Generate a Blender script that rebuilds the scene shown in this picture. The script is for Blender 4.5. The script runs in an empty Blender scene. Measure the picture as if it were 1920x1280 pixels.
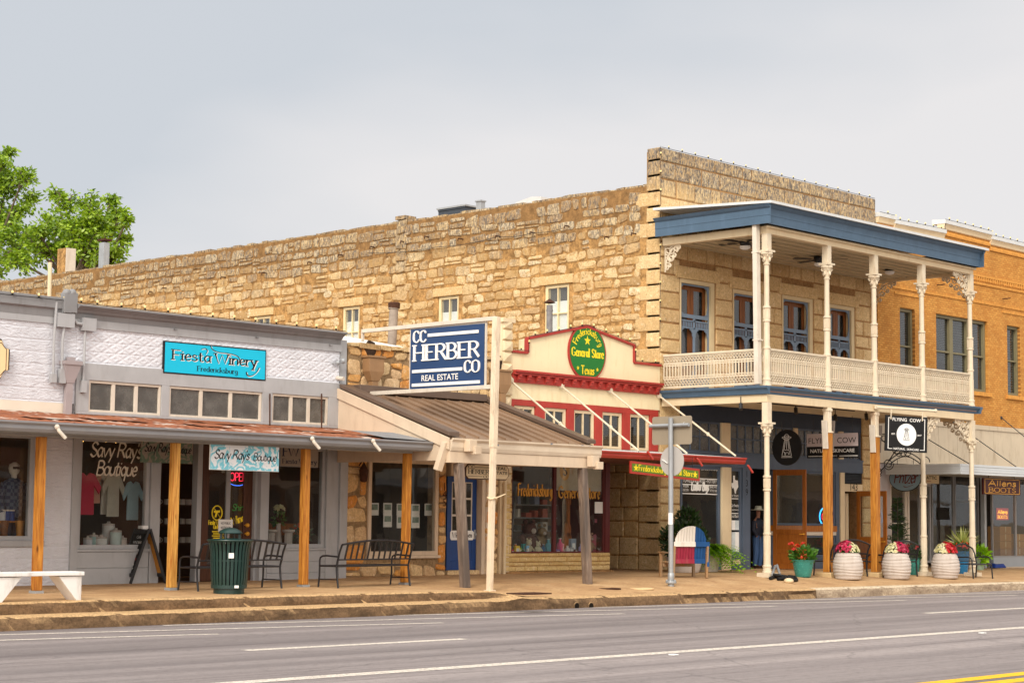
import bpy, math, random, bmesh
from mathutils import Vector, Matrix, noise as mnoise
random.seed(7)
SC = bpy.context.scene
COL = SC.collection
R = math.radians

# ------------------------------------------------------------------ camera
FOC, YAW, PITCH, ROLL, EYE = 3454.67, R(46.137), R(5.4645), R(0.6701), 1.45
_f = Vector((math.sin(YAW)*math.cos(PITCH), math.cos(YAW)*math.cos(PITCH), math.sin(PITCH)))
_r = Vector((math.cos(YAW), -math.sin(YAW), 0))
_u = _r.cross(_f)
_r, _u = math.cos(ROLL)*_r + math.sin(ROLL)*_u, -math.sin(ROLL)*_r + math.cos(ROLL)*_u
CAMP = Vector((0, 0, EYE))
cam_d = bpy.data.cameras.new("street_camera")
cam = bpy.data.objects.new("street_camera", cam_d)
COL.objects.link(cam)
cam_d.sensor_width = 36; cam_d.lens = FOC/1920*36
cam_d.clip_start = 0.1; cam_d.clip_end = 3000
m3 = Matrix((_r, _u, -_f)).transposed()
cam.matrix_world = Matrix.Translation(CAMP) @ m3.to_4x4()
SC.camera = cam

# ------------------------------------------------------------------ sky, sun, exposure
SUN_AZ_VEC = Vector((-0.80, -0.42, 0.62)).normalized()       # towards the sun
sun_d = bpy.data.lights.new("sun", 'SUN'); sun = bpy.data.objects.new("sun", sun_d)
COL.objects.link(sun)
sun_d.energy = 1.2; sun_d.angle = R(14); sun_d.color = (1, .93, .82)
sun.rotation_euler = (-SUN_AZ_VEC).to_track_quat('-Z', 'Y').to_euler()
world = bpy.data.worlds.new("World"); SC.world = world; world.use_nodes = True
wn = world.node_tree.nodes; wl = world.node_tree.links; wn.clear()
w_out = wn.new('ShaderNodeOutputWorld'); w_bg = wn.new('ShaderNodeBackground')
w_sky = wn.new('ShaderNodeTexSky'); w_sky.sky_type = 'NISHITA'; w_sky.sun_disc = False
w_sky.sun_elevation = math.asin(SUN_AZ_VEC.z)
w_sky.sun_rotation = math.atan2(SUN_AZ_VEC.x, SUN_AZ_VEC.y)
w_sky.air_density = 1.0; w_sky.dust_density = 2.0
w_tc = wn.new('ShaderNodeTexCoord')
w_map = wn.new('ShaderNodeMapping'); w_map.inputs['Scale'].default_value = (1.0, 1.0, 2.6)
w_no = wn.new('ShaderNodeTexNoise'); w_no.inputs['Scale'].default_value = 2.9
w_no.inputs['Detail'].default_value = 4.0; w_no.inputs['Roughness'].default_value = .45
w_rp = wn.new('ShaderNodeValToRGB')
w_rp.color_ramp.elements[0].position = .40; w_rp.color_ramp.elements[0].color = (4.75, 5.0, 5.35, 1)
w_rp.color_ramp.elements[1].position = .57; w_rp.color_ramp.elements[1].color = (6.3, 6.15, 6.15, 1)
# overcast glow around the veiled sun
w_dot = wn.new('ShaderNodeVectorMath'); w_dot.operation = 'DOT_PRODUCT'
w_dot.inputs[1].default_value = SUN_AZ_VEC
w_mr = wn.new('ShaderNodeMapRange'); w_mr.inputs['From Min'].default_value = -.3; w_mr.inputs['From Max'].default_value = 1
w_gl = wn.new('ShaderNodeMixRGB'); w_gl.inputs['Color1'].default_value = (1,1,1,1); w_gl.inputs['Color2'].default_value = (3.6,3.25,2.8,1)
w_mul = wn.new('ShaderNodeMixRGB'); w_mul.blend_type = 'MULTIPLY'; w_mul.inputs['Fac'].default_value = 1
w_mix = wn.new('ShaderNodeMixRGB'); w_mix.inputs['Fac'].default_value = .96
wl.new(w_tc.outputs['Generated'], w_map.inputs['Vector']); wl.new(w_map.outputs['Vector'], w_no.inputs['Vector'])
w_d2 = wn.new('ShaderNodeVectorMath'); w_d2.operation = 'DOT_PRODUCT'; w_d2.inputs[1].default_value = (.42,-.44,-1.6)   # the cloud deck thins towards the right
w_a1 = wn.new('ShaderNodeMath'); w_a1.operation = 'MULTIPLY_ADD'; w_a1.inputs[1].default_value = .55; w_a1.inputs[2].default_value = .575
w_a2 = wn.new('ShaderNodeMath'); w_a2.operation = 'ADD'
wl.new(w_tc.outputs['Generated'], w_d2.inputs[0]); wl.new(w_no.outputs['Fac'], w_a1.inputs[0]); wl.new(w_a1.outputs[0], w_a2.inputs[0]); wl.new(w_d2.outputs['Value'], w_a2.inputs[1])
wl.new(w_a2.outputs[0], w_rp.inputs['Fac'])
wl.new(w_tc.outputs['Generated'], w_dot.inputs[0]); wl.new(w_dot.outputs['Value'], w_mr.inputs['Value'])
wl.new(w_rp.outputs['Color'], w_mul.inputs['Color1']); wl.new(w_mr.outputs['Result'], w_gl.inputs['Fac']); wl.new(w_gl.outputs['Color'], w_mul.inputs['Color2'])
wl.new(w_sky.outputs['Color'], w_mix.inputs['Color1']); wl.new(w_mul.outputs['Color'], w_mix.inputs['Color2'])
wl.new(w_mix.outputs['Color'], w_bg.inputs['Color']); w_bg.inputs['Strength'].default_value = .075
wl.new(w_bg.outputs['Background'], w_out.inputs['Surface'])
SC.view_settings.view_transform = 'Standard'; SC.view_settings.look = 'None'
SC.view_settings.exposure = 0.82; SC.view_settings.gamma = 1.0
try: SC.view_settings.use_curve_mapping = False
except Exception: pass

# ------------------------------------------------------------------ measuring helpers: where a sight line meets a real plane
def _ray(x, y): return _r*((x-960)/FOC) - _u*((y-640)/FOC) + _f
def fy(x, y, Y):
    d = _ray(x, y); return CAMP + d*(Y/d.y)
def fx(x, y, X):
    d = _ray(x, y); return CAMP + d*(X/d.x)
def fz(x, y, Z=0):
    d = _ray(x, y); return CAMP + d*((Z-EYE)/d.z)
F0 = 33.35          # the common line of the shop fronts
def lerp(a, b, t): return a+(b-a)*t
def interp(tab, x):
    if x <= tab[0][0]: return tab[0][1:]
    for a, b in zip(tab, tab[1:]):
        if x <= b[0]:
            t = (x-a[0])/(b[0]-a[0]); return tuple(lerp(p, q, t) for p, q in zip(a[1:], b[1:]))
    return tab[-1][1:]
# sidewalk: X, z at the shop fronts, z at the post line, y of the edge, z of the edge
SW = [(-30,-.04,-.066,28.1,-.085),(18,-.04,-.066,28.1,-.085),(26,-.035,-.072,28.1,-.105),(28.6,-.01,-.082,28.1,-.124),(29.3,0,-.085,27.62,-.262),
      (30.5,.0,-.085,27.5,-.285),(34,.02,-.075,27.5,-.285),(38.5,.03,-.05,27.5,-.283),(41,.02,-.046,27.5,-.285),(44,.01,-.07,27.5,-.287),(46.5,0,-.105,27.5,-.29),(49,-.02,-.12,27.5,-.292),(52,-.05,-.185,27.5,-.297),(80,-.3,-.4,27.5,-.46)]
def gz(X, Y):
    zw, zp, ye, ze = interp(SW, X)
    if Y >= F0: return zw
    if Y >= 29.9: return lerp(zw, zp, (F0-Y)/(F0-29.9))
    return lerp(zp, ze, min(1, (29.9-Y)/(29.9-ye)))
def gnd(x, y):
    z = 0
    for i in range(30):
        p = fz(x, y, z); z = lerp(z, gz(p.x, p.y), .6)
    return Vector((p.x, p.y, gz(p.x, p.y)))
ROADZ = -.52

# ------------------------------------------------------------------ mesh builder
LOC = {}
class MB:
    def __init__(s): s.v = []; s.f = []; s.m = []; s.M = None
    def add(s, vs, fs, m=0):
        n = len(s.v)
        s.v += [(s.M @ Vector(p)) if s.M else Vector(p) for p in vs]
        s.f += [[i+n for i in f] for f in fs]; s.m += [m]*len(fs)
        return s
    def box(s, x0, y0, z0, x1, y1, z1, m=0):
        if x0 > x1: x0, x1 = x1, x0
        if y0 > y1: y0, y1 = y1, y0
        if z0 > z1: z0, z1 = z1, z0
        return s.add([(x0,y0,z0),(x1,y0,z0),(x1,y1,z0),(x0,y1,z0),(x0,y0,z1),(x1,y0,z1),(x1,y1,z1),(x0,y1,z1)],
              [(3,2,1,0),(4,5,6,7),(0,1,5,4),(1,2,6,5),(2,3,7,6),(3,0,4,7)], m)
    def bar(s, p0, p1, w, h, m=0, up=(0,0,1), w1=None, h1=None):
        p0, p1 = Vector(p0), Vector(p1); d = (p1-p0).normalized(); up = Vector(up)
        a = d.cross(up)
        if a.length < 1e-4: a = d.cross(Vector((1,0,0)))
        a.normalize(); b = a.cross(d)
        w1 = w if w1 is None else w1; h1 = h if h1 is None else h1
        vs = [p0+a*(sx*w/2)+b*(sy*h/2) for sx, sy in ((-1,-1),(1,-1),(1,1),(-1,1))]+[p1+a*(sx*w1/2)+b*(sy*h1/2) for sx, sy in ((-1,-1),(1,-1),(1,1),(-1,1))]
        return s.add(vs, [(0,1,2,3),(7,6,5,4),(4,5,1,0),(5,6,2,1),(6,7,3,2),(7,4,0,3)], m)
    def tube(s, pts, r, n=8, m=0, cap=True, closed=False):
        pts = [Vector(p) for p in pts]; N = len(pts)
        rs = r if isinstance(r, (list, tuple)) else [r]*N
        vs = []; prev = None
        for i, p in enumerate(pts):
            a = pts[(i-1) % N] if (i > 0 or closed) else p
            b = pts[(i+1) % N] if (i < N-1 or closed) else p
            d = (b-a).normalized() if (b-a).length > 1e-9 else Vector((0,0,1))
            if prev is None:
                q = d.cross(Vector((0,0,1)))
                if q.length < .05: q = d.cross(Vector((1,0,0)))
            else:
                q = prev - d*prev.dot(d)
                if q.length < 1e-5: q = d.cross(Vector((0,0,1)))
            q.normalize(); prev = q; w = d.cross(q)
            vs += [p+(q*math.cos(2*math.pi*k/n)+w*math.sin(2*math.pi*k/n))*rs[i] for k in range(n)]
        fs = []
        for i in range(N if closed else N-1):
            j = (i+1) % N
            for k in range(n):
                l = (k+1) % n; fs.append((i*n+k, i*n+l, j*n+l, j*n+k))
        if cap and not closed: fs += [tuple(range(n))[::-1], tuple((N-1)*n+k for k in range(n))]
        return s.add(vs, fs, m)
    def lathe(s, prof, c=(0,0,0), n=16, m=0, cap=True, sx=1, sy=1, ph=0):
        c = Vector(c); vs = []
        for r, z in prof: vs += [c+Vector((sx*r*math.cos(2*math.pi*k/n+ph), sy*r*math.sin(2*math.pi*k/n+ph), z)) for k in range(n)]
        fs = []
        for i in range(len(prof)-1):
            for k in range(n):
                l = (k+1) % n; fs.append((i*n+k, i*n+l, (i+1)*n+l, (i+1)*n+k))
        if cap: fs += [tuple(range(n))[::-1], tuple((len(prof)-1)*n+k for k in range(n))]
        return s.add(vs, fs, m)
    def prism(s, poly, o, ux, uy, d, m=0):
        """polygon (2D) in plane o,ux,uy, swept along vector d"""
        o, ux, uy, d = Vector(o), Vector(ux), Vector(uy), Vector(d)
        n = len(poly); a = [o+ux*x+uy*y for x, y in poly]
        ar = sum(poly[i][0]*poly[(i+1)%n][1]-poly[(i+1)%n][0]*poly[i][1] for i in range(n))
        flip = (ux.cross(uy).dot(d) > 0) == (ar > 0)
        fs = [tuple(range(n)), tuple(range(2*n-1, n-1, -1))]+[(i, i+n, (i+1)%n+n, (i+1)%n) for i in range(n)]
        if flip: fs = [f[::-1] for f in fs]
        return s.add(a+[p+d for p in a], fs, m)
    def ell(s, o, ux, uy, rx, ry, d, n=40, m=0, a0=0, a1=2*math.pi):
        full = abs(a1-a0-2*math.pi) < 1e-6
        return s.prism([(rx*math.cos(a0+(a1-a0)*k/n), ry*math.sin(a0+(a1-a0)*k/n)) for k in range(n if full else n+1)], o, ux, uy, d, m)
    def quad(s, a, b, c, d, m=0): return s.add([a, b, c, d], [(0,1,2,3)], m)
    def sphere(s, c, r, nu=10, nv=6, m=0, sz=1, sx=1, sy=1, jit=0):
        c = Vector(c); vs = [c+Vector((0,0,-r*sz))]
        for j in range(1, nv):
            t = -math.pi/2+math.pi*j/nv
            for k in range(nu):
                q = r*(1+random.uniform(-jit, jit))
                vs.append(c+Vector((q*sx*math.cos(t)*math.cos(2*math.pi*k/nu), q*sy*math.cos(t)*math.sin(2*math.pi*k/nu), q*sz*math.sin(t))))
        vs.append(c+Vector((0,0,r*sz))); top = len(vs)-1; fs = []
        for k in range(nu):
            l = (k+1) % nu
            fs.append((0, 1+l, 1+k)); fs.append((top, 1+(nv-2)*nu+k, 1+(nv-2)*nu+l))
            for j in range(nv-2): fs.append((1+j*nu+k, 1+j*nu+l, 1+(j+1)*nu+l, 1+(j+1)*nu+k))
        return s.add(vs, fs, m)
    def leaf(s, p, d, L, w, m=0, up=None):
        """one pointed leaf blade from p along d"""
        d = Vector(d).normalized(); a = d.cross(Vector(up) if up else Vector((random.uniform(-1,1), random.uniform(-1,1), random.uniform(-.3,1))))
        if a.length < 1e-3: a = d.cross(Vector((1,0,0)))
        a.normalize(); p = Vector(p)
        return s.add([p, p+d*L*.45+a*w/2, p+d*L, p+d*L*.45-a*w/2], [(0,1,2,3)], m)
    def build(s, name, mat, parent=None, origin=None, bevel=0, smooth=0, seg=2, mods=None):
        me = bpy.data.meshes.new(name)
        off = LOC[parent.name] if parent is not None else (Vector(origin) if origin is not None else Vector((0,0,0)))
        me.from_pydata([tuple(p-off) for p in s.v], [], s.f)
        mats = mat if isinstance(mat, (list, tuple)) else [mat]
        for q in mats: me.materials.append(q)
        if len(mats) > 1: me.polygons.foreach_set('material_index', s.m)
        o = bpy.data.objects.new(name, me); COL.objects.link(o)
        if parent is not None: o.parent = parent; LOC[o.name] = off
        else: o.location = off; LOC[o.name] = off
        if smooth:
            me.polygons.foreach_set('use_smooth', [True]*len(me.polygons))
            try: me.set_sharp_from_angle(angle=R(smooth))
            except Exception: pass
        if bevel:
            b = o.modifiers.new('bevel', 'BEVEL'); b.width = bevel; b.segments = seg; b.limit_method = 'ANGLE'; b.angle_limit = R(40)
        me.update(); return o
def thing(name, label, cat, loc=(0,0,0), group=None, rz=0):
    o = bpy.data.objects.new(name, None); COL.objects.link(o)
    o.location = loc; o.rotation_euler = (0,0,rz); o.empty_display_size = .2
    LOC[o.name] = Vector(loc) if rz == 0 else Vector(loc)
    tag(o, label, cat, group); return o
def tag(o, label=None, cat=None, group=None, kind=None):
    if label: o['label'] = label
    if cat: o['category'] = cat
    if group: o['group'] = group
    if kind: o['kind'] = kind
    return o
def local_thing(name, label, cat, group=None):
    """a thing modelled round the origin, moved into place afterwards with put()"""
    return thing(name, label, cat, (0,0,0), group)
def put(o, loc, rz=0, sc=1):
    o.location = loc; o.rotation_euler = (0,0,rz); o.scale = (sc,)*3; return o
def copy_tree(o, parent=None):
    c = o.copy(); COL.objects.link(c); c.parent = parent
    for ch in list(o.children): copy_tree(ch, c)
    return c

# ------------------------------------------------------------------ materials
def S(r, g, b, k=1.0):
    def l(c):
        c /= 255; return (c/12.92 if c <= .04045 else ((c+.055)/1.055)**2.4)*k
    return (l(r), l(g), l(b), 1)
class NT:
    def __init__(s, name):
        s.mat = bpy.data.materials.new(name); s.mat.use_nodes = True
        s.N = s.mat.node_tree.nodes; s.L = s.mat.node_tree.links; s.N.clear()
        s.out = s.N.new('ShaderNodeOutputMaterial')
        s.bsdf = s.N.new('ShaderNodeBsdfPrincipled'); s.L.new(s.bsdf.outputs[0], s.out.inputs['Surface'])
        s.tc = s.N.new('ShaderNodeTexCoord')
    def n(s, t, props=None, **inp):
        k = s.N.new('ShaderNode'+t)
        for p, v in (props or {}).items(): setattr(k, p, v)
        for p, v in inp.items(): s.set(k, p, v)
        return k
    def set(s, k, p, v):
        sock = k.inputs[int(p[1:])] if (p[0] == 'i' and p[1:].isdigit()) else k.inputs[p.replace('_', ' ')]
        if isinstance(v, bpy.types.NodeSocket): s.L.new(v, sock)
        elif isinstance(v, bpy.types.Node): s.L.new(v.outputs[0], sock)
        else: sock.default_value = v
    def coords(s, scale=(1,1,1), rot=(0,0,0), src='Object', loc=(0,0,0)):
        mp = s.n('Mapping', Scale=scale, Rotation=rot, Location=loc); s.L.new(s.tc.outputs[src], mp.inputs['Vector']); return mp.outputs[0]
    def noise(s, co, scale=5, detail=5, rough=.55, dist=0):
        return s.n('TexNoise', Vector=co, Scale=scale, Detail=detail, Roughness=rough, Distortion=dist).outputs['Fac']
    def ramp(s, fac, stops, interp='LINEAR'):
        r = s.n('ValToRGB', Fac=fac); r.color_ramp.interpolation = interp; e = r.color_ramp.elements
        while len(e) < len(stops): e.new(.5)
        for k, (p, c) in zip(e, stops): k.position = p; k.color = c if hasattr(c, '__len__') else (c, c, c, 1)
        return r.outputs[0]
    def mix(s, fac, a, b, mode='MIX'):
        return s.n('MixRGB', {'blend_type': mode}, Fac=fac, Color1=a, Color2=b).outputs[0]
    def math(s, op, a, b=0, clamp=False):
        return s.n('Math', {'operation': op, 'use_clamp': clamp}, i0=a, i1=b).outputs[0]
    def bump(s, h, strength=.3, dist=.02, normal=None):
        b = s.n('Bump', Height=h, Strength=strength, Distance=dist)
        if normal is not None: s.L.new(normal, b.inputs['Normal'])
        s.L.new(b.outputs[0], s.bsdf.inputs['Normal']); return b.outputs[0]
    def fin(s, col=None, rough=None, spec=None, metal=None, **kw):
        if col is not None: s.set(s.bsdf, 'Base Color', col)
        if rough is not None: s.set(s.bsdf, 'Roughness', rough)
        if spec is not None: s.set(s.bsdf, 'Specular IOR Level', spec)
        if metal is not None: s.set(s.bsdf, 'Metallic', metal)
        return s.mat
def mul(c, k): return (c[0]*k, c[1]*k, c[2]*k, 1)
_pm = {}
def paint(name, col, var=.12, scale=2.5, rough=.55, spec=.35, bump=.08, bs=60, dirt=0, dcol=None, stretch=(1,1,1), metal=0):
    """painted or plain surface with slight mottling, optional dirt"""
    if name in _pm: return _pm[name]
    t = NT(name); co = t.coords(stretch)
    c = t.ramp(t.noise(co, scale, 6, .6), [(.3, mul(col, 1-var)), (.7, mul(col, 1+var))])
    if dirt:
        f = t.ramp(t.noise(t.coords((3,3,.7)), 1.7, 8, .65), [(.52, 0), (.72, 1)])
        c = t.mix(t.math('MULTIPLY', f, dirt), c, dcol or mul(col, .45))
    if bump: t.bump(t.noise(t.coords(), bs, 4, .6), bump, .01)
    r = t.n('MapRange', Value=t.noise(t.coords(), scale*3, 3), To_Min=max(.05, rough-.12), To_Max=min(1, rough+.12)).outputs[0]
    t.fin(c, r, spec, metal); _pm[name] = t.mat; return t.mat
def emis(name, col, st):
    t = NT(name); t.fin(col, .5); t.bsdf.inputs['Emission Color'].default_value = col; t.bsdf.inputs['Emission Strength'].default_value = st; return t.mat
def glass_mat(name, tint=(1,1,1,1), rough=.01, ior=1.5, dirt=.04):
    t = NT(name); t.N.remove(t.bsdf)
    fr = t.n('Fresnel', IOR=ior); tr = t.n('BsdfTransparent', Color=tint); gl = t.n('BsdfGlossy', Color=(1,1,1,1), Roughness=rough)
    nb = t.n('Bump', Height=t.noise(t.coords(), 1.1, 2), Strength=.05, Distance=.05); t.L.new(nb.outputs[0], gl.inputs['Normal'])
    mx = t.n('MixShader', i0=t.math('MULTIPLY', t.math('MULTIPLY', fr.outputs[0], 1.5, True), t.math('SUBTRACT', 1, t.n('NewGeometry').outputs['Backfacing'])), i1=tr, i2=gl)
    df = t.n('BsdfDiffuse', Color=(.5,.48,.44,1)); mx2 = t.n('MixShader', i0=t.math('MULTIPLY', t.noise(t.coords(), 3, 5), dirt), i1=mx, i2=df)
    t.L.new(mx2.outputs[0], t.out.inputs['Surface']); return t.mat
def wood(name, a, b, grain=(14,14,.9), rough=.6, knots=True, grey=None, gfac=.0):
    t = NT(name); co = t.coords(grain)
    w = t.noise(co, 1.6, 6, .6, 1.2)
    c = t.ramp(w, [(.28, a), (.5, mul(tuple((x+y)/2 for x, y in zip(a, b)), 1.0)), (.72, b)])
    fine = t.noise(t.coords((90,90,3)), 1, 4)
    c = t.mix(t.ramp(fine, [(.4, .35), (.6, 0)]), c, mul(a, .55))
    if knots:
        v = t.n('TexVoronoi', Vector=t.coords((4,4,1.3)), Scale=1.0).outputs['Distance']
        c = t.mix(t.ramp(v, [(.04, .9), (.12, 0)]), c, mul(a, .3))
    if grey:
        g = t.ramp(t.noise(t.coords((3,3,.5)), 1.4, 5), [(.5-gfac*.3, 0), (.75-gfac*.3, 1)])
        c = t.mix(g, c, grey)
    t.bump(w, .25, .01); return t.fin(c, rough, .3)
# ------------------------------------------------------------------ lettering drawn as pen strokes, and plain sans text
GL = {
'A':(74,'l2,0 36,100 70,0','l15,36 57,36'),'B':(68,'l9,0 9,100','s9,100 40,99 55,76 40,54 9,53','s9,53 44,52 62,27 44,1 9,0'),
'C':(72,'s64,78 42,100 14,84 8,50 14,16 42,0 66,22'),'D':(74,'l9,0 9,100','s9,100 44,98 66,70 66,30 44,2 9,0'),
'E':(62,'l9,0 9,100','l9,100 58,100','l9,52 46,52','l9,0 60,0'),'F':(58,'l9,0 9,100','l9,100 57,100','l9,52 46,52'),
'G':(78,'s64,80 42,100 14,84 8,50 14,16 42,0 66,14 67,40','l42,42 70,42'),'H':(78,'l10,0 10,100','l68,0 68,100','l10,51 68,51'),
'I':(24,'l12,0 12,100'),'K':(70,'l9,0 9,100','l60,100 9,40','l26,58 64,0'),'L':(58,'l9,0 9,100','l9,0 56,0'),
'M':(90,'l10,0 10,100','l10,100 45,20','l45,20 80,100','l80,100 80,0'),'N':(78,'l10,0 10,100','l10,100 68,0','l68,0 68,100'),'O':(82,'s41,100 14,84 8,50 14,16 41,0 68,16 74,50 68,84 41,100'),
'P':(62,'l9,0 9,100','s9,100 42,99 58,75 42,50 9,48'),'R':(70,'l9,0 9,100','s9,100 42,99 58,76 42,53 9,52','l34,52 66,0'),
'S':(60,'s53,82 32,100 12,82 22,58 44,44 54,22 32,0 7,18'),'T':(66,'l33,0 33,100','l2,100 64,100'),
'U':(76,'s10,100 10,30 38,0 66,30 66,100'),'V':(70,'l2,100 35,0 68,100'),'W':(100,'l2,100 26,0 50,92 74,0 98,100'),
'X':(68,'l4,0 64,100','l4,100 64,0'),'Y':(66,'l2,100 33,48 64,100','l33,48 33,0'),
'a':(52,'s43,54 24,63 8,34 22,1 43,20','l43,62 43,8 50,0'),'b':(54,'l8,0 8,100','s8,16 28,0 46,32 30,63 8,44'),
'c':(46,'s40,50 24,63 7,32 22,0 42,14'),'d':(54,'l45,0 45,100','s45,46 26,63 8,32 24,0 45,18'),
'e':(48,'s9,34 41,38 34,60 20,62 7,32 22,0 43,14'),'f':(34,'s38,92 24,100 16,80 16,0','l3,60 32,60'),
'g':(52,'s43,46 24,63 8,32 24,2 43,20','s43,62 43,-14 26,-36 6,-22'),'h':(54,'l8,0 8,100','s8,38 28,62 43,48 43,0'),
'i':(24,'l12,0 12,62','l12,82 12,89'),'k':(50,'l8,0 8,100','l42,62 8,26','l22,36 48,0'),'l':(24,'l12,0 12,100'),
'm':(82,'l8,0 8,62','s8,40 26,62 40,48 40,0','s40,40 58,62 72,48 72,0'),'n':(54,'l8,0 8,62','s8,40 28,62 44,48 44,0'),
'o':(52,'s26,63 9,48 9,16 26,0 43,16 43,48 26,63'),'p':(54,'l8,-36 8,62','s8,16 28,0 46,32 30,63 8,46'),
'q':(54,'s44,46 26,63 8,32 24,0 44,18','l44,62 44,-38'),'r':(38,'l8,0 8,62','s8,36 20,58 37,58'),
's':(42,'s36,52 20,63 8,48 22,34 36,18 20,0 4,10'),'t':(36,'s16,92 16,14 24,0 36,8','l3,62 32,62'),
'u':(54,'s8,62 9,14 24,0 38,10 44,26','l44,62 44,0'),'v':(50,'l4,62 24,0 46,62'),'w':(74,'l4,62 20,0 37,56 54,0 70,62'),
'x':(48,'l4,62 44,0','l44,62 4,0'),'y':(50,'l5,62 26,4','l46,62 18,-38'),'z':(46,'l5,62 41,62 5,0 43,0'),
"'":(16,'l9,104 7,80'),'.':(16,'l7,0 8,8'),' ':(34,),'&':(70,'s62,0 18,72 30,98 44,78 10,26 28,0 64,40'),
}
def _smooth(p, k=5):
    out = []
    for i in range(len(p)-1):
        a = p[max(i-1,0)]; b = p[i]; c = p[i+1]; d = p[min(i+2,len(p)-1)]
        for j in range(k):
            t = j/k
            out.append(tuple(.5*(2*b[q]+(c[q]-a[q])*t+(2*a[q]-5*b[q]+4*c[q]-d[q])*t*t+(3*b[q]-a[q]-3*c[q]+d[q])*t**3) for q in (0,1)))
    return out+[p[-1]]
def ribbon(mb, pts, o, ux, uy, nib, depth, m=0, lift=0):
    """pen ribbon along 2D pts; nib=(thin, thick, angle); o,ux,uy frame in metres"""
    thin, thick, ang = nib; nx, ny = math.cos(ang), math.sin(ang)
    n = Vector(ux).cross(Vector(uy)).normalized(); L = []; Rr = []
    N = len(pts)
    for i, p in enumerate(pts):
        a = pts[max(i-1,0)]; b = pts[min(i+1,N-1)]; dx, dy = b[0]-a[0], b[1]-a[1]; l = math.hypot(dx, dy) or 1; dx/=l; dy/=l
        w = math.sqrt(thin**2+(thick*(dx*ny-dy*nx))**2)/2
        L.append((p[0]-dy*w, p[1]+dx*w)); Rr.append((p[0]+dy*w, p[1]-dx*w))
    P = lambda q, h: Vector(o)+Vector(ux)*q[0]+Vector(uy)*q[1]+n*h
    vs = []
    for i in range(N): vs += [P(L[i], depth+lift), P(Rr[i], depth+lift), P(L[i], 0), P(Rr[i], 0)]
    fs = []
    for i in range(N-1):
        a, b = i*4, i*4+4
        fs += [(a, a+1, b+1, b), (a+2, a, b, b+2), (a+1, a+3, b+3, b+1)]
    fs += [(0, 2, 3, 1), (N*4-4, N*4-3, N*4-1, N*4-2)]
    mb.add(vs, fs, m)
def script(mb, txt, o, ux, uy, h, style='serif', depth=.004, m=0, width=None, align='l', arc=None, track=0):
    if style == 'hand': track = -7
    """style: serif / hand / black / sans; h = cap height (m). arc=(radius,centre angle) bends the line"""
    ST = {'serif':((.06,.19,0),0,True,True), 'hand':((.075,.13,R(50)),.2,False,True), 'black':((.055,.17,R(38)),0,False,False),
          'sans':((.12,.03,0),0,False,True), 'thin':((.07,.01,0),0,False,True), 'fat':((.19,.06,0),.12,False,True), 'bold':((.075,.19,0),0,True,True)}[style]
    nib, shear, serif, sm = ST
    tot = sum(GL[c][0]+track for c in txt)/100
    sx = (width/(tot*h)) if width else 1
    x = 0 if align == 'l' else (-tot/2 if align == 'c' else -tot)
    k = 0; n = Vector(ux).cross(Vector(uy)).normalized()
    for c in txt:
        for st in GL[c][1:]:
            pts = [tuple(float(q)/100 for q in w.split(',')) for w in st[1:].split()]
            raw = pts
            if st[0] == 's' and sm: pts = _smooth(pts)
            elif style == 'hand' and len(pts) == 2: pts = [pts[0], ((pts[0][0]+pts[1][0])/2+.01, (pts[0][1]+pts[1][1])/2), pts[1]]
            segs = [(pts, nib)]
            if serif and st[0] == 'l' and len(raw) >= 2:
                for e, q in ((raw[0], raw[1]), (raw[-1], raw[-2])):
                    if abs(e[0]-q[0]) < .45*abs(e[1]-q[1]) and min(abs(e[1]), abs(e[1]-1), abs(e[1]-.62), abs(e[1]+.36)) < .03:
                        segs.append(([(e[0]-.13, e[1]), (e[0]+.13, e[1])], (nib[0]*1.1, 0, 0)))
            for pp, nb in segs:
                k += 1; q2 = []
                for px, py in pp:
                    X = (x+px)*h*sx+shear*py*h; Y = py*h
                    if arc:
                        r0, ca = arc; a = ca - X/abs(r0) if r0 > 0 else ca + X/abs(r0)
                        rr = (r0+Y) if r0 > 0 else (abs(r0)-Y)
                        X, Y = rr*math.cos(a), rr*math.sin(a)
                    q2.append((X, Y))
                ribbon(mb, q2, o, ux, uy, (nb[0]*h, nb[1]*h, nb[2]), depth, m, lift=(k % 7)*.00025)
        if style == 'hand' and c.islower():
            pass
        x += (GL[c][0]+track)/100
    return mb
_tc = {}
def sans(mb, txt, o, ux, uy, h, depth=.003, m=0, align='c', width=None, bold=0):
    """plain sans text as real geometry; h = cap height, o = baseline point"""
    key = (txt, bold)
    if key not in _tc:
        cu = bpy.data.curves.new('lettering', 'FONT'); cu.body = txt; cu.size = 1; cu.resolution_u = 3; cu.offset = bold
        ob = bpy.data.objects.new('lettering', cu); me = bpy.data.meshes.new_from_object(ob)
        _tc[key] = ([tuple(v.co) for v in me.vertices], [tuple(p.vertices) for p in me.polygons])
        bpy.data.objects.remove(ob); bpy.data.curves.remove(cu); bpy.data.meshes.remove(me)
    vs, fs = _tc[key]
    if not vs: return mb
    x0 = min(v[0] for v in vs); x1 = max(v[0] for v in vs); k = h/.73; sx = k if not width else width/(x1-x0)
    off = {'l': -x0, 'c': -(x0+x1)/2, 'r': -x1}[align]
    o, ux, uy = Vector(o), Vector(ux), Vector(uy); n = ux.cross(uy).normalized()
    mb.add([o+ux*((v[0]+off)*sx)+uy*(v[1]*k)+n*depth for v in vs], fs, m); return mb
UX, UZ, UY = Vector((1,0,0)), Vector((0,0,1)), Vector((0,1,0))
FRONT = (UX, UZ)                    # letters on a face turned to the street (-Y)
SIDE = (-UY, UZ)                    # letters on a face turned to -X

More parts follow.
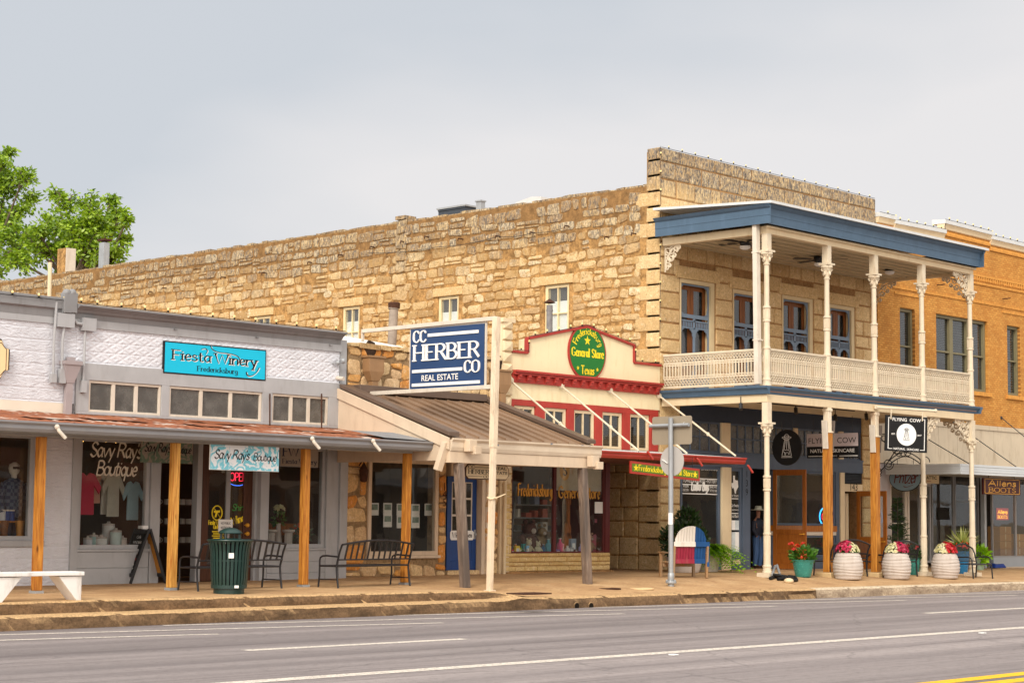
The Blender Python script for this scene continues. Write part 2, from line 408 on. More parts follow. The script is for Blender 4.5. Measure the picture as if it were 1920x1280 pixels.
# ------------------------------------------------------------------ stone walls as separate stones
def stones(mb, W, H, o, u, v, n, holes=(), ch=(.25,.42), cw=(.3,.8), g=.02, jit=.03, proud=.03, bulge=.02, corner=.05, skip=0., split=.15, m=0, rows=None, rnd=None, top=None):
    rd = rnd or random.Random(3); o, u, v, n = Vector(o), Vector(u), Vector(v), Vector(n)
    y = 0.; courses = []
    if rows: courses = list(zip(rows, rows[1:]))
    else:
        while y < H-.05:
            h = rd.uniform(*ch)
            if H-(y+h) < ch[0]*.6: h = H-y
            courses.append((y, y+h)); y += h
    def one(x0, x1, y0, y1):
        w, h = x1-x0, y1-y0
        if w < .06 or h < .05: return
        c = min(corner, w*.3, h*.3); J = lambda a: rd.uniform(-a, a); j = min(jit, w*.15, h*.15)
        ring = []
        for (cx, cy, sx, sy) in ((x0,y0,1,1),(x1,y0,-1,1),(x1,y1,-1,-1),(x0,y1,1,-1)):
            c1, c2 = c*rd.uniform(.3,1.5), c*rd.uniform(.3,1.5); jx, jy = J(j), J(j)
            a, b = (cx+jx, cy+sy*c1+jy), (cx+sx*c2+jx, cy+jy)
            ring += [a, b] if sx*sy > 0 else [b, a]
        mx, my = (x0+x1)/2, (y0+y1)/2
        ins = .012+min(w, h)*.05; p = proud*rd.uniform(.6,1.4); tilt = (J(.25), J(.25))
        r2 = [(lerp(a, mx, ins/(w/2)), lerp(b, my, ins/(h/2))) for a, b in ring]
        P = lambda q, d: o+u*q[0]+v*q[1]+n*d
        hh = [max(.004, p*(1+tilt[0]*(q[0]-mx)/w*2+tilt[1]*(q[1]-my)/h*2)) for q in r2]
        vs = [P(q, -.02) for q in ring]+[P(q, d) for q, d in zip(r2, hh)]+[P((mx+J(w*.15), my+J(h*.15)), p+bulge*rd.uniform(.2,1.3))]
        fs = []
        for i in range(8):
            k = (i+1) % 8; fs.append((i, k, 8+k, 8+i)); fs.append((8+i, 8+k, 16))
        mb.add(vs, fs, m)
    for y0, y1 in courses:
        iv = [(0., W)]
        for (a, b, c, d) in holes:
            ov = min(y1, d)-max(y0, c)
            if ov > .25*(y1-y0):
                iv2 = []
                for s0, s1 in iv:
                    if b <= s0 or a >= s1: iv2.append((s0, s1))
                    else:
                        if a > s0: iv2.append((s0, a))
                        if b < s1: iv2.append((b, s1))
                iv = iv2
        for s0, s1 in iv:
            x = s0
            while x < s1-.03:
                w = rd.uniform(*cw)
                if s1-(x+w) < cw[0]*.7: w = s1-x
                wy = .05*mnoise.noise(Vector((x*.9, y0*3, 1.3)))*(jit/.03) if not rows else 0
                if rd.random() >= skip:
                    if rd.random() < split and y1-y0 > ch[0]*1.15:
                        q = lerp(y0, y1, rd.uniform(.35,.65)); one(x+g, x+w-g, y0+g+wy, q-g+wy); one(x+g, x+w-g, q+g+wy, y1-g+wy)
                    else: one(x+g, x+w-g, y0+g+wy, y1-g+wy)
                x += w
    return mb
def pierced(mb, x0, x1, z0, z1, holes, ya, yb, m=0):
    """wall slab between ya and yb with rectangular openings (x0,x1,z0,z1)"""
    zs = sorted({z0, z1}|{min(max(h[k], z0), z1) for h in holes for k in (2,3)})
    for a, b in zip(zs, zs[1:]):
        if b-a < 1e-5: continue
        mid = (a+b)/2; x = x0
        for h in sorted([h for h in holes if h[2] < mid < h[3]]):
            if h[0] > x: mb.box(x, ya, a, h[0], yb, b, m)
            x = max(x, h[1])
        if x < x1: mb.box(x, ya, a, x1, yb, b, m)
    return mb
def RC(xa, ya, xb, yb, Y=F0):
    a, b = fy(xa, ya, Y), fy(xb, yb, Y); return a.x, b.x, b.z, a.z
def framed(parent, x0, x1, z0, z1, Y, fw, fd, nx, nz, fm, gm, name='window', bars=.03, back=.04, hole_pane=True):
    """frame (part) with its glass (sub-part); Y = outer face of the frame"""
    b = MB()
    b.box(x0, Y, z0, x0+fw, Y+fd, z1); b.box(x1-fw, Y, z0, x1, Y+fd, z1)
    b.box(x0+fw, Y, z0, x1-fw, Y+fd, z0+fw); b.box(x0+fw, Y, z1-fw, x1-fw, Y+fd, z1)
    for i in range(1, nx):
        x = lerp(x0+fw, x1-fw, i/nx); b.box(x-bars/2, Y+.008, z0+fw, x+bars/2, Y+fd-.008, z1-fw)
    for i in range(1, nz):
        z = lerp(z0+fw, z1-fw, i/nz); b.box(x0+fw, Y+.012, z-bars/2, x1-fw, Y+fd-.012, z+bars/2)
    f = b.build(name, fm, parent, bevel=.004, seg=1)
    g = MB(); g.box(x0+fw*.7, Y+back, z0+fw*.7, x1-fw*.7, Y+back+.006, z1-fw*.7); p = g.build('pane', gm, f)
    return f, p
def fframe(parent, x, y0, y1, z0, z1, fw, fd, ny, nz, fm, gm, name='window', bars=.03):
    """the same in a wall turned to -X; x = outer face"""
    b = MB()
    b.box(x, y0, z0, x+fd, y0+fw, z1); b.box(x, y1-fw, z0, x+fd, y1, z1)
    b.box(x, y0+fw, z0, x+fd, y1-fw, z0+fw); b.box(x, y0+fw, z1-fw, x+fd, y1-fw, z1)
    for i in range(1, ny):
        y = lerp(y0+fw, y1-fw, i/ny); b.box(x+.01, y-bars/2, z0+fw, x+fd-.01, y+bars/2, z1-fw)
    for i in range(1, nz):
        z = lerp(z0+fw, z1-fw, i/nz); b.box(x+.014, y0+fw, z-bars/2, x+fd-.014, y1-fw, z+bars/2)
    f = b.build(name, fm, parent, bevel=.004, seg=1)
    g = MB(); g.box(x+.04, y0+fw*.7, z0+fw*.7, x+.046, y1-fw*.7, z1-fw*.7); g.build('pane', gm, f); return f

# ------------------------------------------------------------------ particular materials
def stone_mat(name, stops, mortar, smear=.5, st0=None, st1=None, bump=.5, streak=1.0, nscale=7, pit=.75, k=1):
    t = NT(name); geo = t.n('NewGeometry'); rnd = geo.outputs['Random Per Island']
    c = t.ramp(rnd, stops)
    n1 = t.noise(t.coords(), nscale, 7, .65)
    c = t.mix(t.ramp(n1, [(.3, .35), (.7, 0)]), c, mortar)
    c = t.mix(t.ramp(t.noise(t.coords(), 22, 5, .7), [(.35, .45), (.6, 0)]), c, mul(mortar, .6))
    c = t.mix(t.ramp(t.noise(t.coords((1,1,1.6)), 3.4, 8, .72), [(.535, 0), (.575, smear)]), c, t.ramp(t.noise(t.coords(), 6, 6, .7), [(.3, mul(mortar, .72)), (.7, mul(mortar, 1.2))]))
    if st0 is not None:
        z = t.n('SeparateXYZ', Vector=t.tc.outputs['Object']).outputs['Z']
        hgt = t.n('MapRange', Value=z, From_Min=st0, From_Max=st1).outputs[0]
        sn = t.noise(t.coords((7,7,.9)), 1.0, 7, .7); rr = t.math('MULTIPLY', rnd, .35)
        f = t.math('ADD', t.math('MULTIPLY', hgt, 1.15), t.math('SUBTRACT', t.math('ADD', sn, rr), 1.15))
        f = t.math('MULTIPLY', t.ramp(f, [(.0, 0), (.34, .9*streak)]), t.ramp(t.noise(t.coords((4,4,1.5)), 5, 6, .75), [(.42, .15), (.58, 1)]))
        c = t.mix(f, c, t.ramp(t.noise(t.coords((10,10,2.5)), 1.6, 5, .7), [(.35, S(70,66,66)), (.65, S(136,126,116))]))
    c = t.mix(t.ramp(t.noise(t.coords(), 13, 8, .8), [(.36, pit), (.46, 0)]), c, mul(mortar, .28))
    if k != 1: c = t.mix(1.0, c, (k, k, k, 1), 'MULTIPLY')
    c = t.mix(t.ramp(t.noise(t.coords(), 9, 6, .7), [(.56, 0), (.7, .5)]), c, S(250,234,204))
    h = t.math('ADD', n1, t.math('MULTIPLY', t.noise(t.coords(), 38, 4, .7), .5))
    t.bump(h, bump, .03)
    return t.fin(c, .88, .2)
def mortar_mat(name, c, var=.25, st0=None, st1=None):
    t = NT(name); n1 = t.noise(t.coords(), 5, 7, .65)
    k = t.ramp(n1, [(.34, mul(c, 1-var)), (.64, mul(c, 1+var))])
    k = t.mix(t.ramp(t.noise(t.coords(), 16, 7, .75), [(.38, .6), (.5, 0)]), k, mul(c, .35))
    if st0 is not None:
        z = t.n('SeparateXYZ', Vector=t.tc.outputs['Object']).outputs['Z']
        hgt = t.n('MapRange', Value=z, From_Min=st0, From_Max=st1).outputs[0]
        f = t.ramp(t.math('ADD', hgt, t.math('SUBTRACT', t.noise(t.coords((7,7,.9)), 1, 6, .7), 1.0)), [(0, 0), (.45, .6)])
        k = t.mix(f, k, S(112,84,56))
    t.bump(t.noise(t.coords(), 24, 6, .7), .6, .03); return t.fin(k, .95, .15)
m_rub_m = mortar_mat('rubble mortar', S(170,132,84), .5, 8.0, 10.6)
m_rubble = stone_mat('weathered limestone rubble', [(0,S(178,146,104)),(.15,S(214,180,128)),(.35,S(242,218,172)),(.55,S(232,202,152)),(.7,S(196,166,128)),(.82,S(222,190,142)),(1,S(248,232,196))], S(186,148,94), .85, 8.0, 11.2, .9, 1.05, 7, .75, .93)
m_ashlar = stone_mat('dressed limestone', [(0,S(204,174,126)),(.3,S(224,196,146)),(.6,S(232,206,158)),(.85,S(214,184,136)),(1,S(238,216,172))], S(184,142,90), .2, 9.7, 11.9, .5, 1.35, 5, .5)
m_ash_m = mortar_mat('ashlar mortar', S(164,126,84), .2, 10.3, 12.2)
m_flag = stone_mat('orange flagstone', [(0,S(226,140,52)),(.16,S(228,166,90)),(.36,S(230,198,146)),(.6,S(238,212,166)),(.8,S(214,182,140)),(.92,S(226,146,56)),(1,S(242,222,184))], S(164,122,80), .12, None, None, .4, 1, 7, .25)
m_flag_m = mortar_mat('flagstone mortar', S(150,124,92), .2)
m_kick = stone_mat('sawn cream stone', [(0,S(212,182,124)),(.5,S(222,196,140)),(1,S(232,208,156))], S(200,160,92), .3, None, None, .12, 1, 7, .2)
def brick_mat(name, a, b, mort, bw=.21, bh=.075, side=False):
    t = NT(name)
    co = t.coords((1,1,1), (R(90),0,0)) if not side else t.coords((1,1,1), (R(90),0,R(90)))
    br = t.n('TexBrick', Vector=co, Color1=a, Color2=b, Mortar=mort, Scale=1.0)
    br.inputs['Brick Width'].default_value = bw; br.inputs['Row Height'].default_value = bh
    br.inputs['Mortar Size'].default_value = .006; br.inputs['Mortar Smooth'].default_value = .2; br.inputs['Bias'].default_value = .1
    n1 = t.noise(t.coords(), 1.1, 6, .6); n2 = t.noise(t.coords((9,9,26)), 1, 4, .6)
    c = t.mix(t.ramp(n2, [(.35, .5), (.6, 0)]), br.outputs['Color'], mul(a, .62))
    c = t.mix(t.ramp(n1, [(.45, 0), (.75, .4)]), c, mul(mort, .8))
    t.bump(t.math('SUBTRACT', 1, br.outputs['Fac']), .5, .008); return t.fin(c, .85, .2)
m_brick = brick_mat('tan face brick', S(196,132,62), S(218,160,82), S(150,102,56))
m_brick_soldier = paint('tan brick edge', S(206,146,72), .2, 9, .85, .2, .3, 30)

t = NT('asphalt'); c0 = t.coords()
strk = t.noise(t.coords((.02,.75,1)), 1.6, 4, .55)
wide = t.noise(t.coords((.008,.33,1), loc=(3,1,0)), 1.3, 3, .5)
gr = t.noise(c0, 85, 3, .7); pt = t.noise(c0, .6, 5, .6)
ac = t.ramp(t.math('ADD', t.math('MULTIPLY', strk, .55), t.math('MULTIPLY', wide, .45)), [(.36, S(112,104,104)), (.5, S(139,130,129)), (.62, S(160,150,148))])
ac = t.mix(t.ramp(gr, [(.34, .38), (.52, 0)]), ac, S(62,58,58)); ac = t.mix(t.ramp(gr, [(.58, 0), (.74, .4)]), ac, S(176,168,162))
ac = t.mix(t.ramp(t.noise(c0, 9, 6, .75), [(.36, .4), (.5, 0)]), ac, S(96,88,86)); ac = t.mix(t.ramp(t.noise(t.coords((.05,2.2,1), loc=(7,0,0)), 2.4, 5, .6), [(.55, 0), (.66, .45)]), ac, S(98,88,88))
ac = t.mix(t.ramp(pt, [(.55, 0), (.8, .3)]), ac, S(100,94,92))
vz = t.n('TexVoronoi', {'feature': 'DISTANCE_TO_EDGE'}, Vector=t.mix(.12, t.coords((.22,.5,1)), t.n('TexNoise', Vector=c0, Scale=1.5).outputs['Color']), Scale=.8).outputs['Distance']
ac = t.mix(t.ramp(vz, [(.0, .35), (.006, 0)]), ac, S(70,66,66))
t.bump(gr, .5, .01); m_asphalt = t.fin(ac, .82, .3)

t = NT('sidewalk concrete'); c0 = t.coords()
n1 = t.noise(c0, .9, 7, .65); n2 = t.noise(c0, 14, 6, .7); n3 = t.noise(t.coords((.25,1.2,1)), .9, 5, .6)
cc = t.ramp(n1, [(.3, S(168,132,94)), (.52, S(192,156,114)), (.72, S(208,176,134))])
cc = t.mix(t.ramp(n2, [(.38, .4), (.55, 0)]), cc, S(146,110,76)); cc = t.mix(t.ramp(n3, [(.5, 0), (.7, .45)]), cc, S(150,112,80))
sx = t.n('SeparateXYZ', Vector=t.tc.outputs['Object'])
jx = t.math('ABSOLUTE', t.math('SUBTRACT', t.math('FRACT', t.math('DIVIDE', sx.outputs['X'], 2.4)), .5)); jl = t.ramp(jx, [(.0, 1), (.007, 0)])
jy = t.math('ABSOLUTE', t.math('SUBTRACT', sx.outputs['Y'], 30.9)); jl2 = t.ramp(jy, [(0, 1), (.012, 0)])
cc = t.mix(t.math('MULTIPLY', t.math('MAXIMUM', jl, jl2), .6), cc, S(110,80,54))
sp_ = t.n('TexVoronoi', Vector=c0, Scale=2.6).outputs['Distance']; cc = t.mix(t.ramp(sp_, [(.03, .6), (.06, 0)]), cc, S(70,52,40)); cc = t.mix(t.ramp(t.noise(c0, 2.2, 7, .75), [(.57, 0), (.68, .55)]), cc, S(118,86,58))
t.bump(t.math('ADD', n2, n1), .3, .01); m_walk = t.fin(cc, .85, .25)

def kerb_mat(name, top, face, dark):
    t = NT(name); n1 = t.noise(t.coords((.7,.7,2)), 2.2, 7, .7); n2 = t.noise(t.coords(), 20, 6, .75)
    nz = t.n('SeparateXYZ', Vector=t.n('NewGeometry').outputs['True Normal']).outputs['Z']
    c = t.mix(t.ramp(nz, [(.25, 0), (.7, 1)]), t.ramp(n1, [(.3, dark), (.62, face)]), top)  # upward faces painted lighter as if lit from above; upright faces grimier
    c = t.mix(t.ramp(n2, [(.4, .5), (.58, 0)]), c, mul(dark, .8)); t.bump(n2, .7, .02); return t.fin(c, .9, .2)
m_kerb = kerb_mat('grimy top-lit concrete kerb', S(206,170,124), S(136,108,80), S(76,60,44))
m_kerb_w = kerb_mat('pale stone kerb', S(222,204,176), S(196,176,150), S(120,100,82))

t = NT('rusty roofing'); n1 = t.noise(t.coords((.45,3.2,1)), 1.6, 7, .7); n2 = t.noise(t.coords((1.5,1.5,1)), 1.2, 4)
rc = t.ramp(n1, [(.3, S(84,50,36)), (.46, S(138,78,48)), (.58, S(160,98,64)), (.7, S(100,60,44))])
rc = t.mix(t.ramp(n2, [(.56, 0), (.66, .85)]), rc, S(208,196,184)); t.bump(n1, .5, .02); m_rust = t.fin(rc, .75, .3)

def tin_mat(name, col, kind):
    t = NT(name); sp = t.n('SeparateXYZ', Vector=t.tc.outputs['Object']); x, z = sp.outputs['X'], sp.outputs['Z']
    if kind == 'diamond':
        fx_ = t.math('ABSOLUTE', t.math('SUBTRACT', t.math('FRACT', t.math('DIVIDE', x, .36)), .5))
        zc = t.math('FRACT', t.math('DIVIDE', z, .22)); fz_ = t.math('ABSOLUTE', t.math('SUBTRACT', zc, .5))
        d = t.math('ADD', fx_, fz_); h = t.n('Math', {'operation': 'PINGPONG'}, i0=d, i1=.25).outputs[0]
        h = t.math('MULTIPLY', h, 4); h = t.math('ADD', h, t.math('MULTIPLY', t.ramp(zc, [(0, 0), (.12, 1), (.88, 1), (1, 0)]), .8))
        h = t.math('ADD', h, t.math('MULTIPLY', t.noise(t.coords(), 9, 4), .6))
    else:
        zc = t.math('FRACT', t.math('DIVIDE', z, .25))
        n = t.noise(t.coords((1.6,1.6,4.5)), 3.2, 4, .6, 1.2); h = t.math('ADD', t.math('MULTIPLY', n, 4.5), t.math('MULTIPLY', t.ramp(zc, [(0, 0), (.1, 1), (.9, 1), (1, 0)]), 1.0))
    n1 = t.noise(t.coords((1,1,.5)), 1.4, 6, .65)
    c = t.ramp(n1, [(.3, mul(col, .88)), (.7, mul(col, 1.08))])
    t.bump(h, .5, .025); return t.fin(c, .5, .4)
m_tin_d = tin_mat('embossed tin diamonds', S(214,216,224), 'diamond')
m_tin_r = tin_mat('embossed tin rock face', S(212,214,222), 'rock')

m_gray = paint('storefront grey paint', S(166,167,170), .08, 1.5, .5, .35, .1, 30, .35, S(128,126,124))
m_gray_d = paint('cornice grey paint', S(132,132,134), .1, 1.4, .5, .35, .1, 30, .4, S(100,98,96))
m_gutter = paint('grey gutter', S(132,131,134), .1, 2, .4, .45, .04, 20, .4, S(150,146,142), (.6,1,1))
m_white = paint('aged white paint', S(208,198,184), .08, 3, .55, .35, .1, 40, .35, S(168,150,124))
m_cream = paint('cream paint', S(218,198,164), .06, 1.6, .6, .3, .08, 40, .35, S(190,156,108))
m_colm = paint('cast iron cream paint', S(214,200,176), .07, 5, .5, .35, .1, 40, .4, S(186,150,112))
m_beige = paint('beige trim paint', S(208,188,164), .07, 2, .55, .3, .1, 40, .3, S(160,134,110))
m_red = paint('red trim paint', S(166,56,48), .12, 3, .5, .35, .1, 40, .3, S(130,44,34))
m_redaw = paint('red metal fascia', S(170,54,42), .12, 2, .4, .45, .05, 30, .4, S(120,46,38))
m_blue = paint('slate blue paint', S(72,95,117), .08, 2, .5, .35, .08, 40, .25, S(96,120,148))
m_navy = paint('dark slate storefront paint', S(80,92,110), .08, 2, .45, .4, .06, 40, .25, S(60,68,82))
m_navyd = paint('deep slate paint', S(48,58,76), .1, 2, .5, .35, .06, 40)
m_door_b = paint('royal blue door paint', S(22,62,124), .08, 3, .35, .5, .04, 40)
m_brownm = paint('brown standing seam metal', S(138,112,90), .05, 1.5, .4, .4, .03, 20, .2, S(150,130,114))
m_brownd = paint('dark brown flashing', S(98,80,68), .1, 1.5, .4, .45, .03, 20)
m_galv = paint('galvanised metal', S(160,164,168), .12, 3, .4, .5, .04, 30, .4, S(120,118,116), metal=.3)
m_galvl = paint('pale metal', S(206,208,208), .06, 2, .45, .45, .03, 30, .2, S(170,166,160))
m_black = paint('black powder coat', S(26,26,30), .15, 6, .42, .5, .04, 60)
m_blackm = paint('matte black', S(18,18,20), .1, 4, .6, .3, .03, 40)
m_iron = paint('rusted iron', S(70,44,32), .3, 8, .8, .2, .3, 40)
m_green = paint('dark green powder coat', S(18,50,46), .12, 5, .35, .55, .04, 60)
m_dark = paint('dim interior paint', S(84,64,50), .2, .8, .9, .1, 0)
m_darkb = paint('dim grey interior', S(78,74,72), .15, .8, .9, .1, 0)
m_floor_in = paint('interior floor boards', S(96,70,46), .2, 3, .6, .3, 0)
m_olive = paint('olive window trim', S(120,112,84), .08, 2, .5, .35, .05, 40)
m_silver = paint('anodised aluminium', S(150,150,152), .08, 2, .35, .5, .02, 30)
m_paper = paint('white paper', S(232,232,230), .03, 2, .7, .2, 0)
m_lw = paint('white lettering', S(236,234,230), .03, 5, .5, .3, 0)
m_lk = paint('black lettering', S(22,20,22), .1, 5, .5, .3, 0)
m_ly = paint('yellow lettering', S(244,214,40), .04, 5, .5, .3, 0)
m_lgold = paint('gold lettering', S(206,146,40), .1, 5, .4, .4, 0)
m_cork = paint('cork board', S(190,132,64), .12, 20, .8, .1, .1, 90)
m_card = paint('cardboard', S(176,134,88), .08, 4, .8, .1, .05, 60)
m_pine = wood('yellow pine', S(160,92,28), S(236,184,96), (11,11,.8))
m_pine2 = wood('orange pine', S(138,72,20), S(222,156,66), (11,11,.8))
m_grayw = wood('weathered grey timber', S(112,90,76), S(168,150,134), grey=S(92,82,76), gfac=.5)
m_bench_w = wood('raw bench wood', S(150,104,62), S(196,156,108), grey=S(150,126,100), gfac=.5)
m_door_w = wood('varnished door', S(132,72,24), S(178,108,46), knots=False, rough=.35)
m_door_m = wood('brown balcony door', S(104,58,22), S(148,90,42), knots=False, rough=.45)
m_door_o = wood('orange varnished door', S(150,84,28), S(196,124,50), knots=False, rough=.4)
m_door_d = wood('dark brown door', S(66,40,28), S(98,60,40), knots=False, rough=.4)
m_glass = glass_mat('shop window glass', (.93,.95,.95,1))
m_glass_d = glass_mat('dark window glass', (.55,.58,.6,1), .02, 1.55)
m_glass_f = glass_mat('dusty transom glass', (.3,.3,.3,1), .25, 1.5, .35)
m_clay = paint('white ribbed clay', S(190,180,172), .08, 3, .7, .25, .1, 40, .5, S(150,134,120))
m_teal = paint('teal glazed pot', S(52,128,118), .15, 6, .25, .55, .05, 30)
m_tealb = paint('blue glazed pot', S(24,104,150), .15, 5, .2, .6, .03, 30)
m_soil = paint('potting soil', S(50,36,26), .3, 12, .95, .1, .3, 40)
def leafm(name, a, b, rough=.55, sc=3.0):
    t = NT(name); rnd = t.n('NewGeometry').outputs['Random Per Island']
    c = t.ramp(rnd, [(0, a), (1, b)]); c = t.mix(t.ramp(t.noise(t.coords(), sc, 4), [(.35, .4), (.65, 0)]), c, mul(a, .7))
    t.N.remove(t.bsdf); d = t.n('BsdfDiffuse', Color=c); tl = t.n('BsdfTranslucent', Color=mul((1,1,1), 1)); t.set(tl, 'Color', t.mix(1.0, c, (1.0,1.1,.5,1), 'MULTIPLY'))
    g = t.n('BsdfGlossy', Color=(1,1,1,1), Roughness=.45); mx = t.n('MixShader', i0=.3, i1=d, i2=tl); mx2 = t.n('MixShader', i0=.04, i1=mx, i2=g)
    t.L.new(mx2.outputs[0], t.out.inputs['Surface']); return t.mat
m_leaf = leafm('pecan leaves', S(96,132,16), S(164,192,42), sc=.35)
m_leaf_d = leafm('dark shrub leaves', S(30,56,22), S(58,92,34))
m_leaf_g = leafm('green flower leaves', S(44,96,24), S(92,140,40))
m_leaf_l = leafm('lime leaves', S(112,170,10), S(170,214,30))
m_leaf_s = leafm('striped spiky leaves', S(120,140,60), S(206,204,130))
m_pet_r = leafm('red petals', S(190,16,30), S(226,40,50)); m_pet_p = leafm('magenta petals', S(176,20,66), S(226,60,110)); m_pet_w = leafm('cream petals', S(232,222,170), S(246,242,214)); m_pet_o = leafm('scarlet petals', S(206,40,20), S(236,84,40))
m_bark = paint('bark', S(104,92,80), .25, 6, .9, .1, .6, 18)
m_bulb = paint('warm bulb glass', S(236,214,150), .05, 3, .3, .5, 0)
# ================================================================== SETTING
t = NT('far ground'); t.bump(t.noise(t.coords(), 3, 5), .2); m_ground = t.fin(t.ramp(t.noise(t.coords(), .3, 5), [(.3, S(120,108,92)), (.7, S(150,136,116))]), .95, .1)
b = MB(); b.add([(-900,-900,-.62),(1500,-900,-.62),(1500,1500,-.62),(-900,1500,-.62)], [(0,1,2,3)])
tag(b.build('ground', m_ground), kind='structure')
b = MB(); b.add([(-150,-6,ROADZ),(320,-6,ROADZ),(320,27.6,ROADZ),(-150,27.6,ROADZ)], [(0,1,2,3)])
tag(b.build('road', m_asphalt), kind='structure')
t = NT('worn road paint'); n1 = t.noise(t.coords((1,1,1)), 26, 5, .7)
m_line = t.fin(t.mix(t.ramp(n1, [(.4, .8), (.54, 0)]), S(218,208,196), S(140,132,126)), .75, .25)
t = NT('yellow road paint'); n1 = t.noise(t.coords((1,1,1)), 26, 5, .7)
m_yline = t.fin(t.mix(t.ramp(n1, [(.34, .7), (.48, 0)]), S(240,184,32), S(130,110,70)), .75, .25)
def stripe(name, x0, y0, x1, y1, w, mat=m_line):
    d = Vector((x1-x0, y1-y0, 0)); n = Vector((-d.y, d.x, 0)).normalized()*w/2; q = MB(); N = 24
    vs = []
    for i in range(N+1):
        p = Vector((x0, y0, ROADZ+.004))+d*i/N; j = .006*mnoise.noise(Vector((p.x*3, p.y, 0))); vs += [p-n*(1+j/w*4), p+n*(1+j/w*4)]
    q.add(vs, [(2*i, 2*i+2, 2*i+3, 2*i+1) for i in range(N)])
    return tag(q.build(name, mat), kind='structure')
stripe('lane_line', -60, 17.55, 220, 17.55, .3)
for k in range(-1, 6): stripe('dashed_lane_line', 16.95+k*9.35*2, 21.62, 21.4+k*9.35*2, 21.55, .26)
for ex, ey in ((13.3,24.7),(18.92,24.85),(24.3,25.05),(29.78,25.27),(35.44,25.46),(41.1,25.5),(46.9,25.55),(52.7,25.6),(58.5,25.65)):
    stripe('parking_bay_line', ex-10.2, ey+2.05, ex, ey, .17)
ya, yc_ = fz(1900,1264,ROADZ).y, fz(1900,1275.5,ROADZ).y
for yy in (ya, yc_): stripe('centre_line', -60, yy, 220, yy, abs(ya-yc_)*.58, m_yline)
for px_, py_ in ((1263,1228),(1842,1187)):
    p = fz(px_, py_, ROADZ); q = MB(); q.prism([(-.06,-.05),(.06,-.05),(.06,.05),(-.06,.05)], (p.x,p.y,ROADZ+.004), UX, UY, (0,0,.016))
    tag(q.build('lane_reflector', m_paper, bevel=.004), kind='structure')
# sidewalk
b = MB(); xs = [-30+i*.5 for i in range(0, 221)]; vs = []; fs = []; NR = 12
for X in xs:
    zw, zp, ye, ze = interp(SW, X); y1 = ye+.22
    for j in range(NR+1):
        Y = lerp(36.5, y1, j/NR) if j else 36.5
        vs.append((X, Y, gz(X, Y)+.006*mnoise.noise(Vector((X*.5, Y*.5, 0)))))
for i in range(len(xs)-1):
    for j in range(NR): a = i*(NR+1)+j; fs.append((a, a+1, a+NR+2, a+NR+1))
b.add(vs, fs); o = b.build('sidewalk', m_walk, smooth=40); tag(o, kind='structure')
def kerb_prof(X):
    zw, zp, ye, ze = interp(SW, X); s = min(1, max(0, (X-28.5)/.9))
    zt = -.29+.004*mnoise.noise(Vector((X*2, 5, 0)))
    Lp = [(ye+.24, gz(X, ye+.24)), (ye+.03, ze+.002), (ye, ze-.025), (ye-.012, lerp(ze, zt, .6)), (ye-.015, zt), (27.56, zt-.004), (27.5, zt-.03), (27.48, zt-.12), (27.47, ROADZ-.03)]
    g = lambda Y: gz(X, Y)
    Rp = [(27.74, g(27.74)), (27.7, g(27.7)), (27.66, g(27.66)), (27.62, g(27.62)), (27.58, g(27.58)), (27.54, g(27.54)), (27.5, g(27.5)-.025), (27.485, -.4), (27.47, ROADZ-.03)]
    P = [(lerp(a[0], c[0], s), lerp(a[1], c[1], s)) for a, c in zip(Lp, Rp)]
    return P
def kerb(name, xa, xb, mat, block, rough, brk=None):
    q = MB(); n = int((xb-xa)/.09); vs = []; fs = []; K = 9; rd = random.Random(5)
    joints = []; x = xa
    while x < xb: x += rd.uniform(*block); joints.append(x)
    for i in range(n+1):
        X = lerp(xa, xb, i/n); P = kerb_prof(X); nj = min((abs(X-j) for j in joints), default=9)
        for k, (y, z) in enumerate(P):
            a = rough*1.5*(mnoise.noise(Vector((X*2.3, k*.9, 0)))+.9*mnoise.noise(Vector((X*7, k*1.7, 3))))
            if k == 0: a = 0
            ny, nzz = y+a*(1 if k in (2,3,6,7) else .4), z+(a*.5 if k in (1,2,5,6) else 0)
            if nj < .04 and k in (2,3,6,7): ny += .045; nzz -= .015
            if brk and brk[0] < X < brk[1] and k == 7:
                c = mnoise.noise(Vector((X*.9, 9, 0)))+.4*mnoise.noise(Vector((X*4, 9, 0)))
                if c > .0: ny += .05+.05*abs(mnoise.noise(Vector((X*9,2,0))))
            vs.append((X, ny, nzz if k < 8 else z))
    for i in range(n):
        for k in range(K-1): a = i*K+k; fs.append((a, a+1, a+K+1, a+K))
    q.add(vs, fs); return tag(q.build(name, mat, smooth=50), kind='structure')
XK = fy(1530, 1110, 27.5).x
kerb('kerb', -30, XK, m_kerb, (1.6, 3.4), .014, (34.6, 40.1))
kerb('stone_kerb', XK+.01, 80, m_kerb_w, (.9, 1.9), .012)
dm = paint('painted drain hole shade', S(30,26,22), .2, 5, .95, .1, 0)
q = MB()
for px_ in (1081, 1108):
    p = fy(px_, 1136, 27.47)
    q.tube([p+Vector((.085*math.cos(a), -.004, .085*math.sin(a)+.0)) for a in [k*math.pi/8 for k in range(16)]], .014, 6, 0, closed=True)
    q.ell((p.x, p.y-.012, p.z), UX, UZ, .085, .085, (0,.01,0), 20, 1)  # dark disc painted in place of the shade inside the hole
tag(q.build('storm_drain_outlet', [m_kerb, dm]), kind='structure')
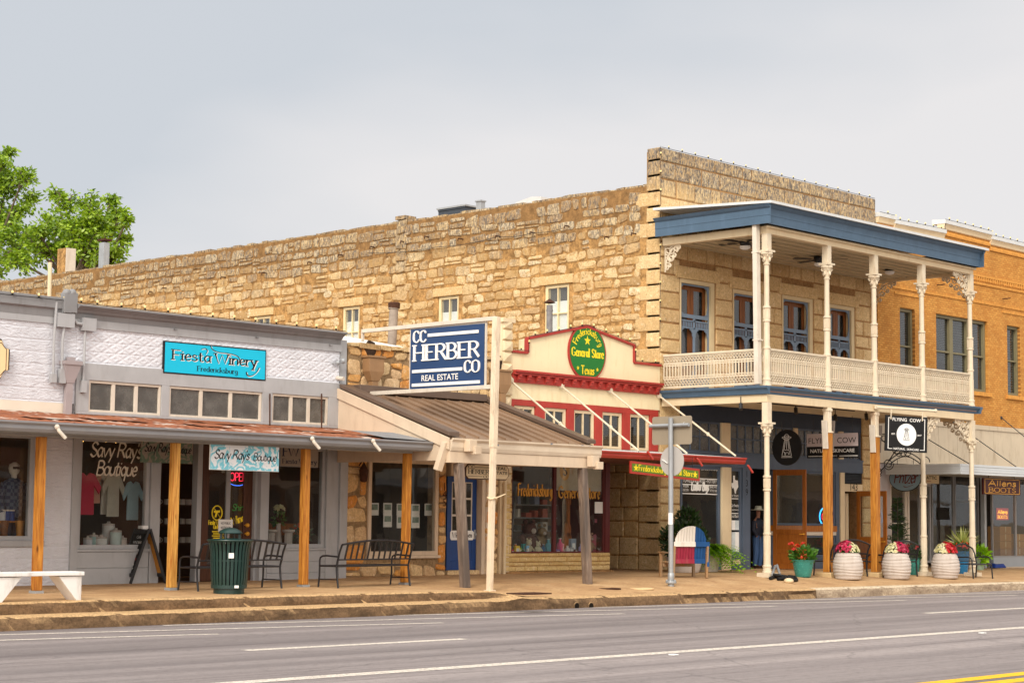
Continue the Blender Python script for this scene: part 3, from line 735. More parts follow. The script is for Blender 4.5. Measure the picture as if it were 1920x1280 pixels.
# covers let into the sidewalk
def cover(px_, py_, rx, ry, mat, name, label, cat, rect=False):
    p = gnd(px_, py_); q = MB(); zz = p.z+.008
    if rect: q.box(p.x-rx, p.y-ry, zz-.02, p.x+rx, p.y+ry, zz+.006)
    else: q.lathe([(rx, -.02), (rx, .006), (rx*.93, .01), (rx*.9, .006), (.01, .006)], (p.x, p.y, zz), 28, sy=ry/rx)
    o = q.build(name, mat, None, (p.x, p.y, zz)); tag(o, label, cat); return o
cover(992, 1112, .42, .26, m_iron, 'utility_cover', 'long rusty iron cover in the sidewalk in front of the painted sign pole', 'utility cover', True)
cover(1143, 1103, .27, .27, m_iron, 'utility_cover', 'dark round iron cover in the sidewalk between timber post and wooden bench', 'utility cover')
cover(1203, 1103, .3, .3, paint('pale concrete lid', S(226,196,150), .05, 3, .8), 'utility_cover', 'pale round concrete lid set in the sidewalk left of the street sign pole', 'utility cover')

# ================================================================== TWO-STOREY LIMESTONE BUILDING
XS, XE = 40.80, 52.15
SB = thing('limestone_building', 'two storey weathered limestone corner building with blue roofed balcony across its front', 'building', (XS, F0, 0))
SWIN = [(36.92,37.92),(41.65,42.6),(46.4,47.28),(51.15,52.05)]; zt, zb = 8.50, 6.75
DR = [RC(1277,521,1341,700), RC(1376,541,1436,700), RC(1468.5,552,1526,700), RC(1556.5,569,1604,700)]
ZFL = 5.06
DR = [(a, c, ZFL, d) for a, c, _, d in DR]
YR = 72.0
side = Matrix(((0,1,0,XS+.06),(-1,0,0,YR),(0,0,1,0),(0,0,0,1)))      # (u, depth, z) -> world, wall looking to -X
b = MB(); b.M = side
hs = [(YR-y1, YR-y0, zb, zt) for y0, y1 in SWIN]
pierced(b, 0, YR-F0-.55, -.6, 11.1, hs, 0, .5)
b.box(YR-F0-.55, 0, -.6, YR-F0-.06, .4, 12.1)
b.build('rubble_wall', m_rub_m, SB)
b = MB(); rd = random.Random(11)
hs2 = [(YR-y1-.16, YR-y0+.16, zb-.1, zt+.3) for y0, y1 in SWIN]+[(YR-36.2, YR-F0, 0, 3.2)]
stones(b, YR-F0-.75, 11.0, (XS+.06, YR, 0), -UY, UZ, -UX, hs2, (.22,.38), (.26,.8), .015, .05, .026, .014, .06, .07, .12, rnd=rd)
# rough top edge
x = 0
while x < YR-F0-.7:
    w = rd.uniform(.25,.7); h = rd.uniform(.05,.1)
    b.bar((XS+.3, YR-x-.02, 11.1+h/2-.01), (XS+.3, YR-x-w+.02, 11.1+h/2-.01+rd.uniform(-.02,.02)), .44+rd.uniform(-.06,.04), h); x += w
b.build('rubble_stones', m_rubble, SB)
# quoins and the little parapet end
b = MB(); z = 0; k = 0
while z < 12.15:
    h = min(.455, 12.2-z); L = .95 if k % 2 else .55
    if z > 11.15: L = .52
    if z < 3.1: L = .77
    stones(b, L, h, (XS+.058, F0+.03+L, z), -UY, UZ, -UX, (), rows=[0, h], cw=(L, L+.01), g=.008, jit=.005, proud=.016, bulge=.008, corner=.012, split=0, rnd=rd)
    z += h; k += 1
stones(b, 2.05, 3.2, (XS+.058, 36.2, 0), -UY, UZ, -UX, (), rows=[0,.42,.95,1.4,1.8,2.35,2.8,3.2], cw=(.5,1.0), g=.008, jit=.006, proud=.03, bulge=.02, corner=.015, split=0, rnd=rd)
b.build('quoins', m_ashlar, SB)
# lintels, sills and sashes of the side windows
m_sash = paint('cream sash paint', S(226,210,168), .05, 4, .5, .35, .05, 40, .3, S(180,150,100))
for y0, y1 in SWIN:
    b = MB(); b.box(XS-.0, y0-.2, zt+.0, XS+.3, y1+.2, zt+.27); b.build('lintel', m_ashlar, SB, bevel=.02)
    f = fframe(SB, XS+.1, y0, y1, zb, zt, .1, .14, 2, 2, m_sash, m_glass, 'window', .035)
    q = MB(); q.box(XS+.2, y0+.06, zb, XS+.21, y1-.06, zb+1.25); q.build('blind', m_paper, f)
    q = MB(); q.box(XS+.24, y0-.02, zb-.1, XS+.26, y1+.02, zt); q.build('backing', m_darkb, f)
# iron tie hooks and wire on the rubble wall
HK = [(497,512),(583,492),(640,478),(700,463),(757,453),(802,444),(865,448),(935,443),(1000,436),(1065,424),(1140,445),(1190,438),(285,548),(310,540),(175,556),(420,520)]
for hx, hy in HK:
    p = fx(hx, hy, XS-.02); q = MB(); q.tube([p+Vector((.1,0,0)), p+Vector((-.14,0,0)), p+Vector((-.17,-.02,-.08))], .02, 6); q.build('tie_hook', m_iron, SB)
q = MB(); pts = []
for (ax, ay), (bx, by) in zip([(690,474),(820,463),(935,443),(1000,436)], [(820,463),(935,443),(1000,436),(1065,424)]):
    for k in range(6):
        tt = k/6; pts.append(fx(lerp(ax,bx,tt), lerp(ay,by,tt)+4*tt*(1-tt)*4, XS-.1))
q.tube(pts, .009, 5); q.build('wire', m_black, SB)
# chimney stub in the wall top
q = MB(); y = fx(752, 410, XS).y; stones(q, .5, 2.2, (XS+.02, y+.25, 9.0), -UY, UZ, -UX, (), rows=[0,.4,.8,1.2,1.7,2.2], cw=(.5,.51), g=.015, proud=.05, split=0, rnd=rd)
q.box(XS-.04, y-.24, 11.2, XS+.46, y+.24, 11.32); q.build('chimney_stub', m_rubble, SB)
# front wall
b = MB(); pierced(b, XS+.06, XE, 4.3, 12.16, DR, F0+.05, F0+.5)
b.box(XE-.5, F0+.5, -.5, XE, YR, 11.0); b.box(XS+.56, F0+.5, 10.55, XE-.5, YR, 10.7); b.box(XS+.56, YR-.5, -.5, XE-.5, YR, 11)
b.build('front_wall', m_ash_m, SB)
b = MB(); rows = [0]; z = 0
while z < 7.25: z += rd.uniform(.36,.52); rows.append(min(z, 7.28))
hs = [(a-XS-.08, c-XS+.0, 0, d-4.9+.34) for a, c, _, d in DR]
stones(b, XE-XS-.06, 7.28, (XS+.06, F0+.05, 4.9), UX, UZ, -UY, hs, rows=rows, cw=(.4,1.0), g=.006, jit=.008, proud=.03, bulge=.012, corner=.015, split=0, rnd=rd, ch=(.3,.5))
b.build('front_stones', m_ashlar, SB)
for i, (a, c, z0, z1) in enumerate(DR):
    q = MB(); q.box(a-.22, F0-.02, z1+.005, c+.2, F0+.3, z1+.36); q.build('door_lintel', m_ashlar, SB, bevel=.012)
    # cream casing
    q = MB(); q.box(c-.17, F0+.03, z0, c, F0+.28, z1-.12); q.box(a, F0+.03, z1-.12, c, F0+.28, z1); q.box(a, F0+.03, z0, a+.06, F0+.28, z1-.12)
    fr = q.build('door_casing', paint('stone coloured casing', S(208,188,148), .06, 2, .6), SB, bevel=.006)
    x0, x1, zz = a+.06, c-.17, z1-.12
    # inner wooden door
    q = MB(); xm = (x0+x1)/2; y = F0+.24
    for s0, s1 in ((x0, xm-.005), (xm+.005, x1)):
        q.box(s0, y, z0, s0+.13, y+.05, zz); q.box(s1-.13, y, z0, s1, y+.05, zz); q.box(s0+.13, y, z0, s1-.13, y+.05, z0+.8)
        q.box(s0+.13, y, zz-.16, s1-.13, y+.05, zz); q.box(s0+.13, y, z0+2.05, s1-.13, y+.05, z0+2.2)
    dd = q.build('balcony_door', m_door_m, SB, bevel=.006)
    q = MB(); q.box(x0+.1, y+.02, z0+.7, x1-.1, y+.03, zz-.1); q.build('pane', m_glass_d, dd)
    q = MB(); q.box(x0, y+.3, z0, x1, y+.32, zz); q.build('curtain', m_paper if i in (0,2,3) else m_darkb, dd)
    # blue screen doors
    q = MB(); y = F0+.1; zr = z0+lerp(0, zz-z0, .70)
    q.box(x0, y, z0, x0+.05, y+.035, zz); q.box(x1-.05, y, z0, x1, y+.035, zz); q.box(xm-.045, y, z0, xm+.045, y+.035, zr)
    q.box(x0+.05, y, zz-.05, x1-.05, y+.035, zz); q.box(x0+.05, y-.004, zr-.02, x1-.05, y+.039, zr+.09); q.box(x0+.05, y, zr-.12, x1-.05, y+.035, zr-.08)
    q.box(x0+.05, y, zr-.33, x1-.05, y+.035, zr-.29); q.box(x0+.05, y, z0, x1-.05, y+.035, z0+.5)
    for s0, s1 in ((x0+.05, xm-.045), (xm+.045, x1-.05)):
        for k in range(1, 8): xx = lerp(s0, s1, k/8); q.box(xx-.014, y+.005, zr-.29, xx+.014, y+.03, zr-.12)
        for cx, sx in ((s0, 1), (s1, -1)):
            for cz, sz in ((zr-.33, -1), (z0+.5, 1)):
                pl = [(0,0),(.16*sx,0),(.15*sx,.04*sz),(.1*sx,.05*sz),(.07*sx,.1*sz),(.04*sx,.11*sz),(.03*sx,.22*sz),(0,.24*sz)]
                q.prism(pl, (cx, y+.005, cz), UX, UZ, (0,.025,0))
    for cx, sx in ((x0+.05, 1), (x1-.05, -1)):
        for cz, sz in ((zz-.05, -1), (zr+.09, 1)): q.prism([(0,0),(.15*sx,0),(.1*sx,.04*sz),(.05*sx,.06*sz),(.03*sx,.18*sz),(0,.2*sz)], (cx, y+.005, cz), UX, UZ, (0,.025,0))
    q.build('screen_door', paint('blue grey screen door', S(112,130,150), .06, 4, .5), dd, bevel=.003, seg=1)
# ---- shop front under the balcony
gx = lambda px, py=980: fy(px, py, F0).x
zc, z1t, z0t, zbm, zh = 4.84, fy(1500,803,F0).z, fy(1500,857,F0).z, fy(1500,882,F0).z, fy(1500,884,F0).z
b = MB(); xA = gx(1277)
stones(b, xA-XS-.06, 4.9, (XS+.06, F0+.05, 0), UX, UZ, -UY, (), rows=[0,.5,1.0,1.42,1.9,2.36,2.86,3.3,3.8,4.25,4.9], cw=(.5,.9), g=.006, jit=.006, proud=.03, bulge=.012, corner=.015, split=0, rnd=rd)
b.build('pier_stones', m_ashlar, SB); b = MB()
xP = gx(1617); xP2 = XE
stones(b, xP2-xP, 4.9, (xP, F0+.0, 0), UX, UZ, -UY, (), rows=[0,.45,.95,1.42,1.9,2.36,2.86,3.3,3.8,4.25,4.9], cw=(.4,.7), g=.006, jit=.006, proud=.03, bulge=.012, corner=.015, split=0, rnd=rd)
b.build('pier_stones', m_ashlar, SB)
b = MB(); b.box(XS+.06, F0+.05, -.5, xA, F0+.5, 4.3); b.build('pier', m_ash_m, SB); b = MB(); b.box(xP, F0+.002, -.5, XE, F0+.5, 4.3)
# side wall return inside the general store's porch
b.build('pier', m_ash_m, SB)
b = MB(); b.box(xA, F0+.02, z1t, xP, F0+.2, 4.88); b.build('fascia_board', m_navyd, SB)
b = MB(); b.box(xA, F0-.03, zbm, xP, F0+.2, z0t); b.box(xA, F0-.06, z0t-.05, xP, F0-.03, z0t); b.build('shop_beam', m_navy, SB)
posts = [(gx(1352), gx(1369)), (gx(1489), gx(1496)), (gx(1574), gx(1582))]
for k in range(3):
    q = MB(); q.box(posts[k][0], F0-.02, z0t, posts[k][1], F0+.15, z1t); q.build('transom_post', m_cream, SB, bevel=.006)
    if k != 1: q = MB(); q.box(posts[k][0], F0-.05, -.05, posts[k][1], F0+.15, zbm); q.build('shop_post', m_cream, SB, bevel=.006)
for s0, s1 in ((xA, posts[0][0]), (posts[0][1], posts[1][0]), (posts[1][1], posts[2][0]), (posts[2][1], xP)):
    framed(SB, s0, s1, z0t, z1t, F0+.04, .05, .07, max(2, round((s1-s0)/.42)), 2, m_navy, m_glass_f, 'transom_window', .035)
def kick(x0, x1, z0, z1, mat, Y=F0, pan=None):
    q = MB(); q.box(x0, Y, z0, x1, Y+.12, z1); q.box(x0, Y-.03, z1-.05, x1, Y, z1); q.box(x0+.05, Y-.012, z0+.1, x1-.05, Y, z1-.12)
    o = q.build('kick_panel', mat, SB, bevel=.004)
    if pan: w = MB(); w.box(x0+.12, Y-.016, lerp(z0,z1,.45), x1-.12, Y-.012, lerp(z0,z1,.72)); w.build('panel_inset', m_cream, o)
zk = fy(1380, 1040, F0).z
kick(xA, posts[0][0], -.05, zk, m_navy, pan=True)
framed(SB, xA, posts[0][0], zk, zbm, F0+.02, .09, .1, 1, 1, m_navy, m_glass, 'shop_window')
xj0, xj1 = gx(1392), gx(1406)
kick(posts[0][1], xj0, -.05, zk, m_navy, pan=True)
fw, _ = framed(SB, posts[0][1], xj0, zk, zbm, F0+.02, .1, .1, 1, 1, m_navy, m_glass, 'sign_window')
q = MB(); q.box(posts[0][1]+.08, F0+.085, zk+1.12, xj0-.08, F0+.095, zbm-.08); q.build('black_film', m_blackm, fw)
q = MB(); xm = (posts[0][1]+xj0)/2; hw = (xj0-posts[0][1])/2-.1; Yl = F0+.052
zz = lambda py: fy(1381, py, F0).z
TX = [(-.42,.3),(-.42,.95),(-.02,.95),(-.02,.5),(.3,.42),(.62,.42),(.74,.3),(.74,0),(.82,-.3),(.5,-.55),(.22,-.85),(.22,-1.1),(.0,-1.05),(-.15,-.7),(-.38,-.38),(-.58,-.52),(-.95,.02),(-.95,.12),(-.42,.12)]
sc = (zz(890)-zz(924))/2.05
q.prism([(x*hw*1.02, y*sc) for x, y in TX], (xm, Yl, (zz(890)+zz(924))/2), UX, UZ, (0,-.004,0))
for txt, py, h in (('FAMILY OWNED',877,.05),('& OPERATED',882,.05),('IN TEXAS',931,.07),('Our Favorite',950,.1),('HANDMADE',957,.05),('Small Batch',970,.1)):
    sans(q, txt, (xm, Yl, zz(py)), UX, UZ, h, width=hw*1.75)
for py in (934.5, 962): q.box(xm-hw*.85, Yl-.003, zz(py)-.012, xm+hw*.85, Yl, zz(py)+.012)
q.build('window_lettering', m_lw, fw)
q = MB()
for i in range(2):
    for j, (pa, pb) in enumerate(((975,993),(997,1034))):
        x0 = lerp(xm-hw*.95, xm+hw*.95, i/2)+.015; q.box(x0, F0+.05, zz(pb), x0+hw*.92, F0+.053, zz(pa), (i+j) % 2)
q.build('window_poster', [m_paper, paint('poster tint', S(196,206,210), .15, 9, .6)], fw)
q = MB(); q.box(xj0, F0-.02, -.05, xj1, F0+.3, zbm); jb = q.build('door_jamb', m_navy, SB, bevel=.005)
q = MB()
for i, ch_ in enumerate('139'): sans(q, ch_, ((xj0+xj1)/2, F0-.02, zz(893.5)-i*.27), UX, UZ, .2, .008)
q.build('house_number', m_blackm, jb)
# band of lettering over the first window
fw = [o for o in SB.children if o.name.startswith('shop_window')][0]
q = MB(); q.box(xA+.09, F0+.085, zz(917)+.0, posts[0][0]-.09, F0+.095, zbm-.06); q.build('black_film', m_blackm, fw)
q = MB(); cx = (xA+posts[0][0])/2; zw_ = lambda py: fy(1315, py, F0).z; wd = posts[0][0]-xA-.3
sans(q, 'HAND POURED', (cx-.3, Yl, zw_(879)), UX, UZ, .1, width=wd*.5); script(q, 'Candles and Gifts', (cx+.05, Yl, zw_(880)), UX, UZ, .16, 'fat', .003, width=wd*.5)
sans(q, 'TOWELS & BLANKETS • POTTERY', (cx, Yl, zw_(904.5)), UX, UZ, .1, width=wd)
script(q, 'Leather Bags', (cx, Yl, zw_(919)), UX, UZ, .24, 'fat', .003, align='c', width=wd*.52)
sans(q, 'BEARD AND', (cx+wd*.4, Yl, zw_(914)), UX, UZ, .075, width=wd*.22); sans(q, 'TATTOO CARE', (cx+wd*.4, Yl, zw_(921)), UX, UZ, .075, width=wd*.22)
sans(q, 'WOODEN', (cx-wd*.42, Yl, zw_(914)), UX, UZ, .075, width=wd*.16); sans(q, 'DECOR', (cx-wd*.42, Yl, zw_(921)), UX, UZ, .075, width=wd*.16)
for py in (897, 908.5, 925.5): q.box(xA+.12, Yl-.003, zw_(py)-.012, posts[0][0]-.12, Yl, zw_(py)+.012)
q.build('window_lettering', m_lw, fw)
# second window, kick, timber counter
xd1 = gx(1449); xw0, xw1 = gx(1500), gx(1567)
zs1, zs2, zs3 = fy(1540,985,F0).z, fy(1540,996,F0).z, fy(1540,1003,F0).z
fw2, _ = framed(SB, xd1+.02, xw1, zs1, zbm, F0+.02, .07, .1, 2, 1, m_navy, m_glass, 'shop_window')
q = MB(); q.box(xd1+.02, F0-.05, zs2, xw1, F0+.1, zs1-.004); q.build('timber_counter', m_door_o, SB)
q = MB(); q.box(xd1+.02, F0-.02, zs3, xw1, F0+.1, zs2-.004); q.build('counter_apron', m_white, SB)
framed(SB, xd1+.02, xw1, .35, zs3-.01, F0+.02, .06, .1, 2, 1, m_navy, m_glass, 'shop_window'); kick(xd1+.02, xw1, -.08, .34, m_navy)
q = MB(); q.box(xw1, F0-.01, -.08, posts[2][0], F0+.15, zbm); q.build('door_jamb', m_navy, SB)
# louvre, panel with house number, recessed entrance
xl0, xl1 = posts[2][1], gx(1612, 890)
q = MB(); q.box(xl0, F0+.1, fy(1597,907,F0).z, xl1+.3, F0+.12, zbm)
zl = fy(1597,907,F0).z
for k in range(7): z_ = lerp(zl+.03, zbm-.04, k/6); q.bar((xl0, F0+.05, z_), (xl1+.25, F0+.05, z_), .11, .02, up=(0,.5,1))
q.build('louvre_vent', paint('dark louvre', S(50,54,60), .1, 3, .5), SB)
q = MB(); q.box(xl0, F0+.0, fy(1597,921,F0).z, xl1+.3, F0+.14, zl-.004); pn = q.build('number_panel', m_cream, SB)
q = MB(); sans(q, '143', ((xl0+xl1)/2+.12, F0, fy(1597,919,F0).z), UX, UZ, .24, .006); q.build('house_number', m_blackm, pn)
q = MB(); q.box(gx(1600), F0+.3, -.08, gx(1606), F0+.42, zl-.3); q.build('door_jamb', m_cream, SB)
# interior of the shops
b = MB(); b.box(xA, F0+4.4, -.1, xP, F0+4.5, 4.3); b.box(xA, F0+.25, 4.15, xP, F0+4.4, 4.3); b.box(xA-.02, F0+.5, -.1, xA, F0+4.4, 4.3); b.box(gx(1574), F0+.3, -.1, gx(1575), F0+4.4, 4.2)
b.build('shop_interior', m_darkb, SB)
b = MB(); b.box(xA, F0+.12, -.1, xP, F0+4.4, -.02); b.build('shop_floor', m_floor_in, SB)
def opendoor(px_h, px_f, y_top, mat, name, zg, glass, label=None):
    xh = gx(px_h, 1000); yf = fx(px_f, 1000, xh).y; z1 = fx((px_h+px_f)/2, y_top, xh).z; L = F0-yf; q = MB(); w = .13
    def bx(y0, y1, z0, z1_, t=.05): q.box(xh-t/2, y0, z0, xh+t/2, y1, z1_)
    zb_ = gz(xh, 32.5)+.03; zl_ = zb_+(z1-zb_)*.36
    bx(yf, yf+w, zb_, z1); bx(F0-w, F0, zb_, z1); bx(yf+w, F0-w, z1-.17, z1); bx(yf+w, F0-w, zb_, zb_+.16); bx(yf+w, F0-w, zl_-.02, zl_+.12); bx(yf+w, F0-w, zb_+(zl_-zb_)*.45, zb_+(zl_-zb_)*.45+.1)
    bx(yf+w, F0-w, zb_+.16, zl_-.02, .026)
    d = q.build(name, mat, SB, bevel=.008)
    g = MB(); g.box(xh-.004, yf+w, zl_+.12, xh+.004, F0-w, z1-.17); g.build('pane', m_glass, d)
    h = MB(); h.tube([(xh-.025, yf+.07, zl_-.02),(xh-.09, yf+.07, zl_-.02),(xh-.1, yf+.18, zl_-.025)], .014, 8); h.sphere((xh-.03, yf+.07, zl_-.02), .03); h.build('handle', m_lgold, d, smooth=60)
    return d, xh, yf
opendoor(1450, 1512, 880, m_door_w, 'shop_door', 0, True)
opendoor(1607, 1663, 920, m_door_o, 'entrance_door', 0, True)
# ================================================================== BALCONY
YB = 29.73
BX = [fy(p, 900, YB).x for p in (1438,1552,1641,1731,1822)]
BAL = thing('balcony', 'cream and blue two storey cast iron balcony porch in front of the limestone building', 'balcony', (XS, F0, 0))
zf0, zf1 = fy(1432,737,29.58).z, fy(1432,722,29.58).z           # floor fascia
xL, xR = XS-.06, fy(1836,770,29.58).x
b = MB(); b.box(xL+.1, 29.62, zf0+.06, xR-.1, F0+.02, zf1+.01)
b.build('balcony_floor', paint('porch boards', S(150,112,90), .12, 3, .6), BAL)
b = MB(); prof = [(0,0),(-.06,.0),(-.1,.06),(-.13,.2),(-.16,.27),(-.16,zf1-zf0),(0,zf1-zf0)]
h = zf1-zf0; prof = [(0,0),(-.05,0),(-.07,h*.3),(-.1,h*.55),(-.16,h*.75),(-.17,h),(0,h)]
b.prism([(y, z) for y, z in prof], (xL+.12, 29.7, zf0), UY, UZ, (xR-xL-.12, 0, 0))
b.prism([(x, z) for x, z in prof], (xL+.12, 29.53, zf0), UX, UZ, (0, F0-29.55, 0))
b.prism([(-x, z) for x, z in prof], (xR-.001, 29.54, zf0), UX, UZ, (0, F0-29.56, 0))
b.build('floor_fascia', m_blue, BAL)
zb0 = fy(1495,752+8,YB).z
zbb = fx(1340, 757.5, XS+.1).z
b = MB(); b.box(xL+.14, YB-.08, zbb, xR-.2, YB+.08, zf0-.003); b.box(xL+.14, YB+.081, zbb, xL+.3, F0-.02, zf0-.003); b.box(xR-.4, YB+.081, zbb, xR-.24, F0-.02, zf0-.003)
b.build('floor_beam', m_cream, BAL, bevel=.008)
b = MB(); b.box(xL+.31, YB+.09, zf0-.05, xR-.41, F0-.03, zf0-.02)
for k in range(8): y = lerp(YB+.3, F0-.2, k/7); b.box(xL+.31, y-.02, zf0-.09, xR-.41, y+.02, zf0-.051)
b.build('porch_ceiling', paint('porch ceiling boards', S(216,198,164), .05, 2, .6), BAL)
def zc_(px, py): return fy(px, py, YB).z
def shaft(z0, z1, cap0, cap1, rings, base=True):
    """cast column between z0 and z1: profile list"""
    P = [(.13, z0), (.13, z0+.04)] if base else [(.085, z0)]
    if base: P += [(.115, z0+.05), (.11, z0+.14), (.125, z0+.15), (.125, z0+.19), (.1, z0+.21)]
    for r in rings: P += [(.078, r-.035), (.105, r-.028), (.112, r), (.105, r+.028), (.078, r+.035)]
    P += [(.07, cap0-.04), (.095, cap0-.035), (.098, cap0-.01), (.072, cap0), (.08, cap0+(cap1-cap0)*.3), (.11, cap0+(cap1-cap0)*.6), (.15, cap0+(cap1-cap0)*.78), (.17, cap0+(cap1-cap0)*.8), (.17, cap1)]
    return P
def column(x, z0, z1, cap0, cap1, rings, name='column', ztop=None, flute=None):
    q = MB(); q.lathe(shaft(z0, z1, cap0, cap1, rings), (x, YB, 0), 16)
    q.box(x-.17, YB-.17, cap1+.001, x+.17, YB+.17, cap1+.05); q.box(x-.095, YB-.095, cap1+.05, x+.095, YB+.095, ztop)
    if z0 < 3: q.box(x-.2, YB-.2, z0-.12, x+.2, YB+.2, z0-.003)
    o = q.build(name, m_colm, BAL, smooth=35)
    c = MB(); hc = cap1-cap0
    for k in range(4):
        a = math.pi/4+k*math.pi/2; p = Vector((x+.125*math.cos(a), YB+.125*math.sin(a), cap0+hc*.62)); t_ = Vector((-math.sin(a), math.cos(a), 0)); rr = Vector((math.cos(a), math.sin(a), 0))
        c.tube([p+rr*(.035*math.cos(s)*(1-s/14))+UZ*(.045*math.sin(s)*(1-s/14)) for s in [j*.6 for j in range(15)]], .016, 6)
        a += math.pi/4; p = Vector((x+.1*math.cos(a), YB+.1*math.sin(a), cap0+hc*.35)); c.sphere(p, .04, 8, 5, sz=1.8)
    if flute:
        for f0, f1 in flute:
            for k in range(12): a = k*math.pi/6; c.tube([(x+.082*math.cos(a), YB+.082*math.sin(a), f0), (x+.082*math.cos(a), YB+.082*math.sin(a), f1)], .017, 5)
    c.build('capital', m_colm, o, smooth=50); return o
ztl = zbb-.002
for i in (0, 3, 4):
    x = BX[i]; px = (1438,0,0,1731,1822)[i]; zg = gz(x, YB)+.12
    zz = lambda py: fy(px, py, YB).z
    if i == 0: R_ = (893, 918, 1000); c0, c1 = 815, 795
    elif i == 3: R_ = (908, 931, 1005); c0, c1 = 838, 822
    else: R_ = (912, 936, 1006); c0, c1 = 845, 828
    column(x, zg, ztl, zz(c0), zz(c1), [zz(r) for r in R_], 'column', ztl, [(zz(R_[1])+.05, zz(R_[0])-.05), (zz(1040), zz(R_[2])-.06)])
for i in (1, 2):           # stubs of the columns that were cut away
    q = MB(); x = BX[i]; px = (0,1552,1641)[i]; z0 = fy(px, 808 if i == 1 else 816, YB).z
    q.box(x-.085, YB-.085, z0, x+.085, YB+.085, ztl); q.box(x-.12, YB-.12, z0-.05, x+.12, YB+.12, z0-.001); q.box(x-.105, YB-.105, ztl-.1, x+.105, YB+.105, ztl-.03)
    q.build('column', paint('peeling cream paint', S(224,210,186), .08, 5, .6, .3, .1, 40, .7, S(176,130,84)), BAL, bevel=.006)
# upper columns
zrb = fx(1340, 455-5.5, XS+.1).z
zr0 = fy(1559,463,YB).z; zt_ = zr0
capP = [(1438,494,473),(1548,521,497),(1640,538,517),(1725,553,533),(1817,567,549)]
for i, (px, c0, c1) in enumerate(capP):
    x = BX[i]; zz = lambda py: fy(px, py, YB).z
    dz = [576,601] if i == 0 else ([594,618],[608,630],[622,642],[634,654])[i-1]
    cz1 = zz(c1); cz0 = zz(c0)
    column(x, zf1+.01, zt_, cz0, cz1, [zz(dz[0]), zz(dz[1]), zz((652,665,676,686,694)[i])], 'upper_column', zt_, [(zz(dz[1])+.05, zz(dz[0])-.05), (zf1+.25, zf1+.85)])
# railing panels in pierced cast iron
def railing(a, c, name='railing_panel'):
    a, c = Vector(a), Vector(c); d = (c-a); L = d.length; d.normalize(); n = Vector((-d.y, d.x, 0)); q = MB()
    zb, zt2 = zf1+.09, fy(1640,678,YB).z-.02; H = zt2-zb; bd = H*.27
    P = lambda s, z: a+d*s+UZ*(zb+z-a.z)
    for z, w, hh in ((0,.05,.05),(bd,.03,.035),(bd+.055,.03,.03),(H-bd-.055,.03,.03),(H-bd,.03,.035)): q.bar(P(0,z), P(L,z), w, hh)
    q.bar(P(0,H), P(L,H), .1, .05); q.bar(P(0,H-.045), P(L,H-.045), .05, .03)
    N = int(L/.105)
    for k in range(N+1):
        s = L*k/N
        q.bar(P(s,bd), P(s,H-bd), .03, .045, up=n)
        if k < N:
            s2 = L*(k+1)/N
            for z0, z1 in ((0,bd),(H-bd,H)):
                zm = (z0+z1)/2; q.bar(P(s,z0), P(s2,zm), .024, .034, up=n); q.bar(P(s2,z0), P(s,zm), .022, .034, up=n); q.bar(P(s,zm), P(s2,z1), .024, .034, up=n); q.bar(P(s2,zm), P(s,z1), .022, .034, up=n)
    return q.build(name, m_colm, BAL)
for x0, x1 in zip(BX, BX[1:]): railing((x0+.09, YB, 0), (x1-.09, YB, 0))
railing((BX[0], F0-.02, 0), (BX[0], YB+.09, 0)); railing((BX[-1], YB+.09, 0), (BX[-1], F0-.02, 0))
# roof
YR_ = 29.42; xa, xb = XS-.2, fy(1838,480,YR_).x
zq0, zq1 = fy(1500,431,YR_).z, fy(1500,394,YR_-.1).z
b = MB(); hq = zq1-zq0
prof = [(0,0),(-.02,0),(-.02,hq*.42),(-.03,hq*.43),(-.03,hq*.78),(-.08,hq*.86),(-.14,hq),(0,hq)]
b.prism(prof, (xa+.0, YR_+.02, zq0), UY, UZ, (xb-xa, 0, 0)); b.prism(prof, (xa, YR_-.12, zq0), UX, UZ, (0, F0+.0-YR_+.12, 0)); b.prism([(-x,z) for x, z in prof], (xb, YR_-.12, zq0), UX, UZ, (0, F0-YR_+.1, 0))
b.build('roof_fascia', m_blue, BAL)
b = MB(); b.add([(xa-.1,YR_-.2,zq1+.004),(xb+.2,YR_-.2,zq1+.004),(xb+.2,F0+.02,zq1+.24),(xa-.1,F0+.02,zq1+.24),(xa-.1,YR_-.2,zq1+.075),(xb+.2,YR_-.2,zq1+.075),(xb+.2,F0+.02,zq1+.31),(xa-.1,F0+.02,zq1+.31)],
    [(3,2,1,0),(4,5,6,7),(0,1,5,4),(1,2,6,5),(2,3,7,6),(3,0,4,7)]); b.build('roof_sheet', m_galvl, BAL)
b = MB(); zx = zq0-.003; b.box(BX[0]-.1, YB-.09, zr0, BX[-1]+.1, YB+.09, zx); b.box(BX[0]-.1, YB+.091, zr0, BX[0]+.08, F0-.02, zx); b.box(BX[-1]-.08, YB+.091, zr0, BX[-1]+.1, F0-.02, zx)
b.box(BX[0]-.16, YB-.16, zx-.07, BX[-1]+.16, YB-.095, zx-.001)
b.build('roof_beam', m_cream, BAL, bevel=.008)
b = MB(); b.box(BX[0]+.09, YB+.1, zx-.12, BX[-1]-.09, F0-.04, zx-.06)
for k in range(9): y = lerp(YB+.3, F0-.2, k/8); b.box(BX[0]+.09, y-.03, zx-.16, BX[-1]-.09, y+.03, zx-.121)
b.build('roof_soffit', paint('dim soffit boards', S(190,174,142), .08, 1.5, .6), BAL)
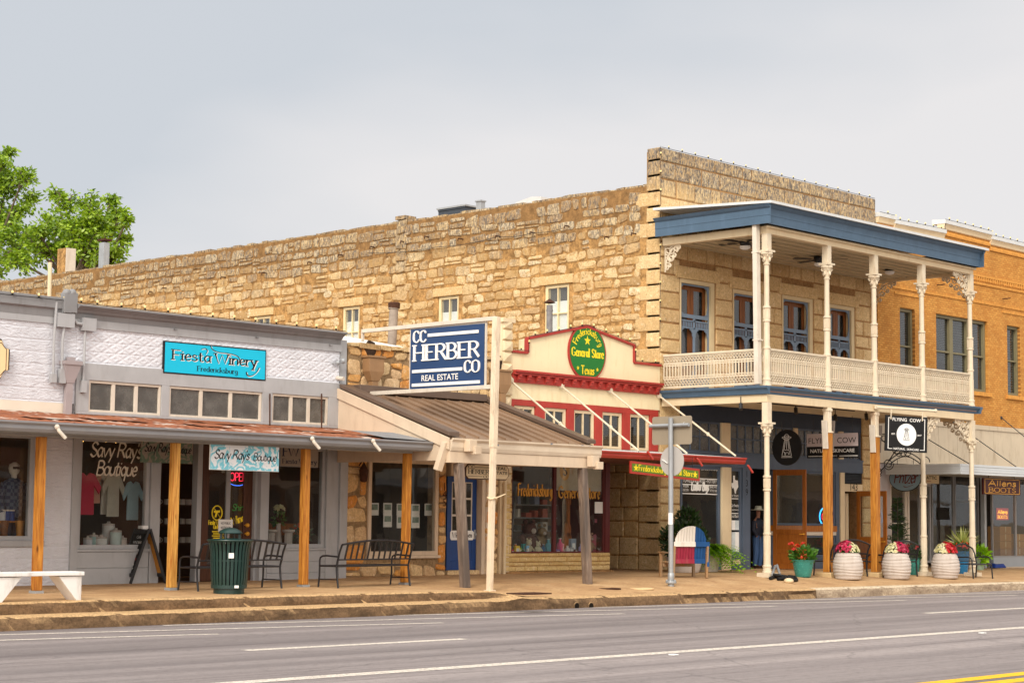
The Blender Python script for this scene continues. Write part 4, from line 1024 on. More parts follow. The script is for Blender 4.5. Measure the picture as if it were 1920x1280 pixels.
# scroll brackets of cast iron lace
def lace(corner, dirx, name, w=.9, h=.75, mat=m_colm):
    q = MB(); c = Vector(corner); d = Vector(dirx)
    P = lambda s, z: c+d*s-UZ*z
    rd2 = random.Random(2)
    q.bar(P(0,0), P(w,0), .03, .03); q.bar(P(0,0), P(0,h), .03, .03)
    def spiral(s, z, r, dr, turns=1.6, a0=0):
        q.tube([P(s+(r*(1-k/34))*math.cos(a0+dr*turns*2*math.pi*k/24), z+(r*(1-k/34))*math.sin(a0+dr*turns*2*math.pi*k/24)) for k in range(25)], .02, 5)
    for (s, z, r) in ((.16,.15,.13),(.42,.14,.12),(.66,.11,.09),(.15,.42,.11),(.36,.36,.1),(.12,.62,.08),(.56,.28,.07),(.27,.56,.06),(.82,.07,.06)): spiral(s*w/.9, z*h/.75, r, rd2.choice((1,-1)), 1.5, rd2.uniform(0,6))
    q.tube([P(w*math.cos(a)**1.0*1.0, h*math.sin(a)) if False else P(w*(1-math.sin(a)), h*(1-math.cos(a))) for a in [k*math.pi/24 for k in range(13)]], .022, 5)
    return q.build(name, mat, BAL)
for z, xs_ in ((zr0-.01, ((BX[4]-.1,-1),)), (zbb-.01, ((BX[4]-.1,-1),(BX[3]+.1,1)))):
    for x, s in xs_: lace((x, YB, z), (s,0,0), 'lace_bracket')
lace((BX[4], YB+.1, zr0-.01), (0,1,0), 'lace_bracket'); lace((BX[4], F0-.05, zr0-.01), (0,-1,0), 'lace_bracket'); lace((BX[4], YB+.1, zbb-.01), (0,1,0), 'lace_bracket')
lace((BX[0], F0-.05, zr0-.01), (0,-1,0), 'lace_bracket', .55, .75)
# rectangular rainwater leader beside the corner column
p0, p1 = fx(1417,392,BX[0]-.25), fx(1421,720,BX[0]-.25)
q = MB(); q.bar(p1, p0, .17, .14, up=UY); q.box(p0.x-.09, p0.y-.12, p0.z-.02, p0.x+.12, p0.y+.1, p0.z+.1)
for s in (.25,.75): c = p1.lerp(p0, s); q.box(c.x-.09, c.y-.105, c.z-.02, c.x+.12, c.y+.1, c.z+.02)
q.build('rain_leader', m_white, BAL, bevel=.006)
# black lighting track with spots under the balcony
TR = thing('track_light', 'black lighting track with small black spotlights under the balcony ceiling', 'track light', (44, 31, zf0-.1))
a_, c_ = fy(1448,771,YB+.5), fy(1636,772,YB+1.6)
zt3 = zf0-.13
q = MB(); q.bar((a_.x, YB+1.0, zt3), (BX[2]+.3, YB+.9, zt3), .05, .06); q.build('track_bar', m_black, TR)
for k, (px, py) in enumerate(((1389,757),(1492,765),(1566,778),(1624,776))):
    p = fy(px, py, YB+.7); q = MB(); q.bar((p.x, p.y, zf0-.05), (p.x, p.y, p.z), .02, .02); q.tube([p, p+Vector((-.1,-.08,-.16))], .055, 10); q.build('spotlight', m_black, TR, smooth=40)
# ceiling fans
for k, (px, py) in enumerate(((1397,455),(1536,487),(1668,503))):
    p = fy(px, py, 31.4); zt4 = zx-.16
    F = thing('ceiling_fan', ('black ceiling fan nearest the corner rain leader under the balcony roof','black ceiling fan in the middle of the balcony roof, half hidden behind the second column','black ceiling fan under the far end of the balcony roof, seen clear between two columns')[k], 'ceiling fan', (p.x, p.y, zt4), 'fans under the balcony roof')
    q = MB(); q.lathe([(.09,zt4-.06),(.09,zt4)], (p.x,p.y,0), 12); q.tube([(p.x,p.y,zt4-.05),(p.x,p.y,p.z+.1)], .02, 8); q.build('down_rod', m_black, F, smooth=40)
    q = MB(); q.lathe([(.05,.14),(.15,.1),(.17,.02),(.15,-.06),(.08,-.09)], (p.x,p.y,p.z), 18); q.build('motor', m_black, F, smooth=40)
    q = MB(); q.lathe([(.1,-.095),(.16,-.1),(.15,-.16),(.08,-.2),(.01,-.21)], (p.x,p.y,p.z), 16); q.build('light_bowl', m_paper, F, smooth=50)
    for j in range(5):
        a = j*2*math.pi/5+.4+k; d = Vector((math.cos(a), math.sin(a), 0)); q = MB(); q.bar(Vector(p)+d*.15, Vector(p)+d*.3, .05, .02); q.bar(Vector(p)+d*.28, Vector(p)+d*.85, .13, .012, up=(.12*d.y,-.12*d.x,1), w1=.16); q.build('blade', m_black, F)
# timber props
for i, lab in ((1, 'square orange timber prop under the cut iron column beside the hanging oval signs'), (2, 'square orange timber prop behind the black square hanging sign')):
    x = BX[i]; px = (0,1552,1641)[i]; z0 = gz(x, YB); z1 = fy(px, 808 if i == 1 else 816, YB).z-.052
    T_ = thing('timber_prop', lab, 'post', (x, YB, z0), 'timber props under the balcony')
    q = MB(); q.box(x-.105, YB-.105, z0+.12, x+.105, YB+.105, z1); q.build('post', m_pine2, T_, bevel=.012)
    q = MB(); q.box(x-.26, YB-.26, z0-.06, x+.26, YB+.26, z0+.118); q.build('footing', paint('pale footing', S(206,178,134), .1, 5, .85, .2, .3, 25), T_, bevel=.03)
    for s in (-1, 1):
        q = MB(); q.bar((x+s*.13, YB-.02, z1-.45), (x+s*.2, YB-.03, z1+.35), .05, .17, up=UY); q.build('cheek_plank', m_white if s < 0 else m_grayw, T_, bevel=.005)

# ================================================================== TAN BRICK BUILDING
XB0, XB1 = XE+.03, 72
BB = thing('brick_building', 'two storey tan brick building with stepped parapet and olive window trim', 'building', (XB0, F0, 0))
steps = [(XB0, fy(1674,402).x if False else fy(1674,402,F0).x, fy(1650,398,F0).z), ]
xs1, xs2, xs3, xs4 = fy(1674,405,F0).x, fy(1767,410,F0).x, fy(1855,430,F0).x, 66.4
za, zb_, zc2, zd = fy(1650,402,F0).z, fy(1690,418,F0).z, fy(1775,416,F0).z, fy(1890,452,F0).z
top = [(XB0, za),(xs1, za),(xs1, zb_),(xs2, zb_+.05),(xs2, zc2),(xs3, zc2-.03),(xs3, zd),(66.4, zd-.03),(66.4,za),(XB1,za)]
WB = [RC(1687,576,1716,681), RC(1755,587,1853,735), RC(1888,607,1914,741)]
WB = [(a, c, z0, z1) for a, c, z0, z1 in WB]
zw1 = WB[1][3]; zw0 = fy(1840,735,F0).z
WB = [(a, c, zw0, zw1) for a, c, _, _ in WB]
zbt = fy(1700,785,F0).z
b = MB(); pierced(b, XB0, XB1, zbt, 10.9, WB, F0, F0+.35)
for (x0, z0), (x1, z1) in zip(top, top[1:]):
    if x1-x0 > .05: b.prism([(0,10.9),(x1-x0,10.9),(x1-x0,z1-.3),(0,z0-.3)], (x0, F0+.35, 0), UX, UZ, (0,-.35,0))
b.box(XB0, F0+.35, -.5, XB0+.35, 60, 10.8); b.box(XB1-.35, F0+.35, -.5, XB1, 60, 10.8); b.box(XB0+.35, F0+.35, 10.4, XB1-.35, 60, 10.5)
b.build('brick_wall', m_brick, BB)
b = MB(); c_ = MB(); g_ = MB()
for (x0, z0), (x1, z1) in zip(top, top[1:]):
    if x1-x0 > .05:
        d = Vector((x1-x0, 0, z1-z0))
        b.prism([(-.05,-.5),(-.05,-.42),(0,-.34),(0,-.3),(.02,-.3),(.02,-.5)], (x0, F0, z0), UY, UZ, d)
        c_.prism([(-.02,-.3),(-.06,-.28),(-.08,-.2),(-.12,-.12),(-.12,-.1),(.2,-.1),(.2,-.3)], (x0-.02, F0, z0), UY, UZ, d+Vector((.04,0,0)))
        g_.prism([(-.15,-.1),(-.15,.03),(.4,.07),(.4,-.1)], (x0-.04, F0, z0), UY, UZ, d+Vector((.08,0,0)))
b.build('corbel_course', m_brick_soldier, BB); c_.build('coping_mould', m_cream, BB); g_.build('coping_cap', m_galvl, BB)
b = MB()
zd1 = fy(1850,522,F0).z; n = int((XB1-XB0)/.16)
b.box(XB0, F0-.05, zd1+.0, XB1, F0-.002, zd1+.09); b.box(XB0, F0-.04, zd1-.28, XB1, F0-.002, zd1-.2)
for k in range(n): x = XB0+.16*k; b.box(x, F0-.045, zd1-.14, x+.085, F0-.002, zd1-.002)
b.box(XB0+.9, F0-.035, zd1-.95, XB1, F0-.002, zd1-.87)
for a, c, z0, z1 in WB:
    if c-a < 1.6: b.box(a-.35, F0-.031, z1+.42, c+.35, F0-.002, z1+.5)
    else: b.box(a-.2, F0-.031, z1+.62, c+.2, F0-.002, z1+.7)
    b.box(a-.15, F0-.09, z0-.14, c+.15, F0-.002, z0-.0)
b.build('string_course', m_brick_soldier, BB)
b = MB()
for px, py in ((1757,569-35),(1805,558),(1880,560)): p = fy(px, py, F0); b.tube([p, p+Vector((0,-.2,-.01)), p+Vector((.12,-.24,.02))], .02, 6)
b.build('iron_hook', m_iron, BB)
for a, c, z0, z1 in WB:
    for k, nn in enumerate([1] if c-a < 1.6 else [1,1,1]):
        x0 = lerp(a, c, k/(1 if c-a < 1.6 else 3)); x1 = lerp(a, c, (k+1)/(1 if c-a < 1.6 else 3))
        f, _ = framed(BB, x0, x1, z0, z1, F0+.1, .11, .2, 1, 2, m_olive, m_glass_d, 'window', .06, .1)
        q = MB(); m_bl = paint('window blind', S(206,212,206), .04, 3, .6)
        for j in range(26):
            z = lerp(z1-.15, lerp(z0, z1, .36 if (k+int(a)) % 2 else .05), j/25); q.bar((x0+.13, F0+.26, z), (x1-.13, F0+.26, z), .05, .006, up=(0,.6,1))
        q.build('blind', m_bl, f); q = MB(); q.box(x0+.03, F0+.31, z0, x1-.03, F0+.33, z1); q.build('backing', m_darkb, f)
# boarded transom band, canopy, shop front
zt0, zt1 = fy(1840,871,F0).z, zbt
b = MB(); xx = XB0
while xx < XB1: b.box(xx+.006, F0-.02, zt0, xx+1.24, F0+.2, zt1-.16); xx += 1.25
b.box(XB0, F0-.06, zt1-.158, XB1, F0+.2, zt1-.002); b.box(XB0, F0-.05, zt0-.12, XB1, F0+.2, zt0-.003)
b.build('transom_board', paint('stained pale boarding', S(198,182,158), .06, 1.2, .6, .3, .05, 20, .6, S(150,126,100)), BB)
xc0 = XB0+.35; pc = fx(1800, 880, xc0); YC = pc.y
CN = thing('metal_canopy', 'pale metal canopy with ribbed edge hung on rods in front of the brick building', 'canopy', (xc0, F0, 3))
zc0, zc1 = fy(1860,891,YC).z, fy(1860,872,YC).z
b = MB(); b.box(xc0, YC, zc0+.04, XB1, F0-.06, zc1-.06); b.build('deck', m_galv, CN)
b = MB(); hcn = zc1-zc0
for k in range(4): b.box(xc0, YC-.05-.012*(k % 2), lerp(zc0,zc1,k/4), XB1, YC-.002, lerp(zc0,zc1,(k+1)/4)-.006); b.box(xc0-.05-.012*(k % 2), YC-.05, lerp(zc0,zc1,k/4), xc0-.002, F0-.07, lerp(zc0,zc1,(k+1)/4)-.006)
b.build('edge_trim', paint('pale blue metal edge', S(200,205,208), .05, 2, .4, .45, .02, 30), CN)
for px, py in ((1700,800),(1787,792),(1877,783)):
    a = fy(px, py, F0); q = MB(); q.tube([a+Vector((0,-.02,0)), (a.x, YC+.3, zc1-.05)], .016, 6); q.sphere(a, .06); q.build('rod', m_black, CN)
zr_ = .0; YF2 = F0+1.4
# shop fronts: white entrance with oval sign at the left, glazed recess, display window
def gy(px, py=980, Y=F0): return fy(px, py, Y).x
b = MB(); zsill = fy(1880,1044,F0).z
xa1, xa2 = gy(1862), XB1
b.box(xa1, F0, fy(1880,1062,F0).z, xa2, F0+.2, zsill); b.box(gy(1846), F0, -.4, gy(1850), F0+.15, zt0-.12)
b.build('stall_riser', paint('pale grey panel', S(168,176,184), .05, 2, .5), BB)
b = MB(); b.box(xa1, F0-.05, -.6, xa2, F0+.25, fy(1880,1062,F0).z-.002); b.build('base_course', m_beige, BB)
framed(BB, xa1, gy(1906), zsill, zt0-.13, F0+.02, .05, .08, 1, 1, m_silver, m_glass, 'display_window'); framed(BB, gy(1906)+.004, xa2, zsill, zt0-.13, F0+.02, .05, .08, 3, 1, m_silver, m_glass, 'display_window')
# left glazed door and window next to the limestone pier
xw = gy(1671, 990, F0+.1); xw2 = gy(1697, 990, F0+.1)
q = MB(); q.box(XB0+.0, F0+.06, -.3, gy(1668, 990, F0+.1), F0+.25, zt0-.13); q.box(gy(1668,990,F0+.1)+.002, F0+.06, 2.75, gy(1745,990,F0+.1), F0+.25, zt0-.13); q.build('plaster_panel', paint('pale lilac grey plaster', S(186,178,178), .05, 1.5, .7), BB)
framed(BB, gy(1668,990,F0+.1)+.004, gy(1700,990,F0+.1), .1, 2.746, F0+.08, .1, .1, 1, 2, m_white, m_glass, 'entrance_door')
framed(BB, gy(1703,990,F0+.1), gy(1745,990,F0+.1), .1, 2.746, F0+.08, .06, .1, 2, 1, m_silver, m_glass, 'display_window')
q = MB(); q.box(gy(1700,990,F0+.1)+.003, F0+.04, -.3, gy(1703,990,F0+.1)-.003, F0+.25, 2.746); q.build('door_jamb', m_white, BB)
framed(BB, gy(1748,990,F0+1.6), gy(1790,990,F0+1.6), -.0, zt0-.13, F0+1.6, .07, .1, 1, 1, m_silver, m_glass, 'shop_door'); framed(BB, gy(1791,990,F0+1.6), gy(1836,990,F0+1.6), 0, zt0-.13, F0+1.6, .07, .1, 1, 3, m_silver, m_glass, 'shop_door')
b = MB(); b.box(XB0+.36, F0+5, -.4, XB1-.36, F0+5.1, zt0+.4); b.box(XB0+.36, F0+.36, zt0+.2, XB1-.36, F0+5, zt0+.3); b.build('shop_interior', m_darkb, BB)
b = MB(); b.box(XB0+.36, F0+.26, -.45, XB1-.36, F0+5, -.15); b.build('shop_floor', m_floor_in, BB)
# ================================================================== GENERAL STORE (cream front, red trim)
XG0, XG1 = fy(957,760,F0).x, XS+.02
GS = thing('general_store_building', 'narrow cream shop front with stepped red edged parapet and red framed windows', 'building', (XG0, F0, 0))
pk = [(955,660),(988,664),(988,636),(1098,613.5),(1190,650),(1190,663),(1236,661)]
P_ = [fy(x, y, F0) for x, y in pk]
zA, zB, zP, zC = fy(972,661,F0).z, fy(990,636,F0).z, fy(1098,614,F0).z, fy(1189,649,F0).z
xA_, xB_, xC_ = fy(988,650,F0).x, fy(1098,614,F0).x, fy(1188,650,F0).x
prof = [(XG0,zA),(xA_,zA),(xA_,zB),(xB_,zP),(xC_,zC),(xC_,zA+.04),(XG1,zA+.04)]
zr1, zr0_ = fy(957,747,F0).z, fy(1232,846,F0).z           # red window zone
zk1 = fy(957,693,F0).z; zk0 = fy(957,706,F0).z
WG = [RC(a, 770, c, 830) for a, c in ((963,1003),(1021,1062),(1076,1115),(1129,1167),(1181,1218))]
zga, zgb = fy(1148,773,F0).z, fy(1148,842,F0).z
WG = [(a, c, zgb, zga) for a, c, _, _ in WG]
prof_gs = list(prof); b = MB(); b.prism([(x-XG0, z) for x, z in [(XG0,zr1)]+[(XG1,zr1)]+prof[::-1]], (XG0, F0, 0), UX, UZ, (0,.3,0))
b.build('facade_panel', paint('cream stucco', S(232,216,178), .05, 1.0, .75, .25, .12, 50, .35, S(206,168,110)), GS)
b = MB()
for (x0, z0), (x1, z1) in zip(prof, prof[1:]): b.bar((x0, F0-.0, z0+.02), (x1, F0-.0, z1+.02), .14 if abs(x1-x0) > .01 else .07, .07 if abs(x1-x0) > .01 else .14, up=UZ if abs(x1-x0) > .01 else UY)
b.build('parapet_trim', m_red, GS, bevel=.01)
b = MB(); b.box(XG0, F0-.22, zk1-.06, XG1-.06, F0-.002, zk1); b.box(XG0, F0-.17, zk1-.12, XG1-.06, F0-.002, zk1-.062); b.box(XG0, F0-.09, zk0-.14, XG1-.06, F0-.002, zk1-.122)
n = 17
for k in range(n):
    x = lerp(XG0+.18, XG1-.28, k/(n-1)); b.prism([(0,0),(-.12,0),(-.12,-.05),(-.08,-.07),(-.09,-.11),(-.05,-.14),(0,-.16)], (x-.05, F0-.09, zk1-.124), UY, UZ, (.1,0,0))
b.build('bracket_cornice', m_red, GS, bevel=.006, seg=1)
b = MB(); pierced(b, XG0, XG1-.08, zr0_, zr1-.004, WG, F0-.02, F0+.25); b.build('window_surround', m_red, GS, bevel=.006)
for i, (a, c, z0, z1) in enumerate(WG):
    f, _ = framed(GS, a+.004, c-.004, z0+.004, z1-.004, F0+.03, .08, .08, 2, 1, m_cream, m_glass_d, 'window', .04, .05)
    if i > 2:
        q = MB()
        for j in range(16): z = lerp(z0+.05, z1-.05, j/15); q.bar((a+.05, F0+.14, z), (c-.05, F0+.14, z), .05, .006, up=(0,.7,1))
        q.build('blind', paint('brown slat blind', S(150,136,110), .1, 3, .6), f)
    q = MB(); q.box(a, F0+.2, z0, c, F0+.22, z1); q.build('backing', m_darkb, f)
# rock faced corner pilaster
b = MB(); stones(b, .36, fy(945,598,F0).z-2.3, (XG0-.36, F0-.02, 2.3), UX, UZ, -UY, (), ch=(.28,.3), cw=(.36,.37), g=.006, jit=.003, proud=.06, bulge=.07, corner=.01, split=0)
b.box(XG0-.42, F0-.12, fy(945,604,F0).z, XG0+.04, F0+.25, fy(945,597,F0).z)
b.build('rock_faced_pilaster', m_cream, GS)
b = MB(); b.box(XG0-.36, F0-.018, -.5, XG0, F0+.3, fy(945,604,F0).z); b.build('pilaster_core', m_cream, GS)
# lower shop front
zs, zt5 = fy(1040,1037,F0).z, 2.95
xk1 = fy(1143,1050,F0).x; xw1_ = fy(1135,950,F0).x; xm_ = fy(1042,950,F0).x; xw0_ = fy(959,950,F0).x; xq0 = fy(943,1000,F0).x
b = MB(); rows = [.05,.2,.32,.44,zs]
stones(b, xk1-xq0, zs, (xq0, F0-.02, .06), UX, UZ, -UY, (), rows=[0,.14,.24,.38,.48,zs-.06], cw=(.3,.95), g=.006, jit=.002, proud=.012, bulge=.003, corner=.008, split=0, rnd=random.Random(4))
stones(b, xw0_-xq0, zt5-zs, (xq0, F0-.02, zs), UX, UZ, -UY, (), ch=(.1,.26), cw=(.12,.3), g=.006, jit=.002, proud=.012, bulge=.003, corner=.008, split=.3, rnd=random.Random(6))
b.build('kick_stones', m_kick, GS)
b = MB(); b.box(xq0, F0, .06, xk1, F0+.25, zs-.001); b.box(xq0, F0, zs, xw0_, F0+.25, zt5); b.box(xq0-.02, F0-.1, -.5, xk1+.05, F0+.25, .058)
b.build('kick_core', m_ash_m, GS)
b = MB(); b.tube([(xq0-.04, F0-.1, 0), (xq0-.04, F0-.1, 2.9)], .045, 10); b.build('downpipe', m_cream, GS, smooth=50)
m_maroon = paint('maroon shop frame', S(92,30,28), .1, 3, .45, .4, .04, 40)
framed(GS, xw0_+.002, xm_-.002, zs+.004, zt5, F0+.02, .05, .1, 1, 1, m_maroon, m_glass, 'shop_window'); f2, _ = framed(GS, xm_+.002, xw1_, zs+.004, zt5, F0+.02, .05, .1, 1, 1, m_maroon, m_glass, 'shop_window')
fl = [o for o in GS.children if o.name.startswith('shop_window')][0]
zt6 = fy(1010,930,F0).z
q = MB(); script(q, 'Fredericksburg', ((xw0_+xm_)/2+.1, F0+.052, zt6), UX, UZ, .32, 'black', .003, width=(xm_-xw0_)*.78, align='c'); q.build('window_lettering', m_lgold, fl)
q = MB(); script(q, 'General Store', ((xm_+xw1_)/2, F0+.052, zt6-.03), UX, UZ, .32, 'black', .003, width=(xw1_-xm_)*.85, align='c'); q.build('window_lettering', m_lgold, f2)
q = MB(); p = fy(1125,950,F0); q.box(p.x-.16, F0+.05, p.z-.17, p.x+.17, F0+.053, p.z+.14); q.build('window_notice', m_paper, f2)
# recessed entrance
b = MB(); b.box(xk1-.1, F0+.252, 0, xk1, 35.4, 3.3); b.box(xw1_+.002, F0+.0, zs+.002, xk1, F0+.25, 3.2); b.box(xk1+.002, 35.35, -.1, XG1, 35.5, 3.3); b.build('entrance_wall', m_maroon, GS)
b = MB(); b.box(xk1+.2, 35.28, .05, xk1+1.35, 35.345, 2.4); d = b.build('door', paint('dark green door', S(24,44,38), .1, 3, .5), GS, bevel=.01)
q = MB(); q.box(xk1+.36, 35.27, 1.0, xk1+1.2, 35.278, 2.2); q.build('pane', m_glass_d, d)
b = MB(); b.box(XG0, F0+.25, 3.0, XG1-.02, 37, 3.1); b.box(XG0-.02, F0+.25, -.1, XG0+.05, 39, 3.1); b.box(XG0, 38.9, -.1, xk1, 39, 3.1); b.box(xk1-.3, 35.4, 0, xk1-.2, 39, 3.1); b.build('shop_interior', paint('cream shop interior', S(150,132,108), .1, .8, .9, .1, 0), GS)
b = MB(); b.box(XG0, F0+.25, -.1, xk1, 39, .04); b.box(xw0_, F0+.13, zs-.1, xw1_, F0+1.2, zs-.02); b.build('shop_floor', m_floor_in, GS)
b = MB(); b.box(XG0, F0+.35, -.4, XG0+.2, 62, 5.2); b.box(XG0+.2, F0+.35, 5.0, XG1-.05, 62, 5.15); b.build('side_and_roof', m_ash_m, GS)
# red awning hung on rods
YA = 30.25; xa0 = XG0-.1; xa1_ = fy(1398,864,YA).x; zaw1, zaw0 = fy(1395,858,YA).z, fy(1395,870,YA).z
AW = thing('red_awning', 'flat red edged metal awning hung on four cream rods below the round green sign', 'awning', (xa0, F0, 3))
b = MB(); z2 = zr0_-.05
b.add([(xa0,YA+.1,zaw1-.03),(xa1_,YA+.1,zaw1-.03),(xa1_,F0-.02,z2),(xa0,F0-.02,z2),(xa0,YA+.1,zaw1+.01),(xa1_,YA+.1,zaw1+.01),(xa1_,F0-.02,z2+.04),(xa0,F0-.02,z2+.04)], [(3,2,1,0),(4,5,6,7),(0,1,5,4),(1,2,6,5),(2,3,7,6),(3,0,4,7)])
b.build('sheet', m_galvl, AW)
b = MB(); hg = zaw1-zaw0; pr = [(0,0),(-.07,0),(-.11,hg*.35),(-.11,hg*.6),(-.15,hg*.8),(-.15,hg),(-.12,hg),(-.1,hg*.85),(0,hg*.7)]
b.prism(pr, (xa0, YA+.1, zaw0), UY, UZ, (xa1_-xa0, 0, 0)); b.box(xa1_-.03, YA+.1, zaw0+.02, xa1_, F0-.05, zaw1-.03); b.box(xa0, YA+.1, zaw0+.02, xa0+.03, F0-.05, zaw1-.03)
b.build('gutter', m_redaw, AW)
b = MB(); b.box(xa0+.03, YA+.12, zaw0+.0, xa1_-.03, F0-.05, zaw0+.03); b.build('soffit', paint('maroon soffit', S(96,52,44), .1, 2, .6), AW)
for (px, py) in ((1213,846),(1306,859),(1401,872)):
    p = fy(px, py, YA-.03); q = MB(); q.tube([p, p+Vector((.02,-.03,-.02)), p+Vector((.12,-.1,-.2))], .03, 8); q.build('drain_stub', m_redaw, AW)
for (wx, wy, ex, ey) in ((957,713,1075,812),(1052,723,1200,842),(1143,732,1296,838),(1235,741,1384,861)):
    a = fy(wx, wy, F0-.02); yy = YA+.3 if wx != 1143 else YA+.3
    e = fy(ex, ey, YA+.35); e = Vector((a.x, YA+.35, zaw1+.06)); q = MB(); q.tube([a, e], .028, 8); q.sphere(a, .1, 10, 6); q.sphere(a.lerp(e, .65), .05, 8, 5, sz=1.2); q.build('rod', m_colm, AW, smooth=50)
# its signs
p = fy(1099,661,F0); RD = .92
rs = (fy(1134,661,F0).x-fy(1064,661,F0).x)/2
SG = thing('round_sign', 'round green shop sign with red rim and yellow lettering high on the cream parapet', 'sign', (p.x, F0, p.z))
q = MB(); q.ell((p.x, F0-.002, p.z), UX, UZ, rs, rs, (0,-.05,0), 48); q.build('rim', m_red, SG)
q = MB(); q.ell((p.x, F0-.0525, p.z), UX, UZ, rs*.94, rs*.94, (0,-.008,0), 48); q.build('face', paint('green sign paint', S(28,112,44), .06, 2, .5), SG)
q = MB(); Yf = F0-.061
script(q, 'Fredericksburg', (p.x, Yf, p.z), UX, UZ, rs*.24, 'black', .004, align='c', arc=(rs*.64, math.pi/2), width=rs*1.55)
script(q, 'General Store', (p.x, Yf, p.z-rs*.16), UX, UZ, rs*.3, 'serif', .004, align='c', width=rs*1.72)
script(q, 'Texas', (p.x, Yf, p.z-rs*.78), UX, UZ, rs*.3, 'black', .004, align='c', width=rs*.72)
def star(mb, o, r, d=(0,-.004,0), m=0): mb.prism([((r if k % 2 == 0 else r*.4)*math.sin(k*math.pi/5), (r if k % 2 == 0 else r*.4)*math.cos(k*math.pi/5)) for k in range(10)], o, UX, UZ, d, m)
star(q, (p.x-.02, Yf, p.z+rs*.42), rs*.18); star(q, (p.x-rs*.52, Yf, p.z-rs*.58), rs*.08); star(q, (p.x+rs*.52, Yf, p.z-rs*.58), rs*.08)
q.build('lettering', m_ly, SG)
YS = YA+.06; a, c = fy(1182,862,YS), fy(1312,897,YS); tl, tr, bl, br = fy(1182,862,YS), fy(1312,877.5,YS-.12), fy(1182,887,YS), fy(1312,899,YS-.12)
ux = (tr-tl); Ls = ux.length; ux.normalize(); uy = (tl-bl).normalized(); Hs = ((tl-bl).length+(tr-br).length)/2; nn = ux.cross(uy)
HS = thing('hanging_sign', 'long green hanging sign with red border and yellow gothic lettering under the red awning', 'sign', tuple(bl), )
q = MB(); q.prism([(0,0),(Ls,0),(Ls,Hs),(0,Hs)], bl, ux, uy, -nn*.05); q.build('border', m_redaw, HS, bevel=.006)
q = MB(); q.prism([(.06,.06),(Ls-.06,.06),(Ls-.06,Hs-.06),(.06,Hs-.06)], bl+nn*.002, ux, uy, nn*.006); q.build('face', paint('olive sign paint', S(92,122,36), .06, 2, .5), HS)
q = MB(); o = bl+nn*.009; script(q, 'Fredericksburg General Store', o+ux*Ls/2+uy*Hs*.3, ux, uy, Hs*.46, 'black', .004, align='c', width=Ls*.78)
for s in (.2, Ls-.2): q.prism([((.1 if k % 2 == 0 else .04)*math.sin(k*math.pi/5), (.1 if k % 2 == 0 else .04)*math.cos(k*math.pi/5)) for k in range(10)], o+ux*s+uy*Hs*.48, ux, uy, nn*.004)
q.build('lettering', m_ly, HS)
q = MB()
for s in (.3, Ls-.3): q.tube([tl+ux*s, Vector(tl+ux*s)+Vector((0,0,.25))], .008, 5)
q.build('chain', m_black, HS)

# ================================================================== HERBER STONE BUILDING
XH0, XH1 = fy(652,800,F0).x, XG0-.36
HB = thing('flagstone_building', 'one storey orange and cream flagstone shop front with blue door', 'building', (XH0, F0, 0))
ztop = fy(700,645,F0).z
win = RC(693,858,821,1040); dor = RC(840,885,909,1074)
win = (win[0], win[1], win[2], win[3]); dor = (fy(838,980,F0).x, fy(911,980,F0).x, -.02, 2.85)
b = MB(); pierced(b, XH0, XH1-.002, -.5, ztop-.1, [win, dor], F0+.05, F0+.4)
b.build('wall_core', m_flag_m, HB)
b = MB(); hs = [(win[0]-XH0-.02, win[1]-XH0+.02, win[2]-.03, win[3]+.02), (dor[0]-XH0, dor[1]-XH0, 0, dor[3])]
stones(b, XH1-XH0, ztop-.1, (XH0, F0+.05, 0), UX, UZ, -UY, hs, (.28,.55), (.26,.6), .014, .05, .03, .02, .06, 0, .3, rnd=random.Random(21))
b.build('flagstones', m_flag, HB)
b = MB(); x = XH0
while x < XH1-.1: w = min(random.uniform(.3,.7), XH1-x); b.bar((x, F0+.2, ztop-.06), (x+w-.02, F0+.2, ztop-.06+random.uniform(-.02,.02)), .5, random.uniform(.08,.14)); x += w
b.build('coping_stones', m_rubble, HB, bevel=.01)
f, _ = framed(HB, *win[:2], win[2], win[3], F0-.0, .1, .12, 1, 1, m_beige, m_glass, 'shop_window')
q = MB(); q.box(win[0]-.04, F0-.06, win[2]-.07, win[1]+.04, F0+.04, win[2]-.003); q.build('sill', m_beige, HB)
q = MB(); m_listing = paint('listing photo print', S(120,140,130), .35, 7, .5)
for px, py in ((702,954),(727,954),(727,976),(752,955),(752,978),(779,956),(779,978),(804,955)):
    p = fy(px, py, F0+.25); q.box(p.x-.14, p.y, p.z-.15, p.x+.14, p.y+.01, p.z+.15, 0); q.box(p.x-.11, p.y-.002, p.z-.02, p.x+.11, p.y, p.z+.12, 1)
q.build('listing_sheet', [m_paper, m_listing], f)
